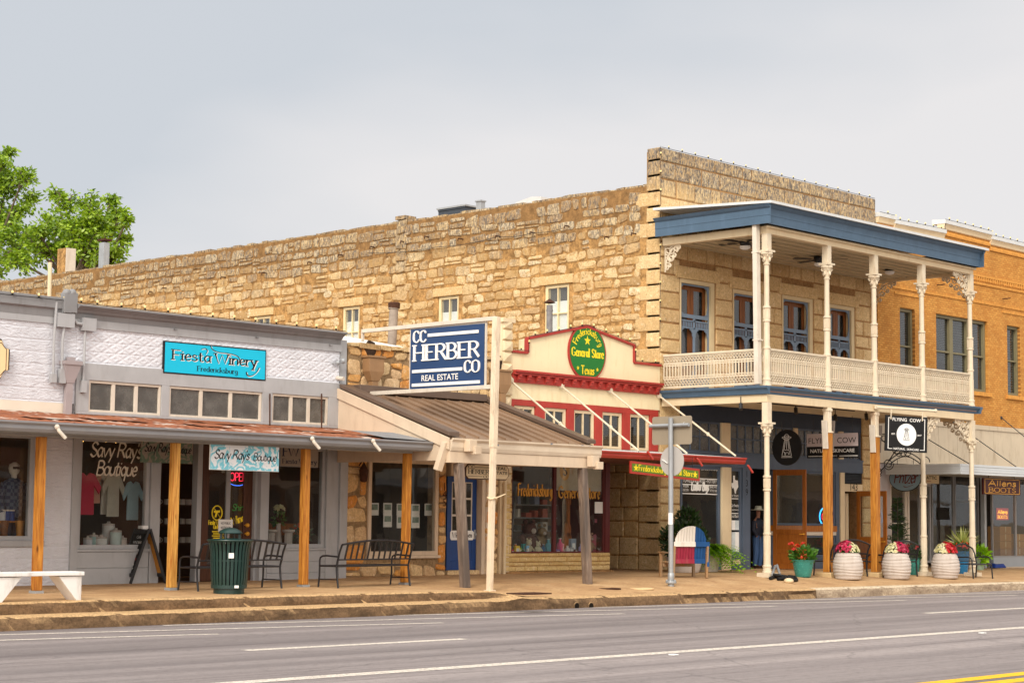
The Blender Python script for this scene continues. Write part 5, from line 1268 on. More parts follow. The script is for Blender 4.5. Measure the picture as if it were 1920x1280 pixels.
# door
dx0, dx1 = fy(838,1000,F0+.2).x, fy(893,1000,F0+.2).x; dz1 = fy(866,893,F0+.2).z; q = MB(); Y = F0+.2
q.box(dx0, Y, 0.12, dx0+.16, Y+.05, dz1); q.box(dx1-.16, Y, .12, dx1, Y+.05, dz1); q.box(dx0+.16, Y, dz1-.14, dx1-.16, Y+.05, dz1); zz_ = lambda py: fy(866,py,Y).z
zl0 = zz_(997); q.box(dx0+.16, Y, zl0-.12, dx1-.16, Y+.05, zl0); q.box(dx0+.16, Y, .12, dx1-.16, Y+.05, .35); q.box(dx0+.16, Y+.015, .35, dx1-.16, Y+.04, zl0-.12)
d = q.build('door', m_door_b, HB, bevel=.01)
q = MB()
for i in range(3):
    for j in range(3):
        a = lerp(dx0+.16, dx1-.16, i/3); c = lerp(dx0+.16, dx1-.16, (i+1)/3); e = lerp(zl0, dz1-.14, j/3); g = lerp(zl0, dz1-.14, (j+1)/3)
        for bx_ in ((a,e,a+.025,g),(c-.025,e,c,g),(a+.025,e,c-.025,e+.025),(a+.025,g-.025,c-.025,g)): q.box(bx_[0], Y+.005, bx_[1], bx_[2], Y+.045, bx_[3])
q.build('glazing_bars', m_white, d)
q = MB(); q.box(dx0+.16, Y+.022, zl0, dx1-.16, Y+.028, dz1-.14); q.build('pane', m_glass_d, d)
q = MB(); q.sphere((dx1-.06, Y-.04, 1.02), .035); q.box(dx1-.09, Y-.01, .9, dx1-.03, Y, 1.14); q.build('handle', m_galv, d)
q = MB(); q.box(dx0, Y+.3, 0, dx1+.4, Y+.32, 2.9); q.box(dx0-.05, Y-.1, -.05, dx1+.3, Y+.1, .115); q.build('threshold', m_flag, HB)
q = MB(); cx = (dx0+dx1)/2; zc_2 = zz_(1003)
q.prism([(-.42,-.07),(-.38,-.12),(.38,-.12),(.42,-.07),(.42,.07),(.38,.12),(-.38,.12),(-.42,.07)], (cx, Y-.003, zc_2), UX, UZ, (0,-.012,0)); wp = q.build('welcome_plaque', m_paper, d)
q = MB(); script(q, 'Willkommen', (cx, Y-.016, zc_2-.055), UX, UZ, .13, 'black', .003, align='c', width=.7); q.build('lettering', m_lk, wp)
q = MB()
for k, (xo, w) in enumerate(((0,.09),(.1,.05),(.16,.09),(.26,.05))): q.box(dx1+.02+xo, F0+.02+.02*(k % 2), 0, dx1+.02+xo+w, F0+.3, 2.8)
q.box(dx0-.02, F0+.05, dz1+.01, dx1+.02, F0+.3, 2.85); q.build('door_casing', m_beige, HB, bevel=.006)
q = MB()
for i, ch_ in enumerate('145'): p = fy(831, 912+14.5*i, F0-.0); sans(q, ch_, (p.x, F0-.03, p.z-.1), UX, UZ, .21, .02)
q.build('house_number', m_iron, HB)
# hopper heads and downpipes
for px, py in ((700,693),(940,717)):
    p = fy(px, py, F0-.12); q = MB(); w = .24 if px < 800 else .24; zt7 = p.z+.42*.5
    q.add([Vector((p.x+sx*w*k, F0-.12+sy*.13*k2, z)) for z, k, k2 in ((p.z-.28,.5,.7),(p.z-.05,1,1),(p.z+.28,1,1)) for sx, sy in ((-1,-1),(1,-1),(1,1),(-1,1))], [(0,1,5,4),(1,2,6,5),(2,3,7,6),(3,0,4,7),(4,5,9,8),(5,6,10,9),(6,7,11,10),(7,4,8,11),(8,9,10,11),(3,2,1,0)])
    q.box(p.x-w*1.15, F0-.28, p.z+.281, p.x+w*1.15, F0+.02, p.z+.33); q.box(p.x-.1, F0-.2, 3.0, p.x+.1, F0-.05, p.z-.281); q.build('hopper_head', paint('tan hopper head', S(150,116,82), .1, 3, .5, .4, .05, 30, .4, S(110,80,56)), HB, bevel=.006)
    q = MB(); q.sphere((p.x, F0+.02, p.z+.52), .2, 12, 8, sy=.3, jit=.12); q.build('scupper_stain_hole', paint('dark scupper', S(56,40,30), .3, 10, .95), HB)
# wall lantern
p = fy(682,888,F0-.15); q = MB(); q.lathe([(.04,-.2),(.09,-.16),(.11,.1),(.05,.2),(.02,.26)], p, 8); q.tube([p+Vector((0,0,.26)), p+Vector((0,.05,.33)), p+Vector((0,.17,.2))], .015, 6); q.build('wall_lantern', m_iron, HB)
# white roof behind the stone front
b = MB(); b.add([(XH0-.3,F0+.45,ztop-.12),(XG0-.4,F0+.45,ztop-.12),(XG0-.4,F0+6.5,ztop+.98),(XH0-.3,F0+6.5,ztop+.98),(XH0-.3,F0+.45,ztop-.35),(XG0-.4,F0+.45,ztop-.35),(XG0-.4,F0+6.5,ztop+.5),(XH0-.3,F0+6.5,ztop+.5)], [(0,1,2,3),(7,6,5,4),(4,5,1,0),(5,6,2,1),(6,7,3,2),(7,4,0,3)])
b.build('white_roof', paint('white roof membrane', S(228,224,218), .05, 1, .6), HB)
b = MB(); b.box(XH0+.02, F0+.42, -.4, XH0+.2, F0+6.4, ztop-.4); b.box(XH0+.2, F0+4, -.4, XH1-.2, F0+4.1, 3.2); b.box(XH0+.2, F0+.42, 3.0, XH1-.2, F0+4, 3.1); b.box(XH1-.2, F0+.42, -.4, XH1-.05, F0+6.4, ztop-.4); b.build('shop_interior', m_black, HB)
b = MB(); b.box(XH0+.2, F0+.41, -.3, XH1-.2, F0+4, .06); b.build('shop_floor', m_floor_in, HB)
for kk, (px, col) in enumerate(((726,0),(745,0))):
    pass
# brown metal awning with its gable
YE = 29.5
xe0 = fx(846,836,0.1).x if False else fy(843,840,YE).x; xe1 = fy(1120,865,YE).x
AB = thing('brown_awning', 'brown standing seam metal porch awning with beige gutter on two grey timber posts', 'awning', (xe0, F0, 3))
zg1, zg0 = fy(850,821,YE).z, fy(850,845,YE).z; zbm0 = fy(850,867,YE).z
zw = fy(800,742,F0-.05).z                     # height at the wall
xr0, xr1 = xe0+.12, xe1-.1
def rp(x, y): return Vector((x, y, lerp(zg1-.0, zw, (y-YE)/(F0-.06-YE))))
b = MB(); q0, q1, q2, q3 = rp(xr0,YE+.06), rp(xr1,YE+.06), rp(xr1,F0-.06), rp(xr0,F0-.06); dn = Vector((0,0,-.05))
b.add([q0,q1,q2,q3,q0+dn,q1+dn,q2+dn,q3+dn], [(0,1,2,3),(7,6,5,4),(4,5,1,0),(5,6,2,1),(6,7,3,2),(7,4,0,3)])
n = int((xr1-xr0)/.42)
for k in range(1, n): x = lerp(xr0, xr1, k/n); b.bar(rp(x,YE+.07)+Vector((0,0,.02)), rp(x,F0-.5)+Vector((0,0,.02)), .03, .06)
b.build('roof_sheet', m_brownm, AB)
b = MB(); sl = (zw-zg1)/(F0-.06-YE)
for x0, x1 in ((xr0-.12, xr0+.22), (xr1-.24, xr1+.08)):
    a, c = rp(0,YE+.05).z, rp(0,F0-.06).z
    b.add([(x0,YE+.03,a+.03),(x1,YE+.03,a+.03),(x1,F0-.06,c+.03),(x0,F0-.06,c+.03),(x0,YE+.03,a+.13),(x1,YE+.03,a+.13),(x1,F0-.06,c+.13),(x0,F0-.06,c+.13)], [(3,2,1,0),(4,5,6,7),(0,1,5,4),(1,2,6,5),(2,3,7,6),(3,0,4,7)])
b.box(xr0+.221, F0-.42, zw-.06, xr1-.241, F0-.05, zw+.12)
b.build('edge_flashing', m_brownd, AB, bevel=.012)
# beige side gable
b = MB(); xg = xr0-.13
b.prism([(YE+.25, zbm0+.05),(F0-.05, zbm0+.05),(F0-.05, zw-.12),(YE+.25, rp(0,YE+.25).z-.1)], (xg, 0, 0), UY, UZ, (.06,0,0))
b.build('gable_panel', m_beige, AB)
b = MB(); a, c = rp(0,YE+.0).z, rp(0,F0-.06).z
b.prism([(YE-.02, a-.26),(F0-.05, c-.22),(F0-.05, c+.02),(YE-.02, a+.0)], (xg-.05, 0, 0), UY, UZ, (.049,0,0)); b.build('rake_board', m_beige, AB, bevel=.006)
b = MB(); p_ = Vector((xg-.02, YE+.08, a-.1)); b.bar(p_, p_+Vector((-.1,.16,-.62)), .16, .14, up=UY); b.build('rain_leader', m_beige, AB, bevel=.006)
t = NT('peeling beige gutter'); f_ = t.ramp(t.noise(t.coords((1.2,1,2.4), loc=(3.1,0,.4)), 1.5, 5, .55), [(.64, 0), (.67, 1)])
m_peel = t.fin(t.mix(f_, t.ramp(t.noise(t.coords(), 2, 5), [(.3, S(200,182,160)), (.7, S(216,200,178))]), S(96,108,126)), .5, .35)
b = MB(); hg = zg1-zg0; b.prism([(0,0),(-.1,0),(-.13,hg*.3),(-.13,hg*.7),(-.18,hg*.88),(-.18,hg),(-.15,hg),(-.13,hg*.9),(0,hg*.85)], (xe0, YE+.06, zg0), UY, UZ, (xe1-xe0+.08, 0, 0))
b.build('gutter', m_peel, AB)
b = MB(); b.box(xe0, YE-.02, zbm0, xe1-.05, YE+.14, zg0-.003); b.box(xe0, YE+.141, zbm0+.08, xe0+.1, F0-.06, zg0+.02); b.box(xe1-.15, YE+.141, zbm0+.08, xe1-.05, F0-.06, zg0+.02)
b.build('beam', m_beige, AB, bevel=.006)
b = MB(); b.box(xe0+.11, YE+.15, zg0-.06, xe1-.16, F0-.06, zg0-.03); b.build('porch_ceiling', paint('dim porch ceiling', S(206,186,158), .06, 2, .6), AB)
for px, py in ((882,838),(1112,867)):
    p = fy(px, py, YE-.16); q = MB(); q.box(p.x-.12, p.y-.1, p.z-.1, p.x+.12, p.y+.09, p.z+.16); q.box(p.x+.0, p.y-.16, p.z-.16, p.x+.2, p.y-.0, p.z+.02); q.build('outlet_box', m_beige, AB, bevel=.01)
for px, py, tx in ((856,1098,0),(1089,1092,.05)):
    p = gnd(px, py); x = p.x; y = YE+.07; z0 = gz(x, y); pt_ = fy(860 if px < 900 else 1092, 870, y).x
    q = MB(); q.bar((x, y, z0-.02), (pt_, y, zbm0-.002), .19, .19, up=UY); q.build('post', m_grayw, AB, bevel=.025)
# painted blade sign on its own mast
pb = gnd(918,1107); XSG = pb.x; ptp = fx(931,594,XSG)
BS = thing('blade_sign', 'big blue and white real estate sign in a cream pole frame standing at the kerb', 'sign', tuple(pb))
q = MB(); pm = pb.lerp(ptp, .52); q.bar(pb-UZ*.02, pm, .115, .115, up=UX); q.bar(pm, ptp, .14, .14, up=UX); q.box(pb.x-.1, pb.y-.1, pb.z-.01, pb.x+.1, pb.y+.1, pb.z+.02)
q.build('mast', paint('chipped cream mast', S(222,204,178), .06, 4, .55, .3, .08, 40, .7, S(150,120,96)), BS, bevel=.006)
tl, tr, bl, br = fx(680,621,XSG), fx(924,598,XSG), fx(678,738.5,XSG), fx(922,725,XSG)
q = MB(); q.bar(tl, ptp+UZ*-.03, .1, .09); q.bar(bl, br, .1, .09); q.bar(fx(680,621,XSG), fx(680,640,XSG), .06, .06, up=UX); q.build('frame_rail', m_white, BS, bevel=.005)
a, c, e, g = fx(771,618,XSG), fx(909,606,XSG), fx(769,731,XSG), fx(907,724,XSG)
uxs = (g-e).normalized(); uys = (a-e).normalized(); Lp, Hp = ((g-e).length+(c-a).length)/2, ((a-e).length+(c-g).length)/2; nn = uxs.cross(uys)
q = MB(); q.prism([(-.05,-.05),(Lp+.05,-.05),(Lp+.05,Hp+.05),(-.05,Hp+.05)], e-nn*.04, uxs, uys, nn*.03); q.build('panel_edge', m_white, BS)
q = MB(); q.prism([(0,0),(Lp,0),(Lp,Hp),(0,Hp)], e-nn*.009, uxs, uys, nn*.02); q.build('panel', paint('navy sign face', S(34,62,104), .05, 2, .45), BS)
q = MB(); o = e+nn*.0115; B_ = lambda x0, x1, y: q.prism([(x0*Lp,y*Hp-.035),(x1*Lp,y*Hp-.035),(x1*Lp,y*Hp+.035),(x0*Lp,y*Hp+.035)], o, uxs, uys, nn*.02)
script(q, 'CC', o+uxs*.04*Lp+uys*.775*Hp, uxs, uys, .19*Hp, 'serif', .025, width=.19*Lp); script(q, 'HERBER', o+uxs*.04*Lp+uys*.475*Hp, uxs, uys, .25*Hp, 'bold', .025, width=.91*Lp); script(q, 'CO', o+uxs*.745*Lp+uys*.235*Hp, uxs, uys, .19*Hp, 'serif', .025, width=.21*Lp)
B_(.245,.93,.88); B_(.035,.72,.3); B_(.035,.955,.075); sans(q, 'REAL ESTATE', o+uxs*.42*Lp+uys*.135*Hp, uxs, uys, .1*Hp, .02, width=.5*Lp, bold=.01)
q.build('lettering', m_lw, BS)
q = MB(); p = pb.lerp(ptp, .335); q.tube([p+Vector((.1*math.cos(k), .1*math.sin(k), .02*math.sin(3*k))) for k in [j*.5 for j in range(13)]], .02, 6); q.bar(p+Vector((.0,-.1,0)), p+Vector((.2,-.22,.1)), .03, .02); q.build('cord_tie', m_cream, BS)
# small board hung under the beam
YH = YE+.55; tl, br = fy(873,869,YH), fy(954,899.5,YH); bl = Vector((tl.x, YH, fy(914,899,YH).z)); L_, H_ = br.x-tl.x, fy(914,870,YH).z-fy(914,899,YH).z
HSB = thing('hanging_board', 'small tan hanging board with dark lettering and brown edge under the beige beam', 'sign', tuple(bl))
oct_ = lambda k: [(k,.1),(.1,k),(L_-.1,k),(L_-k,.1),(L_-k,H_-.1),(L_-.1,H_-k),(.1,H_-k),(k,H_-.1)]
q = MB(); q.prism(oct_(0), bl, UX, UZ, (0,.04,0)); q.build('board_edge', paint('brown board edge', S(74,48,34), .1, 4, .5), HSB)
q = MB(); q.prism(oct_(.025), bl+Vector((0,-.002,0)), UX, UZ, (0,-.004,0)); q.build('board', paint('tan board face', S(206,186,152), .05, 3, .6), HSB)
q = MB(); o = bl+Vector((0,-.0065,0)); script(q, 'CC', o+Vector((.08,0,H_*.68)), UX, UZ, .14*H_/.6, 'serif', width=.28*L_/1.9); script(q, 'HERBER', o+Vector((.08,0,H_*.36)), UX, UZ, H_*.27, 'bold', width=L_*.48); script(q, 'CO', o+Vector((L_*.4,0,H_*.1)), UX, UZ, H_*.18, 'serif', width=L_*.14)
q.box(o.x+L_*.2, o.y-.003, o.z+H_*.76, o.x+L_*.53, o.y, o.z+H_*.79); q.box(o.x+.08, o.y-.003, o.z+H_*.18, o.x+L_*.38, o.y, o.z+H_*.21)
sans(q, 'REAL', o+Vector((L_*.8,0,H_*.66)), UX, UZ, H_*.2, width=L_*.28, bold=.012); sans(q, 'ESTATE', o+Vector((L_*.78,0,H_*.37)), UX, UZ, H_*.2, width=L_*.36, bold=.012); q.build('lettering', m_lk, HSB)
q = MB()
for s in (.2, L_-.2): q.tube([bl+Vector((s,.02,H_)), bl+Vector((s,.02,H_+.12))], .008, 5)
q.build('chain', m_black, HSB)
# small rock-faced vent pipes on the roofs
def vent(px, y0, y1, Y, r, mat, cap, label, lean=0):
    a, c = fy(px, y0, Y), fy(px+lean, y1, Y); V = thing('vent_pipe', label, 'vent pipe', tuple(a)); q = MB(); q.tube([a-UZ*1.2, c], r, 12); q.tube([a.lerp(c,.72), a.lerp(c,.78)], r*1.15, 12); q.build('pipe', m_galv if mat is None else mat, V, smooth=50)
    q = MB()
    if cap: q.lathe([(r*1.1,.0),(r*1.9,.02),(r*.2,r*1.4)], c+UZ*.05, 12)
    else: q.lathe([(r*1.3,-.12),(r*1.35,.02),(r*1.1,.05)], c, 12)
    q.build('cap', m_iron, V); return V
vent(734, 606, 570, F0+5.2, .13, paint('weathered flue', S(150,136,124), .2, 6, .7), False, 'weathered crooked metal flue rising behind the blue and white sign', 5)
vent(1030.5, 612, 572, F0+1.6, .09, paint('streaky grey flue', S(124,122,124), .25, 8, .7), True, 'grey flue with rusty conical cap behind the cream parapet')
# ================================================================== GREY STOREFRONT BUILDING
XA0, XA1 = 14.0, fy(650,800,F0).x
GB = thing('grey_storefront_building', 'one storey grey building with pressed tin front and boutique windows', 'building', (XA0, F0, 0))
gX = lambda px, py=900, Y=F0: fy(px, py, Y).x
gZ = lambda px, py, Y=F0: fy(px, py, Y).z
zc1, zc0 = gZ(400,597,F0-.2), gZ(400,612,F0-.2)
zf_ = gZ(400,637); zh1, zh0 = gZ(480,706), gZ(480,735); zt_b, ztb2 = gZ(480,793), gZ(480,797)
zroof = gZ(480,797)
xS = gX(143, 650)
TW = [(gX(159), gX(296)), (gX(311), gX(486)), (gX(505), gX(611))]
TW = [(a, c, gZ(480,790)+.0, zh0) for a, c in TW]
b = MB(); pierced(b, xS, gX(632), 3.1, zf_, TW, F0, F0+.25); b.build('pressed_tin_front', m_tin_d, GB)
zl = gZ(60,752)
b = MB(); b.box(XA0, F0, zl, xS-.003, F0+.25, gZ(50,602)); b.build('rock_tin_front', m_tin_r, GB)
b = MB(); b.box(XA0, F0-.01, 3.1, xS-.06, F0+.2, zl-.002); b.build('flashing_band', paint('cream flashing', S(222,212,196), .05, 2, .6), GB)
b = MB(); b.box(xS-.0, F0-.03, 3.25, XA1-.3, F0-.002, ztb2+.02); b.build('window_flashing', m_white, GB)
# cornices
b = MB()
hcr = zc1-zc0
b.prism([(0,-.12),(-.03,-.12),(-.05,0),(-.1,.03),(-.13,hcr*.4),(-.24,hcr*.75),(-.28,hcr*.8),(-.28,hcr),(.15,hcr+.06),(.15,-.12)], (xS-.1, F0, zc0), UY, UZ, (gX(650,640,F0-.25)-xS+.1, 0, 0))
b.prism([(0,-.05),(-.03,-.05),(-.05,.1),(-.1,.14),(-.1,.36),(.15,.4),(.15,-.05)], (XA0, F0, gZ(60,577)-.1), UY, UZ, (xS-XA0-.104, 0, 0))
b.build('cornice', m_gray_d, GB)
b = MB(); b.box(xS-.1, F0-.04, zf_, gX(634)+.0, F0-.003, zc0-.11); b.box(XA0, F0-.03, gZ(50,602), xS-.104, F0+.2, gZ(60,577)-.152); b.build('fascia_board', m_gray, GB)
q = MB()
for px, py in ((327,617),(480,632),(618,647)): p = fy(px, py, F0-.05); q.tube([p, p+Vector((0,-.09,-.02))], .02, 8)
q.build('lamp_stub', m_gray_d, GB)
# transom surround
b = MB(); x0 = xS-.0; x1 = gX(632)
pierced(b, x0, x1, ztb2+.03, zh1, TW, F0-.05, F0-.003); b.build('transom_surround', m_gray, GB, bevel=.006)
for i, (a, c, z0, z1) in enumerate(TW):
    f, _ = framed(GB, a+.003, c-.003, z0+.003, z1-.003, F0-.02, .05, .09, 3, 1, m_white, m_glass_f, 'transom_window', .085, .05)
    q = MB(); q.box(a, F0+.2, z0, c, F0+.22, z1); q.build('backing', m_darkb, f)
q = MB()
for px in (506, 603): a = fy(px, 738, F0-.1); c = fy(px, 811, F0-.35); q.tube([a, c], .018, 6)
q.build('tie_strap', m_iron, GB)
# lower front
DW1 = RC(-60,798,61,1013); DW2 = RC(151,800,279,1029); DOR = (gX(301), gX(502), -.05, 3.1); DW3 = RC(503,818,609,1027)
DW1 = (XA0+.6, DW1[1], DW1[2], 3.05); DW2 = (DW2[0], DW2[1], gZ(215,1029), 3.05); DW3 = (DW3[0], DW3[1], gZ(555,1027), 3.05)
b = MB(); pierced(b, XA0, gX(134), -.4, 3.1, [(DW1[0],DW1[1],DW1[2],DW1[3])], F0, F0+.25); b.build('rock_faced_pier', m_tin_r, GB)
b = MB(); b.box(gX(134)+.003, F0-.05, -.4, DW2[0]-.003, F0+.25, 3.1); b.build('pilaster', m_gray, GB, bevel=.006)
def siding(x0, x1, z0, z1, n, name='kick_panel', m=m_gray):
    q = MB(); q.box(x0, F0, z0, x1, F0+.2, z1)
    for k in range(n): q.box(x0+.01, F0-.022, lerp(z0,z1,k/n)+.008, x1-.01, F0-.002, lerp(z0,z1,(k+1)/n)-.008)
    q.box(x0-.02, F0-.06, z1-.0, x1+.02, F0+.1, z1+.05); return q.build(name, m, GB, bevel=.004)
siding(DW2[0]+.0, gX(282), -.4, DW2[2]-.05, 3); siding(DOR[1]+.003, gX(612), -.4, DW3[2]-.05, 4)
def wframe(W, nx=1, m=m_gray, wd=.09):
    f, _ = framed(GB, W[0]+.003, W[1]-.003, W[2]+.003, W[3]-.003, F0+.03, wd, .12, nx, 1, m, m_glass, 'shop_window'); return f
f1 = wframe(DW1); f2_ = wframe(DW2); f3 = wframe(DW3)
q = MB(); q.box(DW1[1]+.003, F0-.05, DW1[2]-.08, DW1[1]+.22, F0-.003, 3.1); q.box(DW1[0], F0-.07, DW1[2]-.12, DW1[1]+.24, F0-.003, DW1[2]); q.build('window_casing', m_gray, GB, bevel=.006)
q = MB(); q.box(gX(282)+.02, F0-.02, -.4, DOR[0], F0+.3, 3.1); q.box(gX(368,900,F0+.2), F0+.15, -.1, gX(377,900,F0+.2), F0+.35, 3.1); q.box(gX(475,900,F0+.2), F0+.12, -.1, gX(487,900,F0+.2), F0+.3, 3.1); q.box(gX(489), F0-.02, -.1, DOR[1]-.0, F0+.3, 3.1); q.build('door_jamb', m_gray, GB, bevel=.006)
q = MB(); q.box(DW3[1]+.003, F0-.03, -.4, gX(634), F0+.25, 3.1); q.box(gX(634)+.003, F0-.09, -.4, XA1, F0+.3, gZ(640,668)-.9); q.box(gX(634)+.003, F0+.02, gZ(640,668)-.9, XA1-.02, F0+.3, zf_+.3); q.build('pilaster', m_gray, GB, bevel=.006)
# doors: one stands open (dark), one closed with glass
Yd = F0+.22; xd0, xd1 = gX(378,950,Yd), gX(474,950,Yd); q = MB()
q.box(xd0, Yd, -.03, xd0+.2, Yd+.06, 3.0); q.box(xd1-.26, Yd, -.03, xd1, Yd+.06, 3.0); q.box(xd0+.2, Yd, -.03, xd1-.26, Yd+.06, .32); q.box(xd0+.2, Yd, 2.8, xd1-.26, Yd+.06, 3.0)
dd = q.build('wooden_door', m_door_d, GB, bevel=.01); q = MB(); xm2 = gX(428,950,Yd); q.box(xm2-.06, Yd+.01, .33, xm2+.06, Yd+.05, 2.79); q.build('mullion', m_silver, dd)
q = MB(); q.box(xd0+.21, Yd+.025, .33, xm2-.065, Yd+.03, 2.79); q.box(xm2+.065, Yd+.025, .33, xd1-.27, Yd+.03, 2.79); q.build('pane', m_glass, dd)
q = MB()
for py in (984, 1000): p = fy(462, py, Yd); q.sphere((p.x, Yd-.04, p.z), .05, 12, 8); q.lathe([(.06,-.01),(.06,.01)], (p.x, Yd-.005, p.z), 12)
q.build('door_knob', m_lgold, dd, smooth=60)
# glass lettering
q = MB(); Yg = F0+.068; wd = DW2[1]-DW2[0]
c = fy(216,857,Yg); script(q, "Savy Ray's", (c.x, Yg, c.z), UX, UZ, .31, 'hand', .003, align='c', width=wd*.72); c = fy(217,891,Yg); script(q, 'Boutique', (c.x, Yg, c.z), UX, UZ, .3, 'hand', .003, align='c', width=wd*.56); q.build('window_lettering', paint('cream window lettering', S(214,204,186), .03, 4, .6), f2_)
q = MB(); Yg = Yd+.024; c = fy(407,961,Yg)
q.tube([c+Vector((.14*math.cos(a), 0, .16*math.sin(a))) for a in [k*math.pi/10 for k in range(20)]], .014, 5, closed=True); q.bar(c+Vector((-.08,0,.1)), c+Vector((.09,0,-.11)), .02, .006); q.prism([(-.09,.05),(.08,.06),(.08,.01),(.0,0),(-.02,-.1),(-.07,-.1),(-.04,.0),(-.09,.0)], c, UX, UZ, (0,-.004,0))
for txt, px, py, h, w in (('Fiesta Winery',405,983,.1,.42),('On Main',408,991,.1,.24)): p = fy(px, py, Yg); script(q, txt, (p.x, Yg, p.z), UX, UZ, h, 'serif', .002, align='c', width=w)
for k in range(4): p = fy(409, 996+k*4, Yg); q.box(p.x-.17+.03*(k%2), Yg-.003, p.z-.012, p.x+.17-.02*(k%3), Yg, p.z+.012)
p = fy(447,980,Yg); script(q, 'Wine', (p.x, Yg, p.z), Vector((.96,0,.28)).normalized(), Vector((-.28,0,.96)).normalized(), .17, 'serif', .002, align='c', width=.36)
q.build('door_lettering', m_ly, dd)
q = MB(); p = fy(448,957,Yg); script(q, 'Shirts', (p.x, Yg, p.z), UX, UZ, .15, 'hand', .002, align='c', width=.42); q.build('door_lettering', paint('green lettering', S(70,150,60), .05, 4, .5), dd)
q = MB(); p = fy(423,985,Yg-.02); q.box(p.x-.2, p.y, p.z-.13, p.x+.2, p.y+.006, p.z+.14); nt = q.build('paper_notice', m_paper, dd)
q = MB(); sans(q, 'NO PUBLIC', (p.x, p.y-.001, p.z+.03), UX, UZ, .055, width=.27, bold=.01); sans(q, 'RESTROOM', (p.x, p.y-.001, p.z-.07), UX, UZ, .055, width=.27, bold=.01); q.build('lettering', m_lk, nt)
# interior
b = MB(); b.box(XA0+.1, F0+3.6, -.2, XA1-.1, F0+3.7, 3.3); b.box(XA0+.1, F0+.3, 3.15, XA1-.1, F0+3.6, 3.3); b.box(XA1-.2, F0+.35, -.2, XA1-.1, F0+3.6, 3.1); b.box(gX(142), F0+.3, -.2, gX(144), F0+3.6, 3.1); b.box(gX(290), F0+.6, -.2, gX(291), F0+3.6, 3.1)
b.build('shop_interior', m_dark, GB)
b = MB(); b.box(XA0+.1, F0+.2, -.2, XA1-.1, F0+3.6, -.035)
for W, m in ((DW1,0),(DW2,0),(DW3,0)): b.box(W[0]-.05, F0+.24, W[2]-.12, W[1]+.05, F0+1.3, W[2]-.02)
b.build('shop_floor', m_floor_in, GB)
b = MB(); b.box(XA0, F0+.3, -.4, XA0+.2, 60, 5.2); b.box(XA0+.2, F0+.3, 5.1, XA1-.05, 60, 5.25); b.box(XA1-.25, F0+3.75, -.4, XA1-.05, 60, 5.1); b.build('side_and_roof', m_gray_d, GB)
# conduits and downspout on the front
Yc_ = F0-.09
def cond(pts, r=.03, m=m_gray): q = MB(); q.tube([fy(x, y, Yc_) for x, y in pts], r, 8); return q
q = cond([(106,566),(104,600),(101,640),(99.5,710)]); p = fy(99.5,708,Yc_); q.box(p.x-.06,p.y-.05,p.z-.1,p.x+.06,p.y+.05,p.z+.08); q.build('conduit', m_gray, GB)
q = cond([(123,580),(122,600),(117,640),(116,710)]); p = fy(122,602,Yc_); q.box(p.x-.2,p.y-.06,p.z-.13,p.x+.2,p.y+.08,p.z+.16); p = fy(116,704,Yc_); q.box(p.x-.07,p.y-.05,p.z-.16,p.x+.07,p.y+.05,p.z+.14); q.build('conduit', m_gray, GB)
q = cond([(134,568),(134.5,585),(138,598),(145,606),(157,608)], .035); q2 = fy(166,609,Yc_); q.box(q2.x-.16,q2.y-.06,q2.z-.13,q2.x+.16,q2.y+.08,q2.z+.14); q.tube([fy(160,616,Yc_), fy(158,660,Yc_), fy(156,722,Yc_)], .03, 8); p = fy(156,724,Yc_); q.box(p.x-.06,p.y-.05,p.z-.13,p.x+.06,p.y+.05,p.z+.12); q.build('conduit', m_gray, GB)
for px in (124, 135): p = fy(px, 569, Yc_); q = MB(); q.box(p.x-.09,p.y-.08,p.z-.2,p.x+.09,p.y+.08,p.z+.22); q.sphere((p.x,p.y,p.z+.22), .09, 10, 6); q.build('service_head', m_gray_d, GB, bevel=.01)
p0, p1 = fy(132,684,Yc_), fy(129,718,Yc_); q = MB(); q.add([p0+Vector((sx*.2,sy*.11,.0)) for sx, sy in ((-1,-1),(1,-1),(1,1),(-1,1))]+[p1+Vector((sx*.09,sy*.06,0)) for sx, sy in ((-1,-1),(1,-1),(1,1),(-1,1))], [(0,1,2,3),(4,7,6,5),(0,4,5,1),(1,5,6,2),(2,6,7,3),(3,7,4,0)])
q.box(p0.x-.22,p0.y-.13,p0.z+.0,p0.x+.22,p0.y+.13,p0.z+.08); q.bar(p1, fy(126,778,Yc_), .15, .1, up=UY); q.box(p0.x-.08,p0.y-.06,p0.z+.081,p0.x+.08,p0.y+.06,p0.z+.16); q.build('hopper_downspout', paint('mauve grey downspout', S(160,150,152), .06, 3, .5), GB)
# cameras and lamps by the right edge
p = fy(637,708,F0-.1); q = MB(); q.tube([p+Vector((0,.1,0)), p+Vector((.02,-.12,-.03))], .05, 10); q.build('security_camera', m_white, GB)
p = fy(633,680,F0-.1); q = MB(); q.sphere(p, .06); q.tube([p+Vector((-.1,.08,-.02)), p], .02, 6); q.sphere(p+Vector((.12,-.05,.05)), .07); q.build('flood_lamp', m_galv, GB)

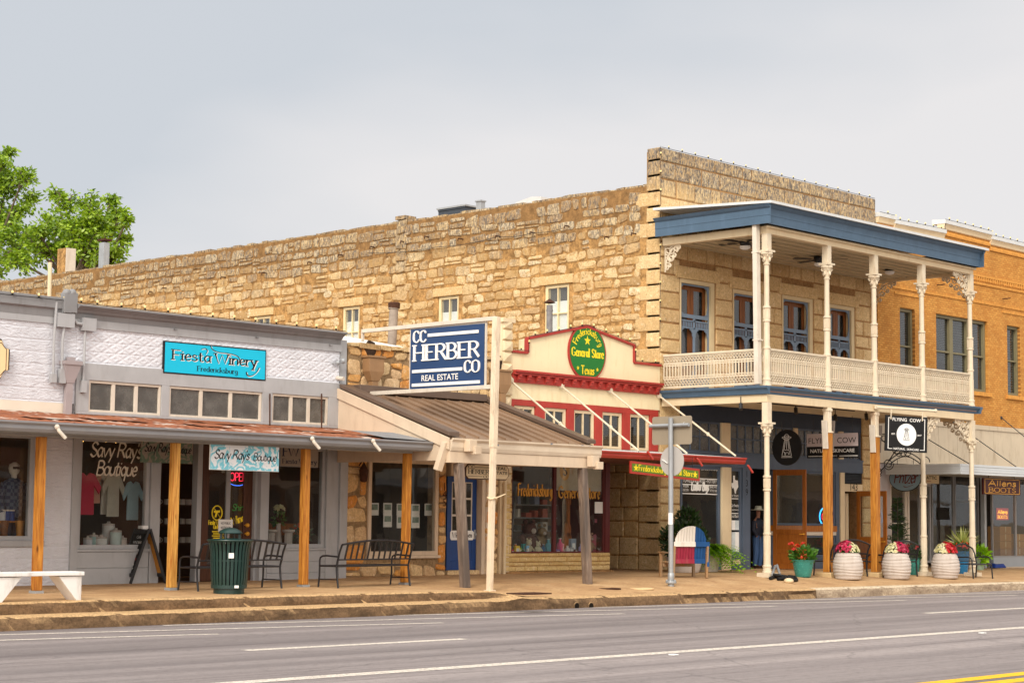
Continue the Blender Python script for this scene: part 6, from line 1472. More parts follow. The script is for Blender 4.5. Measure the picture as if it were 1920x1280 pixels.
# porch awning with rusty roof
YG = 30.15; xg0, xg1 = 13, fy(813,835,YG).x
PA = thing('porch_awning', 'long rusty tin porch awning with grey gutter on four yellow pine posts', 'awning', (xg0, F0, 3))
zg1, zg0 = fy(480,811,YG-.1).z, fy(480,829,YG-.1).z
zw2 = zroof+.02
b = MB(); rd = random.Random(9); NX = 150; NY = 5; vs = []; fs = []
for i in range(NX+1):
    x = lerp(xg0, xg1-.05, i/NX)
    for j in range(NY+1):
        y = lerp(YG, F0-.04, j/NY); z = lerp(zg1+.0, zw2, j/NY)+.014*math.sin(x*2*math.pi/.19)+.012*mnoise.noise(Vector((x*1.2, y, 0))); vs.append((x, y, z))
for i in range(NX):
    for j in range(NY): a = i*(NY+1)+j; fs.append((a, a+NY+1, a+NY+2, a+1))
b.add(vs, fs); b.box(xg0, YG+.1, zg1-.1, xg1-.06, F0-.05, zg1-.05); b.build('roof_sheet', m_rust, PA, smooth=60)
x = xg0
while x < xg1-1.2:
    w = rd.uniform(.8,1.6); y = YG+rd.uniform(.6,2.2); f_ = (y-YG)/(F0-YG); z = lerp(zg1,zw2,f_)+.03; f2 = f_+.22; b = MB(); b.add([(x,y,z),(x+w,y,z),(x+w,y+.7,lerp(zg1,zw2,f2)+.045),(x,y+.7,lerp(zg1,zw2,f2)+.045)], [(0,1,2,3)]); b.build('tin_patch', m_rust, PA); x += w*rd.uniform(1,2)
b = MB(); p = fy(800,824,YG); b.add([(xg1-1.5,YG+.0,zg1+.05),(xg1+.02,YG+.0,zg1+.02),(xg1+.02,YG+1.2,zg1+.22),(xg1-1.5,YG+1.2,zg1+.24),(xg1-.8,YG+.5,zg1+.2)], [(0,1,4),(1,2,4),(2,3,4),(3,0,4)]); b.build('loose_sheet', m_gray_d, PA)
b = MB(); hg = zg1-zg0
b.prism([(0,0),(-.08,0),(-.12,hg*.3),(-.12,hg*.62),(-.17,hg*.82),(-.17,hg),(-.14,hg),(-.12,hg*.9),(0,hg*.8)], (xg0, YG, zg0), UY, UZ, (xg1-xg0, 0, 0)); b.build('gutter', m_gutter, PA)
b = MB(); b.box(xg0, YG+.0, zg0-.02, xg1-.1, YG+.05, zg1-.06); b.box(xg0, YG+.3, zg0-.06, xg1-.35, YG+.46, zg0+.09)
for k in range(26): x = lerp(xg0+.2, xg1-.4, k/25); b.box(x, YG+.06, zg0+.09, x+.05, F0-.06, zg0+.2)
b.build('eave_timber', paint('grey eave timber', S(150,146,140), .08, 2, .6), PA)
for px, py in ((111,808),(589,829),(703,833)):
    p = fy(px, py, YG-.2); q = MB(); q.tube([p+Vector((-.03,.04,.1)), p, p+Vector((.12,-.04,-.13))], .035, 8); q.sphere(p+Vector((-.03,.03,.08)), .05); q.build('drain_stub', m_white, PA)
for px, py, pt, m in ((68,1113,77,m_pine2),(321,1105,329,m_pine),(568.5,1100,573.5,m_pine2),(759,1096,764,m_pine2)):
    p = gnd(px, py); y = 30.62; x = fy(px, py, y).x; z0 = gz(x, y); xt = fy(pt, 836, y).x; q = MB(); q.bar((x, y, z0+.05), (xt, y, zg0-.062), .155, .155, up=UY); o = q.build('post', m, PA, bevel=.008)
    q = MB(); q.box(x-.1, y-.1, z0-.03, x+.1, y+.1, z0+.048); q.build('post_shoe', m_galv, o)
# ---- signs of the grey building
def flat_sign(name, label, quad, Y, face, edge, ew, group=None, dth=.05):
    tl, tr, bl, br = [fy(x, y, Y) for x, y in quad]
    ux = ((tr-tl)+(br-bl)).normalized(); uy = UZ; L = ((tr-tl).length+(br-bl).length)/2; H = ((tl-bl).length+(tr-br).length)/2
    ux = UX.copy() if abs(ux.z) < .02 else ux; uy = (UZ-ux*UZ.dot(ux)).normalized()
    T_ = thing(name, label, 'sign', tuple(bl), group); nn = ux.cross(uy)
    q = MB(); q.prism([(0,0),(L,0),(L,H),(0,H)], bl, ux, uy, -nn*dth); q.build('edge', edge, T_, bevel=.004)
    q = MB(); q.prism([(ew,ew),(L-ew,ew),(L-ew,H-ew),(ew,H-ew)], bl+nn*.002, ux, uy, nn*.004); q.build('face', face, T_)
    return T_, bl+nn*.007, ux, uy, L, H, nn
FS, o, ux, uy, L, H, nn = flat_sign('winery_sign', 'bright turquoise wall sign with black lettering on the grey tin front', ((306,637),(498,654),(306,699),(498,711)), F0-.06, paint('turquoise sign face', S(10,186,222), .03, 1, .4), m_lk, .03)
q = MB(); k = .012*L
for m_, off, st_ in ((0, Vector((0,0,0)), 0),):
    pass
q1, q2 = MB(), MB()
for q, d_, dd_ in ((q1, ux*.014*L*.5-uy*.02*H, .001), (q2, Vector((0,0,0)), .003)):
    script(q, 'Fiesta', o+d_+ux*.07*L+uy*.45*H, ux, uy, .3*H, 'bold', dd_, width=.38*L); script(q, 'Winery', o+d_+ux*.485*L+uy*.44*H, ux, uy, .3*H, 'bold', dd_, width=.42*L)
    ribbon(q, _smooth([(.44*L,.98*H),(.46*L,.86*H),(.52*L,.79*H),(.62*L,.78*H),(.7*L,.73*H),(.73*L,.62*H),(.72*L,.5*H)]), o+d_, ux, uy, (.012*H,.03*H,.6), dd_)
    ribbon(q, _smooth([(.93*L,.42*H),(.9*L,.25*H),(.85*L,.13*H),(.81*L,.14*H),(.8*L,.24*H)]), o+d_, ux, uy, (.015*H,.05*H,.6), dd_); ribbon(q, _smooth([(.35*L,.84*H),(.39*L,.87*H),(.41*L,.8*H),(.395*L,.7*H)]), o+d_, ux, uy, (.012*H,.03*H,.6), dd_)
script(q2, 'Fredericksburg', o+ux*.515*L+uy*.15*H, ux, uy, .15*H, 'serif', .003, align='c', width=.4*L)
q1.build('lettering_shadow', m_lw, FS); q2.build('lettering', m_lk, FS)
# beige sign cut by the left edge of the picture
tl, br = fy(-120,622,F0-.08), fy(15,713,F0-.08); L, H = br.x-tl.x, tl.z-br.z; bl = Vector((tl.x, F0-.08, fy(14,712,F0-.08).z)); H = fy(8,636,F0-.08).z-bl.z
CS = thing('shaped_sign', 'beige wall sign with notched corners and dark edge on the left rock faced tin', 'sign', tuple(bl))
def notch(k): return [(k,.2),(.12,.17),(.2,k),(L-.2,k),(L-.12,.17),(L-k,.2),(L-k,H-.2),(L-.12,H-.17),(L-.2,H-k),(.2,H-k),(.12,H-.17),(k,H-.2)]
for k, m, d0, nm in ((0,m_lk,0,'edge'),(.03,paint('beige sign face', S(236,206,158), .03, 1, .5),.031,'face')):
    q = MB(); q.prism(notch(k), bl-Vector((0,d0,0)), UX, UZ, (0,-.03 if k == 0 else -.004,0)); q.build(nm, m, CS)
q = MB(); pp = notch(.08)
for (x0,y0),(x1,y1) in zip(pp, pp[1:]+pp[:1]): ribbon(q, [(x0,y0),(x1,y1)], bl-Vector((0,.0352,0)), UX, UZ, (.014,0,0), .002)
q.build('line_border', m_lk, CS)
def floral(name, a, c, seed):
    t = NT(name); v = t.noise(t.coords((1.3,1,1.3)), 3.2, 3, .5, 1.5); return t.fin(t.ramp(v, [(.44, a), (.5, c), (.62, c), (.66, a)]), .5, .3)
m_fl = floral('teal watercolour print', S(228,230,234), S(120,196,214), 1); m_fl2 = floral('sage watercolour print', S(150,140,128), S(96,122,104), 2)
SG2, o, ux, uy, L, H, nn = flat_sign('boutique_sign', 'white and teal brushstroke hanging sign with black script under the grey gutter', ((394,829),(523,836.5),(393,880),(523,885)), YG+.35, m_fl, m_paper, .01, dth=.03)
q = MB(); script(q, "Savy Ray's", o+ux*.05*L+uy*.42*H, ux, uy, .34*H, 'hand', .003, width=.5*L); script(q, 'Boutique', o+ux*.61*L+uy*.4*H, ux, uy, .28*H, 'hand', .003, width=.34*L); q.build('lettering', m_lk, SG2)
q = MB()
for s in (.18, .85): q.tube([o+ux*L*s+uy*H-nn*.02, o+ux*L*s+uy*(H+.16)-nn*.02], .008, 5)
q.build('chain', m_black, SG2)
SG3, o, ux, uy, L, H, nn = flat_sign('boutique_sign', 'shaded green and tan brushstroke sign with black script behind the second pine post', ((265,815),(362,821),(264,866),(361,866.5)), F0-.25, m_fl2, m_fl2, .01, dth=.03)
q = MB(); script(q, "Savy Ray's", o+ux*.05*L+uy*.42*H, ux, uy, .34*H, 'hand', .003, width=.5*L); script(q, 'Boutique', o+ux*.61*L+uy*.4*H, ux, uy, .28*H, 'hand', .003, width=.34*L); q.build('lettering', m_lk, SG3)
SG4, o, ux, uy, L, H, nn = flat_sign('winery_board', 'shaded grey board with large dark letters behind the third pine post', ((525,833),(597,837),(525,874),(596,873)), F0-.25, paint('taupe board', S(150,138,124), .05, 2, .6), m_gray_d, .01, dth=.03)
q = MB(); script(q, 'FW', o+ux*.05*L+uy*.52*H, ux, uy, .42*H, 'bold', .003, width=.42*L); script(q, 'Fiesta Winery', o+ux*.05*L+uy*.16*H, ux, uy, .22*H, 'serif', .003, width=.9*L); q.build('lettering', paint('dark blue lettering', S(22,34,60), .05, 3, .5), SG4)
q = MB(); q.prism([(.55*L,.48*H),(.72*L,.48*H),(.72*L,.98*H),(.55*L,.98*H)], o, ux, uy, nn*.002); q.build('blue_block', paint('dark blue block', S(20,60,90), .05, 3, .5), SG4)
# open sign in neon tube
NS = thing('neon_sign', 'red open neon sign glowing inside the boutique door glass', 'neon sign', tuple(fy(447,895,Yd+.15)))
m_nr, m_nb = emis('red neon', S(255,40,70), 1.3), emis('blue neon', S(60,120,255), 1.2)
c = fy(447,901,Yd+.12); q = MB(); script(q, 'OPEN', (c.x, c.y, c.z), UX, UZ, .18, 'thin', .01, align='c', width=.5); q.build('letter_tube', m_nr, NS)
q = MB(); q.tube([c+Vector((.33*math.cos(a), .03, .09+.2*math.sin(a))) for a in [k*math.pi/12 for k in range(24)]], .008, 5, closed=True); q.build('ring_tube', m_nb, NS)
# round neon in the skincare shop, tall neon strip
c = fy(1549,968,F0+.2); N2 = thing('neon_sign', 'round blue and red open neon low behind the timber prop', 'neon sign', tuple(c)); q = MB(); q.tube([c+Vector((.36*math.cos(a), 0, .3*math.sin(a))) for a in [k*math.pi/14 for k in range(28)]], .022, 6, closed=True); q.build('ring_tube', emis('cyan neon', S(60,170,255), 1.6), N2)
q = MB(); script(q, 'OPEN', c+Vector((0,0,-.1)), UX, UZ, .2, 'thin', .01, align='c', width=.5); q.build('letter_tube', m_nr, N2)
c = fy(1565,922,F0+.16); N3 = thing('neon_sign', 'narrow upright strip of pale violet neon lettering beside the navy jamb', 'neon sign', tuple(c)); m_nv = emis('violet neon', S(190,180,255), 1.4); q = MB()
z0, z1 = fy(1565,972,F0+.16).z, fy(1565,884,F0+.16).z; q.tube([(c.x,c.y,lerp(z0,z1,.55)), (c.x,c.y,z1)], .014, 6)
for k in range(9): zz_ = lerp(z0, z1, .04+k*.055); q.bar((c.x-.02,c.y,zz_), (c.x+.02,c.y,zz_+.05), .03, .02)
q.build('letter_tube', m_nv, N3)
# ================================================================== SIGNS UNDER THE BALCONY AND CANOPY
def ufo(q, c, ux, uy, s, d=.003, w=.014):
    """line drawing: saucer with a beam lifting a cow"""
    L = lambda pts, k=1: ribbon(q, pts, c, ux, uy, (w*k, 0, 0), d)
    el = lambda x, y, rx, ry, a0=0, a1=2*math.pi: L([(s*(x+rx*math.cos(a0+(a1-a0)*k/20)), s*(y+ry*math.sin(a0+(a1-a0)*k/20))) for k in range(21)])
    el(0,.58,.32,.07); el(0,.6,.17,.17,0,math.pi); el(0,.52,.2,.07,math.pi,2*math.pi); el(0,.6,.17,.04)
    for x0, x1 in ((-.14,-.34),(-.07,-.17),(0,0),(.07,.17),(.14,.34)): L([(s*x0,s*.45),(s*x1,s*(-.5 if abs(x1) > .3 else -.1))])
    L([(-.34*s,-.5*s),(.34*s,-.5*s)]); L([(-.38*s,-.58*s),(.38*s,-.58*s)])
    L([(s*x,s*y) for x, y in ((-.2,-.12),(-.12,-.16),(.12,-.14),(.2,-.22),(.19,-.4),(.14,-.42),(.12,-.3),(-.06,-.3),(-.08,-.44),(-.13,-.44),(-.14,-.28),(-.24,-.24),(-.26,-.16),(-.2,-.12))], .9)
XO = fy(1475,838,31.5).x; c = fx(1475,838.5,XO); rO = (fx(1475,805,XO).z-fx(1475,872,XO).z)/2
T_ = thing('oval_sign', 'round black hanging sign with a white line drawing of a saucer lifting a cow', 'sign', tuple(c))
q = MB(); q.ell(c+Vector((.0,0,0)), -UY, UZ, rO, rO, (.04,0,0), 44); q.build('face', m_blackm, T_)
q = MB(); ufo(q, c-UX*.002, -UY, UZ, rO*.95, .003, .011); q.build('emblem', m_lw, T_)
q = MB()
for s in (-.2,.2): q.tube([c+Vector((.02,s,rO*.95)), c+Vector((.02,s,rO+.25))], .008, 5)
q.build('chain', m_black, T_)
XF = fy(1561,834,31.2).x; tl, tr, bl, br = fx(1513,812.5,XF), fx(1609,812,XF), fx(1513.5,859,XF), fx(1609,856.5,XF)
L_ = (tr-tl).length; H_ = ((tl-bl).length+(tr-br).length)/2; ux = -UY
bl = Vector((XF, tl.y, (bl.z+br.z)/2)); L_ = tl.y-tr.y
T_ = thing('skincare_sign', 'hanging board, pale upper half and black lower half, with skincare lettering behind the timber prop', 'sign', tuple(bl))
q = MB(); q.prism([(0,0),(L_,0),(L_,H_),(0,H_)], bl, ux, UZ, (.05,0,0)); q.build('board', m_blackm, T_)
q = MB(); q.prism([(0,H_*.47),(L_,H_*.47),(L_,H_),(0,H_)], bl-UX*.002, ux, UZ, (-.004,0,0)); q.build('pale_half', paint('mauve grey sign face', S(196,182,184), .04, 2, .5), T_)
q = MB(); sans(q, 'FLYING  COW', bl+ux*L_*.5+UZ*H_*.6-UX*.0065, ux, UZ, H_*.24, width=L_*.93); q.build('lettering', m_lk, T_)
q = MB(); sans(q, 'NATURAL SKINCARE', bl+ux*L_*.5+UZ*H_*.22-UX*.002, ux, UZ, H_*.15, width=L_*.86, bold=.01); sans(q, '2017', bl+ux*L_*.55+UZ*H_*.045-UX*.002, ux, UZ, H_*.06, width=L_*.09)
for a, e in ((.03,.46),(.64,.99)): q.prism([(a*L_,H_*.06),(e*L_,H_*.06),(e*L_,H_*.085),(a*L_,H_*.085)], bl-UX*.002, ux, UZ, (-.003,0,0))
q.build('lettering', m_lw, T_)
q = MB()
for s in (.12,.88): q.tube([bl+ux*L_*s+UZ*H_+UX*.02, bl+ux*L_*s+UZ*(H_+.5)+UX*.02], .008, 5)
q.build('chain', m_black, T_)
YQ = YB-.3; tl, bl = fy(1659,777.5,YQ), fy(1656.5,844,YQ); DV = Vector((math.cos(R(30)),-math.sin(R(30)),0)); NV = Vector((-DV.y,DV.x,0))
def hitp(px, py, p0): d = _ray(px, py); return CAMP+d*((p0-CAMP).dot(NV)/d.dot(NV))
tr, br_ = hitp(1738,782.5,tl), hitp(1736,849,tl); L_ = (tr-tl).length; ux = ((tr-tl)+(br_-bl)).normalized(); uy = (UZ-ux*ux.z).normalized(); H_ = ((tl-bl).length+(tr-br_).length)/2; bl = Vector((tl.x, tl.y, bl.z)); NB = ux.cross(uy)
T_ = thing('square_sign', 'black square hanging sign with white circle and border on a cream pole', 'sign', tuple(bl))
q = MB(); q.prism([(0,0),(L_,0),(L_,H_),(0,H_)], bl, ux, uy, -NB*.05); q.build('board', m_blackm, T_)
o = bl+NB*.002; q = MB(); q.ell(o+ux*L_*.5+uy*H_*.48, ux, uy, L_*.235, L_*.235, NB*.003, 40); q.build('disc', m_paper, T_)
q = MB(); ufo(q, o+ux*L_*.5+uy*H_*.47+NB*.0035, ux, uy, L_*.2, .003, .008); q.build('emblem', m_lk, T_)
q = MB(); bd = lambda x0,y0,x1,y1: q.prism([(x0*L_,y0*H_),(x1*L_,y0*H_),(x1*L_,y1*H_),(x0*L_,y1*H_)], o, ux, uy, NB*.004)
for z in ((.06,.07,.075,.93),(.925,.07,.94,.93),(.06,.06,.17,.075),(.83,.06,.94,.075),(.06,.925,.13,.94),(.87,.925,.94,.94)): bd(*z)
sans(q, 'FLYING  COW', o+ux*L_*.5+uy*H_*.85, ux, uy, H_*.095, width=L_*.68, bold=.012); sans(q, 'NATURAL  SKINCARE', o+ux*L_*.5+uy*H_*.045, ux, uy, H_*.06, width=L_*.6, bold=.012); sans(q, 'EST.', o+ux*L_*.19+uy*H_*.46, ux, uy, H_*.045, width=L_*.09, bold=.02); sans(q, '2017', o+ux*L_*.81+uy*H_*.46, ux, uy, H_*.045, width=L_*.1, bold=.02)
q.build('lettering', m_lw, T_)
q = MB(); a = hitp(1643,763,tl); e = hitp(1754,770,tl); q.tube([a, e], .04, 10); q.sphere(e, .06); q.bar(a, Vector((BX[2],YB,a.z)), .1, .1)
for s in (.12,.87):
    b0 = bl+ux*L_*s+uy*(H_-.12); q.tube([b0+NB*.012, b0+uy*.3+NB*.012], .018, 6)
q.build('pole', m_colm, T_, smooth=50)
# oval script sign on a wrought iron arm
XPZ = XB0+.55; c = fx(1697,896.5,XPZ); ry = (fx(1697,872,XPZ).z-fx(1697,921,XPZ).z)/2; rx = abs(fx(1667,896,XPZ).y-fx(1727,896,XPZ).y)/2
T_ = thing('oval_sign', 'grey blue oval hanging sign with maroon script on a scrolled black iron arm', 'sign', tuple(c))
q = MB(); q.ell(c, -UY, UZ, rx, ry, (.05,0,0), 44); q.build('rim', m_lk, T_)
q = MB(); q.ell(c-UX*.002, -UY, UZ, rx*.96, ry*.94, (-.004,0,0), 44); q.build('face', paint('grey blue oval face', S(122,144,154), .04, 1, .5), T_)
q = MB(); script(q, 'Pritzer', c-UX*.0065-UZ*ry*.35, -UY, UZ, ry*.95, 'hand', .003, align='c', width=rx*1.45); ribbon(q, _smooth([(-rx*.1,-ry*.6),(rx*.1,-ry*.66),(rx*.5,-ry*.5)]), c-UX*.0065, -UY, UZ, (.012,.03,.6), .003); q.build('lettering', paint('maroon lettering', S(96,40,40), .05, 4, .5), T_)
q = MB(); za_ = c.z+ry; y0, y1 = F0, c.y-rx*1.25
for dz, k in ((.12,1.0),(.26,.9)): q.tube([(XPZ, lerp(F0, y1, s), za_+dz-.25+.42*math.sin(math.pi*s*.9+.25)) for s in [j/16 for j in range(17)]], .018, 6)
for s in (.3,.42,.54): q.tube([Vector((XPZ, lerp(F0,y1,s), za_+.42))+Vector((0,.12*math.cos(a),.12*math.sin(a))) for a in [j*math.pi/8 for j in range(17)]], .014, 5)
q.tube([Vector((XPZ, y1, za_+.1))+Vector((0,.17*math.cos(a),.17*math.sin(a))) for a in [j*math.pi/10-1.5 for j in range(16)]], .016, 5)
for s in (-.5,.5): q.tube([(XPZ+.02, c.y+s*rx, za_-.1), (XPZ+.02, c.y+s*rx, za_+.22)], .01, 5)
q.build('iron_arm', m_black, T_)
# scrolled iron arm left of it, by the louvre
q = MB(); p = fy(1640,850,F0-.05); XI = p.x-.05
for k, (ry_, rz_, r_) in enumerate(((.0,.45,.16),(.35,.5,.14),(.8,.15,.2),(.5,-.35,.2),(.15,-.6,.14))):
    q.tube([Vector((XI, F0-.1-ry_, p.z+rz_))+Vector((0,r_*(1-j/40)*math.cos(j*.42+k), r_*(1-j/40)*math.sin(j*.42+k))) for j in range(22)], .016, 5)
q.tube([(XI,F0-.02,p.z+.6),(XI,F0-.5,p.z+.35),(XI,F0-1.1,p.z+.3)], .018, 6); q.tube([(XI,F0-.02,p.z-.8),(XI,F0-.5,p.z-.4),(XI,F0-1.0,p.z+.25)], .018, 6)
o = q.build('iron_scroll_arm', m_black, None, (XI,F0,p.z)); tag(o, 'empty black scrolled iron sign arm on the stone pier beside the louvre vent', 'sign bracket')
T_, o, ux, uy, L, H, nn = flat_sign('hanging_board', 'small cream board with black capitals behind the cream column', ((1722,887),(1761,889),(1722,905),(1761,906)), F0-.3, paint('cream board', S(222,206,172), .03, 2, .6), m_white, .01, dth=.03)
q = MB(); sans(q, 'ATTIC', o+ux*L*.62+uy*H*.45, ux, uy, H*.36, width=L*.5, bold=.02); q.build('lettering', m_lk, T_)
q = MB(); q.box(o.x+L*.4, o.y-.003, o.z+H*.2, o.x+L*.6, o.y, o.z+H*.25); q.build('small_print', m_red, T_)
q = MB(); 
for s in (.2,.8): q.tube([o+ux*L*s+uy*H+UY*.02, o+ux*L*s+uy*(H+.12)+UY*.02], .008, 5)
q.build('chain', m_black, T_)
m_mar = paint('maroon sign face', S(62,16,14), .08, 2, .45); m_gold = paint('gold sign paint', S(214,160,60), .06, 4, .45)
T_, o, ux, uy, L, H, nn = flat_sign('boots_sign', 'large maroon and gold boot shop board hung below the pale canopy edge', ((1845,895),(1914,897.5),(1844,926),(1914,927.5)), YC+.25, m_mar, m_mar, .03, dth=.06)
q = MB(); script(q, 'Allens', o+ux*L*.5+uy*H*.53, ux, uy, H*.34, 'fat', .003, align='c', width=L*.76); script(q, 'BOOTS', o+ux*L*.5+uy*H*.15, ux, uy, H*.27, 'bold', .003, align='c', width=L*.74)
for x0,y0,x1,y1 in ((.03,.05,.97,.075),(.03,.925,.97,.95),(.03,.05,.04,.95),(.96,.05,.97,.95)): q.prism([(x0*L,y0*H),(x1*L,y0*H),(x1*L,y1*H),(x0*L,y1*H)], o, ux, uy, nn*.003)
q.build('lettering', m_gold, T_)
q = MB()
for s in (.15,.85): q.tube([o+ux*L*s+uy*H+UY*.03, o+ux*L*s+uy*(H+.1)+UY*.03], .01, 5)
q.build('chain', m_black, T_)
T_, o, ux, uy, L, H, nn = flat_sign('boots_sign', 'small glowing red and yellow boot shop sign inside the display window', ((1868,951.5),(1891,952),(1868,974.5),(1891,975)), F0+.4, emis('lit red face', S(150,34,20), .5), m_mar, .01, dth=.05)
q = MB(); script(q, 'Allens', o+ux*L*.5+uy*H*.52, ux, uy, H*.3, 'fat', .003, align='c', width=L*.8); script(q, 'BOOTS', o+ux*L*.5+uy*H*.14, ux, uy, H*.25, 'bold', .003, align='c', width=L*.8); q.build('lettering', emis('lit yellow letters', S(255,180,40), 1.0), T_)

# ================================================================== STREET FURNITURE
# street sign seen from behind
b0 = gnd(1258,1098); x, y, z = b0; ztop = fy(1258,783,y).z
T_ = thing('street_sign', 'grey street sign pole carrying the backs of a rectangular and a round sign', 'street sign', tuple(b0))
q = MB(); q.tube([(x,y,z+.1),(x-.03,y,ztop)], .062, 14); q.build('pole', m_galv, T_, smooth=60)
q = MB(); q.lathe([(.08,-.02),(.08,.06),(.13,.065),(.14,.09),(.13,.12),(.075,.125),(.08,.2),(.08,.3),(.066,.32)], (x,y,z), 14)
for k in range(4): a = k*math.pi/2+.5; q.sphere((x+.1*math.cos(a), y+.1*math.sin(a), z+.13), .03, 8, 5)
q.build('base_socket', m_galv, T_, smooth=40)
xs_ = x+.08; ax, cx_ = fx(1223,781,xs_), fx(1297,833,xs_); m_back = paint('sign back metal', S(150,138,120), .04, 1, .45, .4, .02, 30, .2, S(120,112,100))
zt8, zb8 = fx(1260,780,xs_).z, fx(1260,833,xs_).z
q = MB(); hh, ww = (zt8-zb8)/2, (ax.y-cx_.y)/2; rr = .06
q.prism([(sx*(ww-rr)+rr*math.cos(a), sy*(hh-rr)+rr*math.sin(a)) for sx, sy, a0 in ((1,1,0),(-1,1,90),(-1,-1,180),(1,-1,270)) for a in [R(a0+k*22.5) for k in range(5)]], (xs_, (ax.y+cx_.y)/2, (zt8+zb8)/2), -UY, UZ, (.012,0,0)); pl = q.build('rectangular_plate', m_back, T_)
q = MB(); p = fx(1280,796,xs_-.002); q.bar(p+Vector((0,.06,-.05)), p+Vector((0,-.06,.06)), .006, .07, up=UX); q.build('sticker', m_paper, pl)
zb9 = fx(1260,797,xs_-.09).z; q = MB(); q.tube([(xs_-.07, fx(1222,797,xs_).y, zb9), (xs_-.07, fx(1295,796,xs_).y, zb9)], .045, 10); q.build('cross_arm', m_galv, T_, smooth=50)
c = fx(1260,864,xs_); rr = (fx(1260,836,xs_).z-fx(1260,892,xs_).z)/2; q = MB(); q.ell(c, -UY, UZ, rr, rr, (.012,0,0), 36); rp_ = q.build('round_plate', paint('pale sign back', S(178,174,170), .04, 1, .45, .4), T_)
q = MB(); p = fx(1247,864,xs_-.002); q.bar(p+Vector((0,.08,.04)), p+Vector((0,-.1,-.06)), .006, .09, up=UX); q.build('sticker', m_paper, rp_)
q = MB(); p = Vector((x-.02,y,fy(1255,972,y).z)); q.tube([p-UZ*.14, p+UZ*.14], .0635, 12); q.build('tape', m_paper, T_)
# white bench on the kerb
Yw = 28.2; x1 = fy(157,1100,Yw).x; x0 = fy(-6,1100,Yw).x; zg = gz(17,28.3); ztw = fy(140,1071,Yw).z; L = x1-x0
T_ = thing('white_bench', 'low white slab bench with slanted legs at the kerb', 'bench', (x0,Yw,zg)); q = MB(); q.box(x0,Yw-.02,ztw-.07,x1,Yw+.4,ztw); q.build('seat', paint('chalky white paint', S(226,224,222), .05, 3, .6, .3, .1, 30, .5, S(160,150,140)), T_, bevel=.012)
for s, xo in ((1,x0),(-1,x1)):
    q = MB(); q.prism([(s*.03,0),(s*.12,0),(s*.5,ztw-.072-zg),(s*.03,ztw-.072-zg)], (xo,Yw+.02,zg-.01), UX, UZ, (0,.34,0)); q.build('leg', _pm['chalky white paint'], T_, bevel=.01)
# litter bin
p = gnd(429,1112); x, y, z = p; k_ = .82/.82
T_ = thing('litter_bin', 'dark green slatted litter bin with domed rain hood', 'litter bin', (x,y,z))
zr = fy(430,1013,y-.35).z-z; 
q = MB(); q.lathe([(.30,0),(.3,.1),(.31,.1),(.35,.105),(.35,.17),(.31,.175)], (x,y,z), 32)
for zz_, r in ((.62*zr,.385),): q.tube([(x+.355*math.cos(a), y+.355*math.sin(a), z+zz_) for a in [k*math.pi/20 for k in range(40)]], .014, 6, closed=True)
q.tube([(x+.435*math.cos(a), y+.435*math.sin(a), z+zr) for a in [k*math.pi/24 for k in range(48)]], .02, 8, closed=True); q.build('frame', m_green, T_, smooth=40)
for k in range(30):
    a = 2*math.pi*k/30; d = Vector((math.cos(a), math.sin(a), 0)); t_ = Vector((-d.y, d.x, 0)); q = MB()
    pr = [(.335,.13),(.35,.3),(.368,.65*zr),(.378,.8*zr),(.4,.92*zr),(.43,1.0*zr)]
    for (r0,z0),(r1,z1) in zip(pr, pr[1:]): q.bar(Vector((x,y,z+z0))+d*r0, Vector((x,y,z+z1))+d*r1, .012, .052, up=t_)
    q.build('slat', m_green, T_)
q = MB(); q.lathe([(.29,.2),(.31,zr*.92),(.33,zr*.93)], (x,y,z), 24, cap=False); q.lathe([(.29,.18),(.001,.185)], (x,y,z), 24); q.build('liner', m_blackm, T_)
q = MB(); q.lathe([(.23,0),(.24,.015),(.2,.06),(.12,.1),(.05,.115),(.001,.118)], (x,y,z+zr+.13), 24); q.lathe([(.36,0),(.41,.0),(.42,-.03),(.26,.025),(.2,.04)], (x,y,z+zr-.0), 28, cap=False)
for k in range(4): a = k*math.pi/2+.5; d = Vector((math.cos(a), math.sin(a), 0)); q.bar(Vector((x,y,z+zr+.0))+d*.2, Vector((x,y,z+zr+.14))+d*.19, .015, .05)
q.build('hood', m_green, T_, smooth=40)
q = MB(); dd = Vector((-.55,-.83,0)).normalized(); tt = Vector((-dd.y,dd.x,0)); c = Vector((x,y,z+zr*.72))+dd*.395; q.prism([(-.05,-.05),(.05,-.05),(.05,.05),(-.05,.05)], c, tt, UZ, dd*.008); c = Vector((x,y,z+.14))+dd*.36+tt*.12; q.prism([(-.04,-.02),(.04,-.02),(.04,.03),(-.04,.03)], c, tt, UZ, dd*.008); q.build('sticker', m_paper, T_)
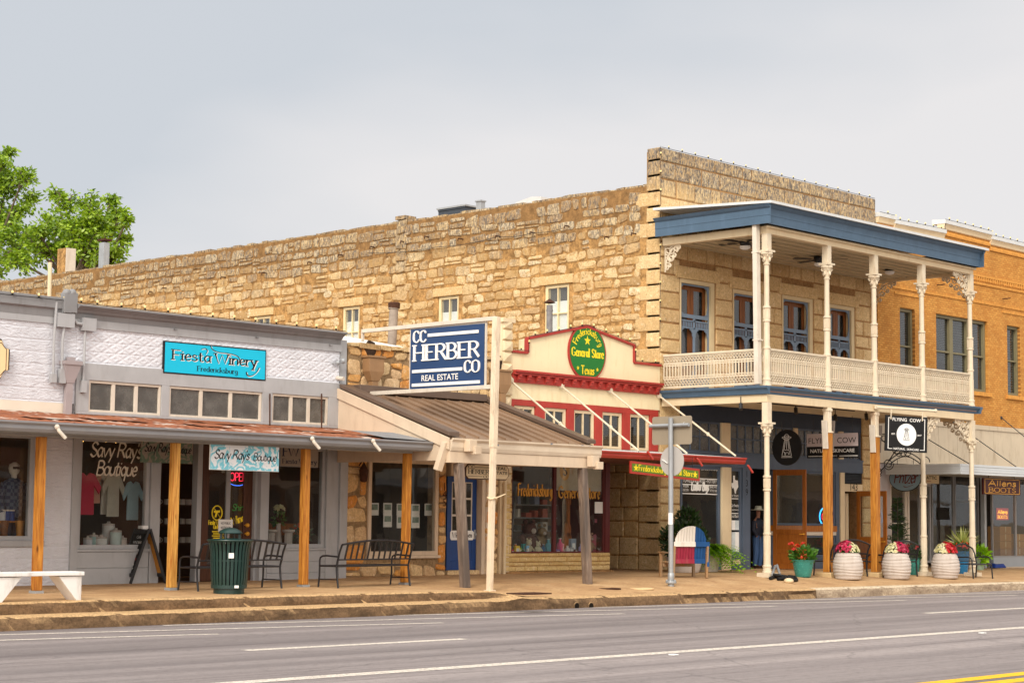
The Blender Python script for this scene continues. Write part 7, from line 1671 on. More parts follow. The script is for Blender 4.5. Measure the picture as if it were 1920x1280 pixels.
# slatted black benches with their backs to the street
def steel_bench(L, label, group=None, nsl=13):
    T_ = local_thing('black_bench', label, 'bench', group); D = .5; hs, hb = .46, 1.0
    for s in (0, 1):
        x = s*L; f = 1 if s == 0 else -1
        q = MB(); q.tube([(x,-.04,0),(x,.0,.25),(x,.02,hs),(x,-.06,.75),(x,-.13,hb-.08)], .022, 8); q.build('back_leg', m_black, T_, smooth=60)
        q = MB(); q.tube([(x,D+.03,0),(x,D,.25),(x,D,hs+.12),(x,D-.02,hs+.18),(x,D-.08,hs+.21),(x,D-.2,hs+.22),(x,-.05,hs+.2)], .02, 8); q.build('front_leg_and_arm', m_black, T_, smooth=60)
        q = MB(); q.tube([(x,0,.18),(x,D,.18)], .014, 6); q.build('side_rail', m_black, T_)
    q = MB(); q.tube([(0,.02,hs),(L,.02,hs)], .02, 8); q.tube([(0,D,hs),(L,D,hs)], .02, 8); q.tube([(0,.0,hs),(0,D,hs)], .02, 6); q.tube([(L,.0,hs),(L,D,hs)], .02, 6)
    for k in range(6): y = lerp(.08,D-.03,k/5); q.box(.01,y-.025,hs+.0,L-.01,y+.025,hs+.014)
    q.build('seat', m_black, T_)
    q = MB(); arch = [(L*k/16, -.13-.01, hb-.08+.09*math.sin(math.pi*k/16)) for k in range(17)]; q.tube(arch, .022, 8); q.tube([(0,-.045,hs+.14),(L,-.045,hs+.14)], .016, 8); q.build('back_rail', m_black, T_, smooth=60)
    q = MB()
    for k in range(1, nsl): s = k/nsl; zt_ = hb-.08+.09*math.sin(math.pi*s); q.bar((L*s,-.045,hs+.14), (L*s,-.138,zt_), .05, .012, up=UY)
    q.build('back_slats', m_black, T_); return T_
a, c = gnd(631.4,1102), gnd(766,1097.5); Lb = math.hypot(c.x-a.x, c.y-a.y); ang = math.atan2(c.y-a.y, c.x-a.x)
B1 = steel_bench(Lb, 'black steel bench in front of the flagstone wall and dark shop window'); put(B1, (a.x,a.y,gz(a.x+.8,a.y)), ang)
a = gnd(368.9,1108); B2 = copy_tree(B1); B2['label'] = 'black steel bench half hidden behind the green litter bin'; put(B2, (a.x,a.y,gz(a.x+.8,a.y)), ang)
def mesh_bench(L, label, group=None):
    T_ = local_thing('iron_settee', label, 'bench', group); D = .52; hs, hb = .44, 1.02
    for x in (0, L):
        q = MB(); q.tube([(x,-.02,0),(x,.02,hs),(x,-.05,.75),(x,-.12,hb-.12)], .024, 8); q.build('back_leg', m_black, T_, smooth=60)
        q = MB(); q.tube([(x,D+.04,0),(x,D,hs),(x,D-.0,hs+.12),(x,D-.06,hs+.2),(x,D-.18,hs+.22),(x,-.05,hs+.2)], .022, 8); q.build('front_leg_and_arm', m_black, T_, smooth=60)
    q = MB(); 
    for k in range(14): y = lerp(.0,D,k/13); q.box(.0,y-.012,hs-.005,L,y+.012,hs+.012)
    q.tube([(0,0,hs),(L,0,hs)], .02, 8); q.tube([(0,D,hs),(L,D,hs)], .022, 8); q.build('seat', m_black, T_)
    q = MB(); q.tube([(L*k/20, -.12-.03*math.sin(math.pi*k/20), hb-.12+.15*math.sin(math.pi*k/20)) for k in range(21)], .024, 8); q.tube([(L*k/10,-.04,hs+.08) for k in range(11)], .016, 6); q.build('back_rail', m_black, T_, smooth=60)
    q = MB(); n = int(L/.055)
    for k in range(1, n): s = k/n; m_ = math.sin(math.pi*s); q.tube([(L*s,-.04,hs+.08),(L*s,-.1-.015*m_,hs+.36),(L*s,-.12-.03*m_,hb-.12+.15*m_)], .008, 4, cap=False)
    q.build('back_bars', m_black, T_); return T_
a = gnd(1628,1081); M1 = mesh_bench(1.85, 'arched black iron settee between the two timber props behind a white planter', None); put(M1, (a.x-1.85,a.y+.05,gz(a.x-1,a.y)), 0)
a = gnd(1719,1080.5); M2 = copy_tree(M1); M2['label'] = 'arched black iron settee left of the middle cream column behind a white planter'; put(M2, (a.x-1.85,a.y,gz(a.x-1,a.y)), 0)
a = gnd(1858,1084); M3 = mesh_bench(1.15, 'short black iron settee with arms facing the street at the last cream column', None); put(M3, (a.x,a.y+.5,gz(a.x,a.y)), math.pi)
# Texas flag bench
a, c = gnd(1262,1083), gnd(1325,1084); 
m_tw, m_tr, m_tb = (paint('chipped white bench paint', S(222,216,206), .05, 5, .6, .3, .15, 40, .6, S(150,130,110), (3,3,1)), paint('worn red bench paint', S(146,38,62), .2, 6, .6, .3, .15, 40, .6, S(170,110,100), (5,5,1)), paint('blue bench paint', S(18,72,126), .1, 5, .55, .35, .1, 40))
T_ = local_thing('flag_bench', 'wooden bench with rounded back painted white, red and blue seen from behind', 'bench')
Lt = 1.56; rk = .1
def back_board(x0, x1, za_, zb_a, zb_b, m):      # raked plank with sloping top
    q.add([(x0,-.0-rk*za_,za_),(x1,-.0-rk*za_,za_),(x1,-rk*zb_b,zb_b),(x0,-rk*zb_a,zb_a),(x0,.03-rk*za_,za_),(x1,.03-rk*za_,za_),(x1,.03-rk*zb_b,zb_b),(x0,.03-rk*zb_a,zb_a)], [(0,1,2,3),(7,6,5,4),(4,5,1,0),(5,6,2,1),(6,7,3,2),(7,4,0,3)], m)
arc_ = lambda s: .98+.40*math.sqrt(max(0,1-((s-.5)/.47)**2)); n = 11
q = MB()
for k in range(n):
    s0, s1 = lerp(.03,.97,k/n)+.004, lerp(.03,.97,(k+1)/n)-.004; blue = k >= 7
    back_board(Lt*s0, Lt*s1, .94, arc_(s0), arc_(s1), 2 if blue else 0); back_board(Lt*s0, Lt*s1, .38, .9, .9, 2 if blue else 1)
q.build('back_slats', [m_tw,m_tr,m_tb], T_, bevel=.004, seg=1)
q = MB(); f = 7/n*.94+.03
q.box(-.03,-.14,.83,Lt*f,-.105,.96,0); q.box(Lt*f+.002,-.14,.83,Lt+.08,-.105,.96,2); q.box(.02,-.075,.38,Lt*f,-.04,.5,1); q.box(Lt*f+.002,-.075,.38,Lt-.06,-.04,.5,2); q.box(Lt-.03,-.12,.3,Lt+.08,-.0,.83,2); q.build('back_rail', [m_tw,m_tr,m_tb], T_, bevel=.008)
for x in (.0, Lt): q = MB(); q.bar((x,-.05,0),(x,-.1,.85), .09, .09, up=UY); q.build('back_leg', m_bench_w, T_, bevel=.01)
for x in (.0, Lt): q = MB(); q.bar((x,.72,0),(x,.7,.64), .12, .07, up=UY); q.build('front_leg', m_bench_w, T_, bevel=.01)
for x in (.0, Lt): q = MB(); q.box(x-.07,-.12,.642,x+.07,.82,.68); q.build('arm', m_bench_w, T_, bevel=.01)
q = MB()
for k in range(5): y = lerp(.04,.62,k/4); q.box(.03,y,.38+.02*k/4,Lt-.03,y+.12,.41+.02*k/4)
q.box(.05,.62,.28,Lt-.05,.66,.38); q.build('seat', m_bench_w, T_, bevel=.006)
put(T_, (a.x, a.y+.02, gz(a.x+.7,a.y)), math.atan2(c.y-a.y,c.x-a.x)+.03)
Ld = math.hypot(c.x-a.x,c.y-a.y); T_.scale = (Ld/Lt*1.0, 1.0, .97)
# chalk board
p = gnd(259,1092); T_ = local_thing('sandwich_board', 'black chalk sandwich board with cork inner panel beside the open boutique door', 'sandwich board')
Hb, Wb, sp = 1.16, .62, .40
for s in (-1, 1):
    q = MB(); tilt = lambda z: s*(sp*(1-z/Hb)+.015)
    for y in (-Wb/2, Wb/2): q.bar((tilt(0),y,0),(tilt(Hb),y,Hb), .05, .05, up=UY)
    for z in (.18, Hb-.06): q.bar((tilt(z),-Wb/2,z),(tilt(z),Wb/2,z), .05, .08, up=(1,0,0) if False else UZ)
    o = q.build('frame', m_black, T_, bevel=.004)
    q = MB(); q.bar((tilt(.2)+.0,0,.2),(tilt(Hb-.07),0,Hb-.07), Wb-.05, .018, up=UX); q.build('board_panel', m_blackm if s < 0 else m_cork, T_)
    if s < 0:
        q = MB(); d = Vector((tilt(Hb)-tilt(0),0,Hb)).normalized(); nrm = Vector((-d.z,0,d.x))
        for txt, z, h, m in (('Cafe',.95,.07,0),('WINE BAR',.84,.06,0),('Tastings',.62,.08,0),('Open Today',.5,.06,1),('Savy Ray’s',.38,.06,0),('boutique & gifts',.3,.04,0)):
            if '’' in txt: txt = 'Boutique'
            sans(q, txt, Vector((tilt(z),0,z))+nrm*.012, -UY, d, h, width=min(.45, .05*len(txt)), m=m)
        q.build('chalk_lettering', [m_lw, m_red], T_)
q = MB(); q.box(-.06,-.12,Hb+.0,.06,.12,Hb+.07); q.build('card', m_paper, T_)
put(T_, (p.x,p.y-.12,gz(p.x,p.y)), R(-8))
# black strap and chrome tube lying by the corner column, stone next to it
p0 = gnd(1447,1088); zq_ = p0.z; T_ = thing('fallen_strap', 'black strap with chrome buckle lying on the sidewalk beside the corner column', 'strap', tuple(p0))
g_ = lambda px, py, h=.05: gnd(px, py)+UZ*h
q = MB(); pts = [g_(1444,1087),g_(1452,1084),g_(1462,1085,.06),g_(1474,1089),g_(1484,1091),g_(1494,1090),g_(1490,1086,.07),g_(1480,1086,.09),g_(1470,1088,.05),g_(1458,1088)]
q.tube([Vector(v) for v in [pts[0]]+[a.lerp(c,t) for a, c in zip(pts,pts[1:]) for t in (.33,.66,1)]], .045, 7); q.tube([g_(1450,1085,.12),g_(1468,1086,.1),g_(1490,1089,.08)], .04, 7); q.build('strap', m_blackm, T_, smooth=60)
q = MB(); q.tube([g_(1448,1084,.1),g_(1453,1080,.28),g_(1457,1080,.3),g_(1462,1084,.12)], .035, 8); q.build('buckle', m_galv, T_, smooth=60)
p = gnd(1479,1092); q = MB(); q.sphere(p+UZ*.05, .13, 12, 8, sz=.6, jit=.06); o = q.build('stone', m_cream, None, tuple(p), smooth=60); tag(o, 'small rounded pale stone resting beside the black strap', 'stone')
# ================================================================== PLANTERS AND PLANTS
def foliage(q, c, r, n, L, w, m=0, sz=1, up=.3, rd=random):
    c = Vector(c)
    for i in range(n):
        d = Vector((rd.gauss(0,1), rd.gauss(0,1), rd.gauss(0,1))).normalized(); p = c+Vector((d.x*r, d.y*r, d.z*r*sz))*rd.uniform(.25,1)**.6
        q.leaf(p, d+Vector((rd.uniform(-.5,.5), rd.uniform(-.5,.5), up)), L*rd.uniform(.6,1.3), w*rd.uniform(.7,1.2), m)
def blossoms(q, c, r, n, s, m=0, sz=.5, rd=random, sel=lambda p: True):
    """small open five petalled flowers facing outwards over a dome"""
    c = Vector(c)
    for i in range(n):
        a = rd.uniform(0, 2*math.pi); t_ = rd.uniform(0, 1)**.6*1.45; d = Vector((math.sin(t_)*math.cos(a), math.sin(t_)*math.sin(a), math.cos(t_)))
        p = c+Vector((d.x*r, d.y*r, d.z*r*sz))*rd.uniform(.88,1.05)
        if not sel(p-c): continue
        d = (d+Vector((rd.uniform(-.3,.3),rd.uniform(-.3,.3),.1))).normalized(); e = d.cross(Vector((.3,.2,1))).normalized(); f = d.cross(e); k = s*rd.uniform(.75,1.2)
        vs = [p]+[p+(e*math.cos(j*math.pi/5)+f*math.sin(j*math.pi/5))*(k if j % 2 == 0 else k*.62)+d*k*(.45 if j % 2 == 0 else .25) for j in range(10)]
        q.add(vs, [(0, 1+j, 1+(j+1) % 10) for j in range(10)], m)
PL = []
def white_planter(px, py, label, c1, c2, sgn):
    p = gnd(px, py); T_ = thing('planter', label, 'planter', tuple(p), 'white ribbed planters along the kerb'); rd = random.Random(px); q = MB(); H = .74; prof = [(.27,0)]
    for k in range(34):
        z = H*k/33; r = .29+.125*math.sin(math.pi*min(1,(k+3)/37))**.75; prof.append((r+(.006 if k % 4 else -.01)+rd.uniform(-.004,.004), z))
    n = 36; vs = []; fs = []
    for i, (r, z) in enumerate(prof):
        for k in range(n): a = 2*math.pi*k/n; vs.append((p.x+r*math.cos(a), p.y+r*math.sin(a), p.z+z+(.02*math.sin(2*a+z*9)*math.sin(math.pi*z/H) if 0 < i < 34 else 0)))
    for i in range(len(prof)-1):
        for k in range(n): l = (k+1) % n; fs.append((i*n+k, i*n+l, (i+1)*n+l, (i+1)*n+k))
    fs.append(tuple(range(n))[::-1]); q.add(vs, fs); q.lathe([(.3,H),(.26,H+.005),(.25,H-.06),(.001,H-.06)], p, 36, cap=False); q.build('pot', m_clay, T_, smooth=70)
    q = MB(); q.lathe([(.25,H-.05),(.001,H-.03)], p, 20, cap=False); q.build('soil', m_soil, T_)
    c = p+UZ*(H+.0); q = MB(); foliage(q, c+UZ*.03, .25, 260, .09, .05, 0, .6, .5, rd); q.build('leaves', m_leaf_g, T_)
    q = MB(); blossoms(q, c, .34, 300, .045, 0, .95, rd, lambda v: (v.x*.72-v.y*.69)*sgn < .04); q.build('flowers', c1, T_)
    q = MB(); blossoms(q, c, .32, 280, .042, 0, .9, rd, lambda v: (v.x*.72-v.y*.69)*sgn >= .0); q.build('flowers', c2, T_)
white_planter(1590,1086,'white ribbed planter of magenta and cream flowers between the two timber props', m_pet_p, m_pet_w, 1)
white_planter(1681,1085,'white ribbed planter of magenta and cream flowers between timber prop and middle cream column', m_pet_p, m_pet_w, -1)
white_planter(1773,1084,'white ribbed planter heaped with deep red flowers between the two cream columns at the right', m_pet_r, m_pet_w, -1)
def glazed(px, py, label, H, r0, r1, mat, name='flower_pot', relief=True, pos=None):
    p = pos or gnd(px, py); T_ = thing(name, label, 'flower pot', tuple(p)); q = MB(); n = 32; K = 18; vs = []; fs = []
    for i in range(K+1):
        z = H*i/K; r = lerp(r0, r1, (i/K)**.7)
        for k in range(n):
            a = 2*math.pi*k/n; rr = r
            if relief and 3 < i < K-2: rr += .012*(abs(((k/4+i/3) % 1)-.5)+abs(((k/4-i/3) % 1)-.5)-.5)
            if i >= K-1: rr += .02
            vs.append((p.x+rr*math.cos(a), p.y+rr*math.sin(a), p.z+z))
    for i in range(K):
        for k in range(n): l = (k+1) % n; fs.append((i*n+k, i*n+l, (i+1)*n+l, (i+1)*n+k))
    fs.append(tuple(range(n))[::-1]); q.add(vs, fs); q.lathe([(r1+.02,H),(r1-.02,H),(r1-.03,H-.06),(.001,H-.06)], p, n, cap=False); q.build('pot', mat, T_, smooth=50); return T_, p+UZ*H
rd = random.Random(31)
T_, c = glazed(1506,1081,'teal glazed pot of scarlet flowers in front of the varnished open door', .47, .2, .3, m_teal)
q = MB(); foliage(q, c+UZ*.12, .36, 420, .12, .07, 0, .65, .4, rd); q.build('leaves', m_leaf_g, T_); q = MB()
for k in range(11): a = rd.uniform(0,6.28); v = Vector((.36*math.cos(a)*rd.uniform(.3,1), .36*math.sin(a)*rd.uniform(.3,1), rd.uniform(.0,.42))); blossoms(q, c+v, .07, 12, .045, 0, 1, rd)
q.build('flowers', m_pet_o, T_)
T_, c = glazed(1712,1077,'small dark teal pot with a few red flowers behind the middle cream column', .5, .17, .22, m_teal)
q = MB(); foliage(q, c+UZ*.16, .26, 240, .12, .06, 0, .9, .4, rd); q.build('leaves', m_leaf_d, T_); q = MB(); blossoms(q, c+UZ*.25, .22, 14, .05, 0, .8, rd); q.build('flowers', m_pet_r, T_)
T_, c = glazed(1805,1075,'tall blue glazed pot with striped spiky plant and red flowers behind the short settee', .72, .14, .24, m_tealb, relief=False)
q = MB(); foliage(q, c+UZ*.1, .3, 260, .12, .06, 0, .6, .4, rd); q.build('leaves', m_leaf_g, T_); q = MB(); blossoms(q, c+UZ*.05, .34, 60, .05, 0, .75, rd); q.build('flowers', m_pet_o, T_)
q = MB()
for k in range(70):
    a = rd.uniform(0,6.28); e = rd.uniform(.25,1.5); d = Vector((math.cos(a)*math.cos(e), math.sin(a)*math.cos(e), math.sin(e))); q.leaf(c+UZ*.15, d, rd.uniform(.5,.75), .045, 0)
q.build('spiky_leaves', m_leaf_s, T_)
T_, c = glazed(1836,1068,'pale green pot of lime sweet potato vine behind the last cream column', .42, .15, .2, paint('sage pot', S(140,160,140), .08, 4, .4))
q = MB(); foliage(q, c+UZ*.08, .34, 200, .2, .15, 0, .8, -.2, rd); q.build('leaves', m_leaf_l, T_)
# plants behind the flag bench
pp = fy(1283,1066,32.3); pp.z = gz(pp.x,32.3); q = None
T_, c = glazed(0,0,'low white ribbed bowl planter with dark green shrub behind the flag bench', .42, .4, .52, m_clay, 'planter', False, pp)
q = MB(); q.tube([c, c+UZ*.7], .03, 6)
for k in range(8): a = k*.8; q.tube([c+UZ*.2, c+Vector((.4*math.cos(a),.4*math.sin(a),.5+.1*(k%3)))], .014, 5)
q.build('stem', m_bark, T_); q = MB(); foliage(q, c+UZ*.45, .66, 2200, .12, .06, 0, .85, .4, rd); foliage(q, c+Vector((.25,.1,1.0)), .34, 700, .12, .055, 0, 1.1, .6, rd); q.build('leaves', m_leaf_d, T_)
pp = fy(1326,1066,32.5); pp.z = gz(pp.x,32.5); T_, c = glazed(0,0,'ribbed grey planter spilling bright lime fern beside the cream shop post', .5, .3, .36, m_clay, 'planter', False, pp)
q = MB()
for k in range(190):
    a = rd.uniform(0,6.28); e = rd.uniform(-.1,1.45); L = rd.uniform(.45,1.0); d = Vector((math.cos(a)*math.cos(e)+.3, math.sin(a)*math.cos(e)-.45, math.sin(e))); pts = [c+d*L*t_-UZ*(.75*L*t_*t_) for t_ in [j/7 for j in range(8)]]
    for a0, a1 in zip(pts, pts[1:]):
        dd = (a1-a0).normalized(); sd = dd.cross(UZ).normalized()
        for s in (-1,1):
            for f in (0,.5): q.leaf(a0.lerp(a1,f), sd*s+dd*.6, .12, .05, 0, up=UZ)
q.build('fronds', m_leaf_l, T_)
# feathery evergreen in the entrance
pp = fy(1684,1072,32.6); pp.z = gz(pp.x,32.6); T_, c = glazed(0,0,'tall feathery dark evergreen in a pot in front of the glazed entrance', .4, .2, .26, m_teal, 'potted_evergreen', False, pp)
T_['category'] = 'potted tree'
q = MB(); q.tube([c-UZ*.1, c+UZ*1.95], [.03,.01], 6); q.build('stem', m_bark, T_); q = MB()
for k in range(150):
    h = rd.uniform(.1,1.9); a = rd.uniform(0,6.28); L = .52*(1-h/2.4)*rd.uniform(.7,1.1); d = Vector((math.cos(a),math.sin(a),.25)).normalized()
    for j in range(9): p = c+UZ*h+d*L*j/8; q.leaf(p, d+Vector((rd.uniform(-1,1),rd.uniform(-1,1),rd.uniform(-.5,.5))), .1, .03, 0)
q.build('foliage', m_leaf_d, T_)

# ================================================================== GOODS BEHIND THE GLASS
def col(r, g, b, rough=.6): return paint('goods colour %d %d %d' % (r, g, b), S(r, g, b), .08, 6, rough, .3, .0)
def shirt(px, py, w, h, mat, label, Y, sleeve=True, grp=None):
    p = fy(px, py, Y); q = MB(); pl = [(-.5,-.5),(.5,-.5),(.46,.18),(.78,-.02),(.92,.16),(.5,.46),(.2,.5),(0,.42),(-.2,.5),(-.5,.46),(-.92,.16),(-.78,-.02),(-.46,.18)]
    q.prism([(x*w, z*h) for x, z in pl], p, UX, UZ, (0,.05,0)); T_ = thing('hanging_shirt', label, 'shirt', tuple(p), grp); q.build('cloth', mat, T_, bevel=.02)
    q = MB(); q.tube([p+Vector((0,.02,h*.45)), p+Vector((0,.02,h*.6)), p+Vector((.03,.02,h*.66))], .006, 5); q.build('hanger', m_black, T_)
YI = F0+.55
shirt(162,925,.42,.9,col(190,30,70),'raspberry red printed shirt hanging at the left of the boutique window',YI); shirt(178,916,.3,.62,col(206,150,130),'pale floral blouse hanging behind the red shirt',YI+.2)
shirt(213,927,.32,.95,col(176,172,160),'sage grey shirt hanging in the middle of the boutique window',YI); shirt(250,938,.3,.85,col(140,170,182),'pale blue shirt hanging at the right of the boutique window',YI); shirt(200,925,.26,.9,col(206,200,190),'off white shirt hanging half behind the sage shirt',YI+.2)
def mug(p, r, h, mat, label, grp, handle=True):
    q = MB(); q.lathe([(r*.9,0),(r,h*.1),(r,h),(r*.9,h),(r*.85,h*.2),(.001,h*.15)], p, 12, cap=False)
    if handle: q.tube([p+Vector((r*math.cos(-.8)+r*.45*math.sin(t_), r*math.sin(-.8)-.02, h*.5+h*.3*math.cos(t_))) for t_ in [j*math.pi/6 for j in range(7)]], r*.12, 5)
    o = q.build('mug', mat, None, tuple(p), smooth=50); tag(o, label, 'mug', grp)
zD = DW2[2]-.018; Yd2 = F0+.5
def at(px, Y, z): return Vector((fy(px, 1000, Y).x, Y, z))
rd = random.Random(3)
for i, (px, dz, Y, r, h, c_, lab) in enumerate(((190,0,Yd2,.13,.22,(214,212,208),'white tumbler at the left of the boutique window display'),(203,0,Yd2+.25,.14,.5,(200,198,196),'tall white canister second from the left in the boutique window display'),(217,0,Yd2,.13,.36,(190,204,200),'pale green canister right of the white one in the boutique window'),(165,0,Yd2,.1,.2,(196,196,200),'small silver cup nearest the left edge of the boutique window'),(176,0,Yd2+.1,.1,.26,(150,180,176),'aqua cup beside the silver cup in the boutique window'),(230,0,Yd2,.1,.2,(206,190,180),'blush cup nearest the sandwich board in the boutique window'))):
    T_ = thing('canister', lab, 'canister', tuple(at(px,Y,zD+dz)), None); q = MB(); p = at(px,Y,zD+dz); q.lathe([(r*.9,0),(r,.02),(r,h),(r*.96,h+.01)], p, 16); q.build('body', col(*c_), T_, smooth=40); q = MB(); q.lathe([(r*.98,h+.012),(r*.98,h+.05),(r*.3,h+.06),(r*.25,h+.1)], p, 16); q.build('lid', m_clay, T_, smooth=40)
q = MB(); x0, x1 = fy(156,1000,Yd2).x, fy(236,1000,Yd2).x
q.add([(lerp(x0,x1,i/30), F0+.28+.03*math.sin(i*1.3)+.3*j, zD+.004+(.1 if j else .0)+.02*math.sin(i*1.3)) for i in range(31) for j in (0,1)], [(2*i,2*i+2,2*i+3,2*i+1) for i in range(30)]); o = q.build('display_cloth', col(170,40,60), None, (x0,F0,zD)); tag(o, 'ruffled red cloth along the bottom of the boutique window', 'cloth')
# bulbs
LB = thing('bulb_garland', 'string of five warm lit bulbs at the top of the boutique window', 'string lights', tuple(fy(190,824,F0+.5))); m_lit = emis('lit bulb', S(255,190,90), 4)
pts = [fy(a, b, F0+.45) for a, b in ((155,824),(172,823),(199,825),(205,824),(217,826))]; q = MB(); q.tube([p+UZ*.1 for p in pts], .008, 4); q.build('wire', m_black, LB)
for p in pts: q = MB(); q.sphere(p, .035, 8, 6, sz=1.3); q.build('bulb', m_lit, LB, smooth=60)
# mannequin, boots, tins in the left window
c = fy(22,1010,F0+.6); zb0_ = DW1[2]-.018; MN = thing('mannequin', 'pale mannequin in blue plaid shirt and sunglasses in the left window', 'mannequin', (c.x,c.y,zb0_)); zt_2 = fy(26,866,F0+.6).z
x, y = fy(26,900,F0+.6).x, F0+.6; Hm = zt_2-zb0_
q = MB(); q.lathe([(.05,Hm*.78),(.06,Hm*.84),(.1,Hm*.87),(.115,Hm*.92),(.1,Hm*.97),(.03,Hm)], (x,y,zb0_), 14, sy=1.15); q.sphere((x-.02,y-.12,zb0_+Hm*.9), .025); q.build('head', col(206,198,186), MN, smooth=60)
q = MB(); q.bar((x-.1,y-.12,zb0_+Hm*.925),(x+.1,y-.12,zb0_+Hm*.925), .02, .05); q.build('sunglasses', m_black, MN)
t = NT('blue plaid cloth'); ck = t.n('TexChecker', Vector=t.coords((1,1,1)), Color1=S(52,66,92), Color2=S(88,100,118), Scale=14); m_plaid = t.fin(ck.outputs[0], .8, .2)
q = MB(); q.lathe([(.2,Hm*.3),(.24,Hm*.45),(.27,Hm*.68),(.22,Hm*.76),(.08,Hm*.8)], (x,y,zb0_), 16, sy=.6)
for s in (-1,1): q.tube([(x+s*.22,y,zb0_+Hm*.73),(x+s*.32,y-.03,zb0_+Hm*.55),(x+s*.3,y-.1,zb0_+Hm*.36)], [.075,.065,.055], 10)
q.build('shirt', m_plaid, MN, smooth=60)
q = MB()
for s in (-1,1): q.tube([(x+s*.1,y,zb0_+Hm*.32),(x+s*.1,y,zb0_+.02)], [.11,.07], 10)
q.build('trousers', col(34,40,58), MN, smooth=60)
def boot(px, lab, m):
    p = at(px, F0+.4, zb0_); q = MB(); q.tube([p+Vector((0,.0,.04)), p+Vector((0,.02,.2)), p+Vector((.0,.03,.42))], [.07,.075,.1], 12); q.tube([p+Vector((.02,.02,.07)), p+Vector((-.12,-.08,.06)), p+Vector((-.2,-.14,.03))], [.08,.065,.035], 10); q.box(p.x-.06,p.y-.05,p.z,p.x+.08,p.y+.08,p.z+.05); o = q.build('cowboy_boot', m, None, tuple(p), smooth=60); tag(o, lab, 'boot')
boot(8,'brown cowboy boot at the left edge of the left window',col(120,76,44)); boot(38,'tan cowboy boot standing right of the mannequin in the left window',col(176,120,56))
q = MB(); p = fy(14,976,F0+.5); q.box(p.x-.5,p.y-.1,p.z-.03,p.x+.32,p.y+.25,p.z); o = q.build('shelf_board', m_pine2, None, tuple(p)); tag(o, 'orange wooden shelf under the tins in the left window', 'shelf')
for k, px in enumerate((4,13,21)):
    p2 = Vector((fy(px,970,F0+.52).x, F0+.52, p.z)); T_ = thing('tin_can', ('white and blue tin at the left end of the shelf in the left window','blue tin in the middle of the shelf in the left window','blue tin at the right end of the shelf in the left window')[k], 'tin', tuple(p2)); q = MB(); q.lathe([(.07,.0),(.07,.2)], p2, 14); q.build('body', col(200,204,210) if k == 0 else col(40,70,130), T_, smooth=40); q = MB(); q.lathe([(.072,.2),(.072,.23)], p2, 14); q.build('lid', m_white, T_)
# mugs on dark shelves in the open doorway
for k, py in enumerate((946,982,1017)):
    p = fy(350,py,F0+2.2); T_ = thing('wall_shelf', ('top dark shelf of mugs inside the open boutique door','middle dark shelf of mugs inside the open boutique door','bottom dark shelf of mugs inside the open boutique door')[k], 'shelf', tuple(p)); q = MB(); q.box(p.x-.9,p.y,p.z-.03,p.x+.6,p.y+.25,p.z); q.build('board', m_dark, T_)
    for j in range(6): mug(Vector((p.x-.75+.22*j+.04*(j % 2),p.y+.1,p.z)), .07, .13, col(196,188,176), 'pale mug on a dark shelf inside the open boutique door', 'mugs on the shelves')
# pedestals and flowers in the winery window
z3 = DW3[2]-.018
for px, lab in ((508,'white fluted pedestal at the left of the winery window'),(541,'white fluted pedestal in the middle of the winery window')):
    p = at(px, F0+.45, z3); T_ = thing('pedestal', lab, 'pedestal', tuple(p)); q = MB(); q.lathe([(.13,0),(.13,.03),(.1,.05)], p, 16); q.lathe([(.1,.36),(.15,.4),(.15,.44)], p, 16); q.build('mouldings', m_clay, T_, smooth=30); q = MB(); q.lathe([(.085,.05),(.085,.36)], p, 16)
    for k in range(12): a = k*math.pi/6; q.tube([p+Vector((.085*math.cos(a),.085*math.sin(a),.06)), p+Vector((.085*math.cos(a),.085*math.sin(a),.35))], .012, 4)
    q.build('shaft', m_clay, T_, smooth=30)
p = fy(522,992,F0+.7); T_ = thing('flower_vase', 'vase of white flowers in the winery window', 'vase', tuple(p)); q = MB(); q.lathe([(.06,z3-p.z),(.09,z3-p.z+.15),(.05,.1),(.06,.14)], p, 14); q.build('vase', m_clay, T_, smooth=60); q = MB(); foliage(q, p+UZ*.25, .14, 60, .12, .06, 0, 1.2, .4, rd); q.build('leaves', m_leaf_g, T_); q = MB(); blossoms(q, p+UZ*.45, .12, 26, .06, 0, 1, rd); q.build('flowers', m_pet_w, T_)
p = at(566, F0+.5, z3); T_ = thing('flower_vase', 'dark pot of orange flowers behind the third pine post', 'vase', tuple(p)); q = MB(); q.lathe([(.1,0),(.14,.1),(.1,.2)], p, 14); q.build('vase', m_black, T_, smooth=60); q = MB(); foliage(q, p+UZ*.35, .2, 80, .12, .06, 0, 1, .4, rd); q.build('leaves', m_leaf_d, T_); q = MB(); blossoms(q, p+UZ*.42, .16, 20, .06, 0, 1, rd); q.build('flowers', m_pet_o, T_)
q = MB(); p = at(530, F0+.9, z3); q.box(p.x-.9,p.y,p.z+.3,p.x+.6,p.y+.5,p.z+.58); o = q.build('wooden_counter', m_door_w, None, tuple(p), bevel=.01); tag(o, 'reddish wooden counter inside the winery window', 'counter')
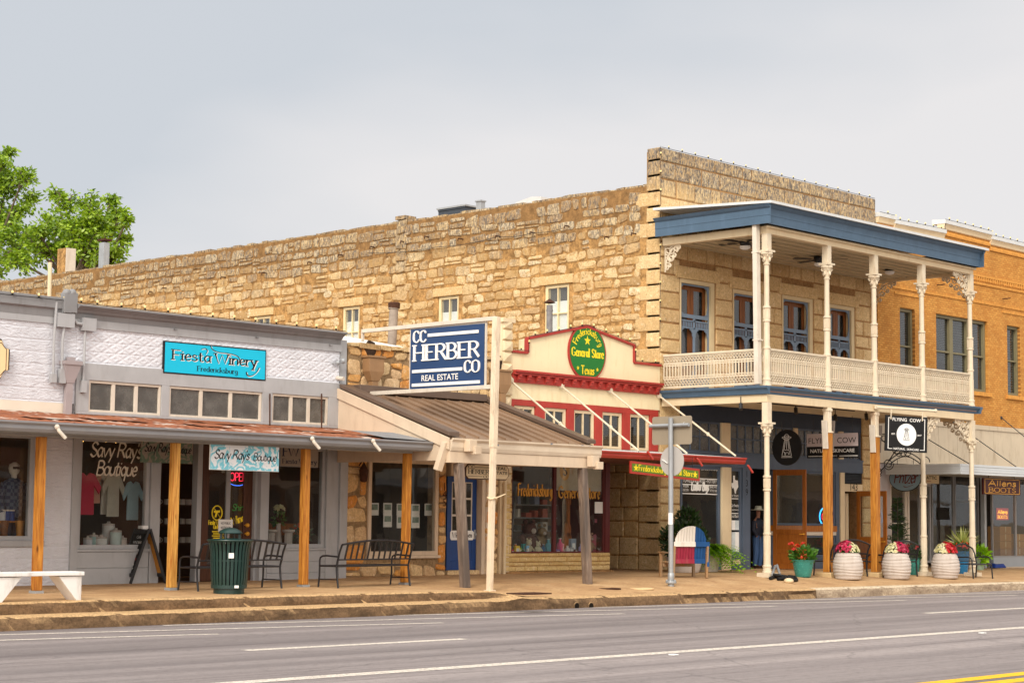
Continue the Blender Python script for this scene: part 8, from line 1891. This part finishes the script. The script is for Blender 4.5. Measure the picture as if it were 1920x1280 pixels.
# goods in the general store window
zG = zs-.018
def goods(px, Y, kind, w, h, c_, lab, cat):
    p = at(px, Y, zG); m = col(*c_); q = MB()
    if kind == 'plush':
        T_ = thing('plush_toy', lab, cat, tuple(p)); q.sphere(p+UZ*h*.35, w*.5, 14, 9, sz=h*.75/w, jit=.04); q.build('body', m, T_, smooth=60); q = MB(); q.sphere(p+Vector((-.04*w,-.25*w,h*.82)), w*.33, 12, 8, jit=.04)
        for s in (-1,1): q.sphere(p+Vector((s*w*.26,-.2*w,h*1.08)), w*.12, 8, 5)
        q.build('head', m, T_, smooth=60); q = MB(); q.sphere(p+Vector((-.1*w,-.55*w,h*.78)), w*.12, 8, 5); q.build('muzzle', m_clay, T_, smooth=60)
        for s in (-1,1): q = MB(); q.tube([p+Vector((s*w*.4,-.1*w,h*.55)), p+Vector((s*w*.5,-.45*w,h*.25))], [w*.13,w*.1], 8); q.build('paw', m, T_, smooth=60)
    elif kind == 'box':
        T_ = thing('gift_box', lab, cat, tuple(p)); q.box(p.x-w/2,p.y,p.z,p.x+w/2,p.y+w*.5,p.z+h); q.build('carton', m, T_, bevel=.006); q = MB(); q.box(p.x-w*.3,p.y-.004,p.z+h*.3,p.x+w*.3,p.y-.001,p.z+h*.7); q.build('label', m_paper, T_)
    elif kind == 'bottle':
        T_ = thing('bottle', lab, cat, tuple(p)); q.lathe([(w*.4,0),(w*.5,h*.05),(w*.5,h*.6),(w*.2,h*.78),(w*.2,h*.94)], p, 14); q.build('glass', m, T_, smooth=50); q = MB(); q.lathe([(w*.24,h*.94),(w*.24,h)], p, 12); q.build('cap', m_white, T_)
    elif kind == 'guitar':
        T_ = thing('toy_guitar', lab, cat, tuple(p)); q.ell(p+UZ*h*.2, UX, UZ, w*.5, h*.2, (0,.1,0), 22); q.ell(p+UZ*h*.42, UX, UZ, w*.36, h*.15, (0,.1,0), 22); q.build('body', m, T_, bevel=.03); q = MB(); q.box(p.x-w*.14,p.y-.02,p.z+h*.5,p.x+w*.14,p.y+.06,p.z+h*.92); q.box(p.x-w*.22,p.y-.03,p.z+h*.88,p.x+w*.22,p.y+.06,p.z+h); q.build('neck', m, T_, bevel=.02)
Yg_ = F0+.4
for g in ((986,Yg_+.25,'plush',.62,.78,(74,34,24),'large dark brown plush bear in the left half of the general store window','plush toy'),(989,Yg_-.05,'plush',.26,.36,(190,180,150),'small cream and black plush animal in front of the brown bear','plush toy'),(1007,Yg_,'plush',.22,.3,(206,200,170),'small cream plush toy right of the brown bear','plush toy'),(1122,Yg_,'guitar',.5,.95,(220,120,140),'pink plush guitar at the right of the general store window','toy guitar'),(1103,Yg_,'plush',.3,.5,(170,130,110),'tan plush toy beside the grey timber post','plush toy'),
    (965,Yg_,'box',.24,.2,(120,140,170),'blue gift box at the left corner of the general store window','gift box'),(974,Yg_-.05,'box',.4,.12,(150,50,50),'flat red gift box in front of the brown bear','gift box'),(1019,Yg_,'bottle',.12,.26,(60,110,150),'blue bottle left of the turquoise one in the general store window','bottle'),(1028,Yg_,'bottle',.16,.4,(90,180,200),'turquoise bottle left of the maroon mullion','bottle'),(1036,Yg_,'box',.2,.42,(120,130,120),'grey green carton against the maroon mullion','gift box'),
    (1050,Yg_,'bottle',.18,.42,(214,70,120),'bright pink bottle right of the maroon mullion','bottle'),(1058,Yg_,'box',.3,.12,(214,190,120),'flat cream gift box right of the pink bottle','gift box'),(1066,Yg_+.1,'guitar',.34,1.5,(150,84,30),'tall brown wooden guitar stand in the right half of the general store window','guitar'),(1076,Yg_,'box',.2,.4,(130,150,170),'tall pale blue carton left of the timber post','gift box'),(1012,Yg_+.3,'plush',.4,.7,(140,116,80),'straw coloured plush animal behind the small cream toy','plush toy')): goods(*g)
for k, (nm, c_) in enumerate((('red',(200,40,40)),('orange',(230,130,40)),('yellow',(236,200,60)),('lime green',(150,190,60)),('dark green',(40,100,60)),('teal',(40,150,150)),('sky blue',(120,180,220)),('navy blue',(40,60,120)),('purple',(120,70,150)),('rose pink',(230,130,160)),('white',(226,224,220)),('silver grey',(160,160,164)),('chocolate brown',(96,60,40)),('lavender',(180,160,210)))):
    px = 962+k*4.7 if k < 8 else 1047+(k-8)*8.5; goods(px, F0+.24+.1*(k % 2), 'bottle' if k % 3 == 1 else 'box', .11+.03*(k % 3), .12+.05*((k*7) % 4), c_, 'small '+nm+(' bottle' if k % 3 == 1 else ' gift box')+' in the front row of the general store window', 'bottle' if k % 3 == 1 else 'gift box')
p = fy(1000,968,F0+1.0); T_ = thing('display_rack', 'grey display rack with shelves of merchandise in the general store window', 'display rack', tuple(p)); q = MB(); m_rk = col(130,130,128)
for dx in (-.9,.9): q.bar((p.x+dx,p.y,.6),(p.x+dx*.75,p.y,2.3), .04, .04)
q.build('upright', m_rk, T_)
for k, z in enumerate((.0,.35,.7)):
    q = MB(); q.box(p.x-.85,p.y-.1,p.z+z-.4,p.x+.85,p.y+.2,p.z+z-.37); q.build('shelf', m_rk, T_)
    for j in range(5): q = MB(); w_ = rd.uniform(.1,.22); xx = p.x-.7+.33*j; h_ = rd.uniform(.12,.26); q.box(xx,p.y-.08,p.z+z-.368,xx+w_,p.y+.12,p.z+z-.368+h_); o = q.build('merchandise', col(*rd.choice(((150,120,100),(120,130,150),(160,80,60),(190,184,170),(80,90,84)))), None, (xx,p.y,p.z+z-.368)); tag(o, 'small box of merchandise on the grey rack in the general store window', 'merchandise', 'boxes on the display rack')
p = fy(1068,890,F0+.12); q = MB(); q.box(p.x-.55,p.y,p.z-.42,p.x+1.3,p.y+.02,p.z+.42,0); q.ell((p.x-.2,p.y-.002,p.z+.12), UX, UZ, .2,.27, (0,-.004,0), 24, 1); o = q.build('hanging_poster', [col(196,182,150), m_gold], None, tuple(p)); tag(o, 'cream poster with gold oval emblem hanging in the general store window', 'poster')
q = MB(); script(q, 'S', (p.x-.2,p.y-.007,p.z-.02), UX, UZ, .28, 'serif', .003, align='c'); q2 = q.build('emblem_letter', m_lk, o)
# boxes at the boot shop
xq = [(1886,1034,0.42),(1912,1034,.36)]
for k, (px, py, w) in enumerate(xq):
    for j in range(4):
        p = fy(px, 1035, F0+.5); z = zsill+.02+j*.27-(0 if k == 0 else 0)
        if k == 1 and j == 3: continue
        T_ = thing('cardboard_box', ('bottom','second','third','top')[j]+(' cardboard box of the taller stack inside the boot shop window' if k == 0 else ' cardboard box of the stack at the right edge inside the boot shop window'), 'box', (p.x,p.y,z), 'boxes stacked in the boot shop window'); q = MB(); q.box(p.x-w,p.y,z,p.x+w,p.y+.5,z+.262); q.build('carton', m_card, T_, bevel=.006, seg=1); q = MB(); q.box(p.x-.03,p.y-.003,z+.06,p.x+.03,p.y,z+.262); q.build('tape', col(200,176,130), T_)
q = MB(); b_ = MB(); b_.box(gX(1862,1000),F0+.26,zsill-.1,gX(1960,1000),F0+1.3,zsill+.015); b_.build('display_floor', m_floor_in, BB)
p = gnd(1873,1065); q = MB(); q.add([(p.x-.4,p.y-.1,p.z+.02),(p.x+.4,p.y-.1,p.z+.02),(p.x+.4,p.y+.15,p.z+.02),(p.x-.4,p.y+.15,p.z+.02),(p.x-.35,p.y-.05,p.z+.14),(p.x+.2,p.y-.08,p.z+.18),(p.x+.35,p.y+.1,p.z+.1),(p.x-.3,p.y+.12,p.z+.2)], [(3,2,1,0),(4,5,6,7),(0,1,5,4),(1,2,6,5),(2,3,7,6),(3,0,4,7)]); o = q.build('blue_bundle', col(30,60,140), None, tuple(p), bevel=.03); tag(o, 'small crumpled blue bundle on the sidewalk below the boot shop window', 'bundle')
# a person in the dark doorway
p = Vector((fy(1421,1060,F0+.75).x, F0+.75, .0)); PS = thing('person', 'person with pale cowboy hat, dark jacket and blue jeans in the dark doorway', 'person', tuple(p))
def skin_body(name, pts, edges, rad, mat, parent):
    me = bpy.data.meshes.new(name); me.from_pydata([tuple(v) for v in pts], edges, []); o = bpy.data.objects.new(name, me); COL.objects.link(o); o.parent = parent; me.materials.append(mat)
    sk = o.modifiers.new('skin', 'SKIN'); o.modifiers.new('sub', 'SUBSURF').render_levels = 2
    sv = me.skin_vertices[0].data if me.skin_vertices else None
    if sv:
        for v, r in zip(sv, rad): v.radius = (r, r*.85) if not isinstance(r, tuple) else r
        sv[0].use_root = True
    return o
J = [(0,0,1.0),(0,0,1.2),(0,.01,1.45),(0,0,1.56),(0,-.02,1.68),(0,-.02,1.8),(-.2,0,1.43),(-.27,-.02,1.17),(-.24,-.16,.95),(.2,0,1.43),(.27,-.02,1.17),(.24,-.16,.95),(-.11,0,.93),(-.12,-.02,.5),(-.12,.02,.09),(-.12,-.14,.04),(.11,0,.93),(.13,-.02,.5),(.14,.02,.09),(.15,-.14,.04)]
E_ = [(0,1),(1,2),(2,3),(3,4),(4,5),(2,6),(6,7),(7,8),(2,9),(9,10),(10,11),(0,12),(12,13),(13,14),(14,15),(0,16),(16,17),(17,18),(18,19)]
RA = [(.17,.12),(.16,.11),(.17,.11),.055,.085,.07,.07,.05,.04,.07,.05,.04,.1,.07,.05,.045,.1,.07,.05,.045]
skin_body('body', J, E_, RA, col(150,104,84), PS); q = MB(); LOC[PS.name] = Vector((0,0,0))
q.lathe([(.2,.98),(.2,1.1),(.185,1.25),(.22,1.42),(.1,1.54)], (0,0,0), 16, sy=.68)
for s in (-1,1): q.tube([(s*.2,0,1.44),(s*.28,-.02,1.17),(s*.245,-.15,.98)], [.085,.068,.055], 10)
q.build('jacket', col(44,46,60), PS, smooth=60); q = MB()
for s in (-1,1): q.tube([(s*.1,0,1.0),(s*.12,-.02,.5),(s*.13,.02,.08)], [.125,.092,.075], 12)
q.build('jeans', col(74,104,150), PS, smooth=60); q = MB(); q.lathe([(.22,1.775),(.24,1.8),(.14,1.79),(.115,1.83),(.105,1.9),(.06,1.915)], (0,-.02,0), 18); q.build('hat', col(206,204,186), PS, smooth=50)
for s in (-1,1): q = MB(); q.tube([(s*.13,.04,.04),(s*.13,-.08,.04),(s*.14,-.2,.035)], [.05,.055,.04], 8); q.build('shoe', col(70,46,30), PS, smooth=60)

# ================================================================== ON THE ROOFS, AND BEHIND
p = fx(850,392,44.5); T_ = thing('air_conditioner', 'dark grilled air conditioner box on the roof of the limestone building', 'air conditioner', (p.x,p.y,10.7)); m_ac = paint('dark grille', S(58,66,76), .1, 4, .5)
yl, yr = fx(822,395,44.5).y, fx(872,392,44.5).y; zt_3 = fx(850,386.5,44.5).z; q = MB(); q.box(44.5,yr,10.7,46.2,yl,zt_3-.06)
for k in range(9): z = lerp(10.75, zt_3-.1, k/8); q.box(44.47,yr,z-.02,44.498,yl,z+.02)
q.build('casing', m_ac, T_); q = MB(); q.box(44.45,yr-.05,zt_3-.058,46.25,yl+.05,zt_3); q.build('lid', m_galv, T_)
p = fx(901,388,44.0); T_ = thing('roof_vent', 'slim pale metal vent on the roof right of the air conditioner', 'roof vent', (p.x,p.y,10.7)); q = MB(); q.box(p.x-.1,p.y-.12,10.7,p.x+.1,p.y+.12,fx(901,379,44).z); q.build('duct', m_galv, T_); q = MB(); zq = fx(901,379,44).z; q.box(p.x-.13,p.y-.15,zq+.002,p.x+.13,p.y+.15,zq+.05); q.build('cap', m_galv, T_)
ya_, yb_ = fx(967,378,44).y, fx(1014,374,44).y; zq = fx(990,371,44).z; T_ = thing('roof_hatch', 'low pale sloping hatch on the roof behind the rubble wall top', 'roof hatch', (44,yb_,10.7)); q = MB(); q.prism([(yb_,10.7),(ya_,10.7),(ya_,zq-.1),(lerp(ya_,yb_,.6),zq+.02),(yb_,zq-.02)], (44,0,0), UY, UZ, (1.2,0,0)); q.build('curb', m_galvl, T_)
for px, y0, y1, w, lab, m1 in ((131,503,468,.62,'square tan and whitewashed chimney at the far end of the rubble wall',0),(205,493,457,.32,'slender grey chimney with rusty lid at the far end of the rubble wall',1)):
    Yq = fx(px,495,XS+.5).y; p = fx(px,y1,XS+.5); T_ = thing('chimney', lab, 'chimney', (XS+.5,Yq,10.9)); q = MB(); xw_ = XS+(.55 if m1 == 0 else .36); q.box(XS+.1,Yq-w/2,10.9,xw_,Yq+w/2,p.z,0); q.build('stack', m_rub_m if m1 == 0 else m_galv, T_)
    q = MB(); q.box(XS+.1,Yq-w/2-.03,10.9,xw_,Yq-w/2-.002,p.z); q.build('rendered_face', m_white if m1 == 0 else m_galv, T_)
    if m1: q = MB(); q.box(XS+.05,Yq-w/2-.1,p.z+.06,XS+.42,Yq+w/2+.05,p.z+.14); q.box(XS+.16,Yq-.1,p.z+.002,XS+.3,Yq+.1,p.z+.059); q.build('lid', m_iron, T_)
p = fy(93,556,F0+6); p1 = fy(94,490,F0+6); T_ = thing('vent_pipe', 'thin pale pipe standing on the grey roof at the left', 'vent pipe', tuple(p)); q = MB(); q.tube([p-UZ*.8, p1], .05, 8); q.build('pipe', m_cream, T_); q = MB(); q.lathe([(.06,-.02),(.06,.03)], p1, 8); q.build('cap', m_iron, T_)
a, c = fy(-260,505,80), fy(98,516,80); T_ = thing('white_roofed_house', 'building with plain white metal roof far behind the grey shop', 'building', (a.x,80,0)); q = MB(); q.box(a.x,80,-.6,c.x,92,fy(60,520,80).z-.3); q.build('wall', m_beige, T_)
q = MB(); zq = fy(98,518,80).z; z2 = fy(0,500,80).z; q.add([(a.x,79.8,zq-.6),(c.x+.3,79.8,zq-.6),(c.x+.3,86,zq+.4),(a.x,86,z2+1.2),(a.x,92,zq-.6),(c.x+.3,92,zq-.6)], [(0,1,2,3),(3,2,5,4),(0,3,4),(1,5,2)]); q.build('roof', m_galvl, T_)
def tree(label, base_px, dist, blobs, seed, n):
    rd = random.Random(seed); D = lambda px, py, d: CAMP+_ray(px, py)*d; bp = D(base_px, 560, dist); T_ = thing('tree', label, 'tree', (bp.x,bp.y,-.6), 'trees behind the rubble wall'); q = MB(); g = MB(); fork = Vector((bp.x,bp.y,bp.z-1))
    q.tube([(bp.x,bp.y,-.6),(bp.x+.1,bp.y,bp.z*.5),fork], [.5,.42,.34], 10)
    for px, py, r in blobs:
        k = FOC/dist; c = D(px, py, dist+rd.uniform(-2.2,2.2)); rr = r/k; mid = fork.lerp(c,.5)+Vector((rd.uniform(-.5,.5),rd.uniform(-.5,.5),.5)); q.tube([fork,mid,c], [.14,.08,.03], 6)
        for j in range(9):
            d = Vector((rd.gauss(0,1),rd.gauss(0,1),rd.gauss(.2,.8))).normalized(); e = c+d*rr*rd.uniform(.6,1.15); q.tube([c.lerp(mid,.2),c.lerp(e,.55)+Vector((0,0,.1)),e], [.05,.03,.012], 4)
            for s in range(int(n*rr*rr/9*rd.uniform(.6,1.4))+4):
                sp = c.lerp(e, rd.uniform(.3,1.05))+Vector((rd.gauss(0,1),rd.gauss(0,1),rd.gauss(0,.8)))*rr*.2
                for t_ in range(5): dv = Vector((rd.uniform(-1,1),rd.uniform(-1,1),rd.uniform(-.9,.5))); g.leaf(sp+dv*.12, dv, rd.uniform(.17,.31), rd.uniform(.09,.15))
    q.build('trunk', m_bark, T_); g.build('crown', m_leaf, T_)
tree('big leafy green tree cut off by the left edge of the picture', -60, 92, [(-30,320,45),(15,345,38),(45,330,22),(0,300,25),(-20,400,55),(35,395,30),(10,440,40),(-40,470,60),(15,290,14),(58,375,16),(-10,360,50),(20,420,26),(60,440,18),(-20,500,50),(30,480,30)], 5, 90)
tree('spreading bright green tree behind the far end of the rubble wall', 140, 88, [(150,430,48),(100,420,38),(205,425,34),(120,375,26),(170,385,26),(225,405,20),(85,470,36),(140,480,40),(200,470,36),(60,455,26),(235,450,16),(105,365,14),(210,378,14),(180,440,40),(240,408,10),(35,490,30),(130,455,40),(165,460,40),(175,415,34),(120,500,40),(75,440,30),(215,490,26)], 8, 90)
# small bulbs along the roof edges
def bulbs(label, pts, step, r=.03):
    P = [Vector(p) for p in pts]; T_ = thing('string_lights', label, 'string lights', tuple(P[0])); q = MB(); q.tube([p for p in P], .008, 4); q.build('wire', m_black, T_); q = MB()
    for a, c in zip(P, P[1:]):
        n = max(1, int((c-a).length/step))
        for k in range(n): p = a.lerp(c, (k+.5)/n); q.tube([p, p+UZ*.04], .022, 5, 1); q.sphere(p+UZ*.065, r, 5, 4, 0, sz=1.2)
    o = q.build('bulbs', [m_bulb, m_blackm], T_); o['kind'] = 'stuff'
bulbs('string of unlit bulbs along the top of the front limestone parapet', [(XS+.1,F0+.02,12.185),(XE-.05,F0+.02,12.185)], .6, .022)
bulbs('string of unlit bulbs running down the limestone corner', [(XS-.0,F0-.02,12.2),(XS-.0,F0-.02,6.3)], .5)
bulbs('string of unlit bulbs along the white cap of the brick parapet', [(x, F0-.12, z+.05) for x, z in top], .5)
bulbs('string of unlit bulbs along the red stepped edge of the cream parapet', [(x, F0-.08, z+.07) for x, z in prof_gs], .42)
bulbs('string of unlit bulbs along the grey cornice at the left', [(XA0,F0-.14,gZ(60,560)),(xS-.1,F0-.14,gZ(60,560)+.02),(xS,F0-.28,zc1+.02),(gX(648,630,F0-.28),F0-.28,zc1+.02)], .6)
bulbs('string of unlit bulbs along the rough top of the flagstone front', [(XH0+.05,F0-.06,ztop+.02),(XH1-.3,F0-.06,ztop+.02)], .6)
# ================================================================== INVENTED ROW ACROSS THE STREET (unseen, added for the shop glass to reflect)
for k, (x0, x1, h, c_, lab) in enumerate(((24,44,6.2,(190,176,150),'invented low cream shop building across the street behind the camera'),(44.5,62,8.4,(150,92,66),'invented two storey red brick building across the street behind the camera'),(62.5,92,5.6,(200,190,176),'invented long pale shop building with dark awning across the street'),(92.5,130,7.4,(170,140,100),'invented tan stone building far along the other side of the street'))):
    T_ = thing('invented_building', lab, 'building', (x0,-9,-.5)); q = MB(); hs = []; n = int((x1-x0)/3.2)
    for j in range(n):
        a = x0+.6+j*(x1-x0-.6)/n; hs.append((a, a+1.9, 0.4, 2.7))
        if h > 7: hs.append((a+.3, a+1.5, 4.4, 6.1))
    M_ = Matrix(((-1,0,0,x0+x1),(0,-1,0,-9),(0,0,1,0),(0,0,0,1))); q.M = M_; pierced(q, x0, x1, -.6, h, hs, 0, .3); q.M = None; q.box(x0,-20,-.6,x1,-9.8,h-.4); q.build('wall', paint('far wall %d' % k, S(*c_), .1, .6, .85, .2, .1, 12), T_)
    q = MB(); q.M = M_; q.box(x0,-.2,h,x1,.4,h+.2); q.build('cornice', m_gray_d, T_)
    q = MB(); q.add([(x0,-8.98,3.5),(x1,-8.98,3.5),(x1,-6.2,3.0),(x0,-6.2,3.0),(x0,-8.98,3.4),(x1,-8.98,3.4),(x1,-6.2,2.9),(x0,-6.2,2.9)], [(0,3,2,1),(4,5,6,7),(3,7,6,2),(0,4,7,3),(1,2,6,5),(0,1,5,4)]); q.build('awning', m_brownm if k % 2 else m_gutter, T_)
    for hh in hs:
        q = MB(); q.M = M_; q.box(hh[0],.12,hh[2],hh[1],.14,hh[3]); q.build('window', m_black, T_)
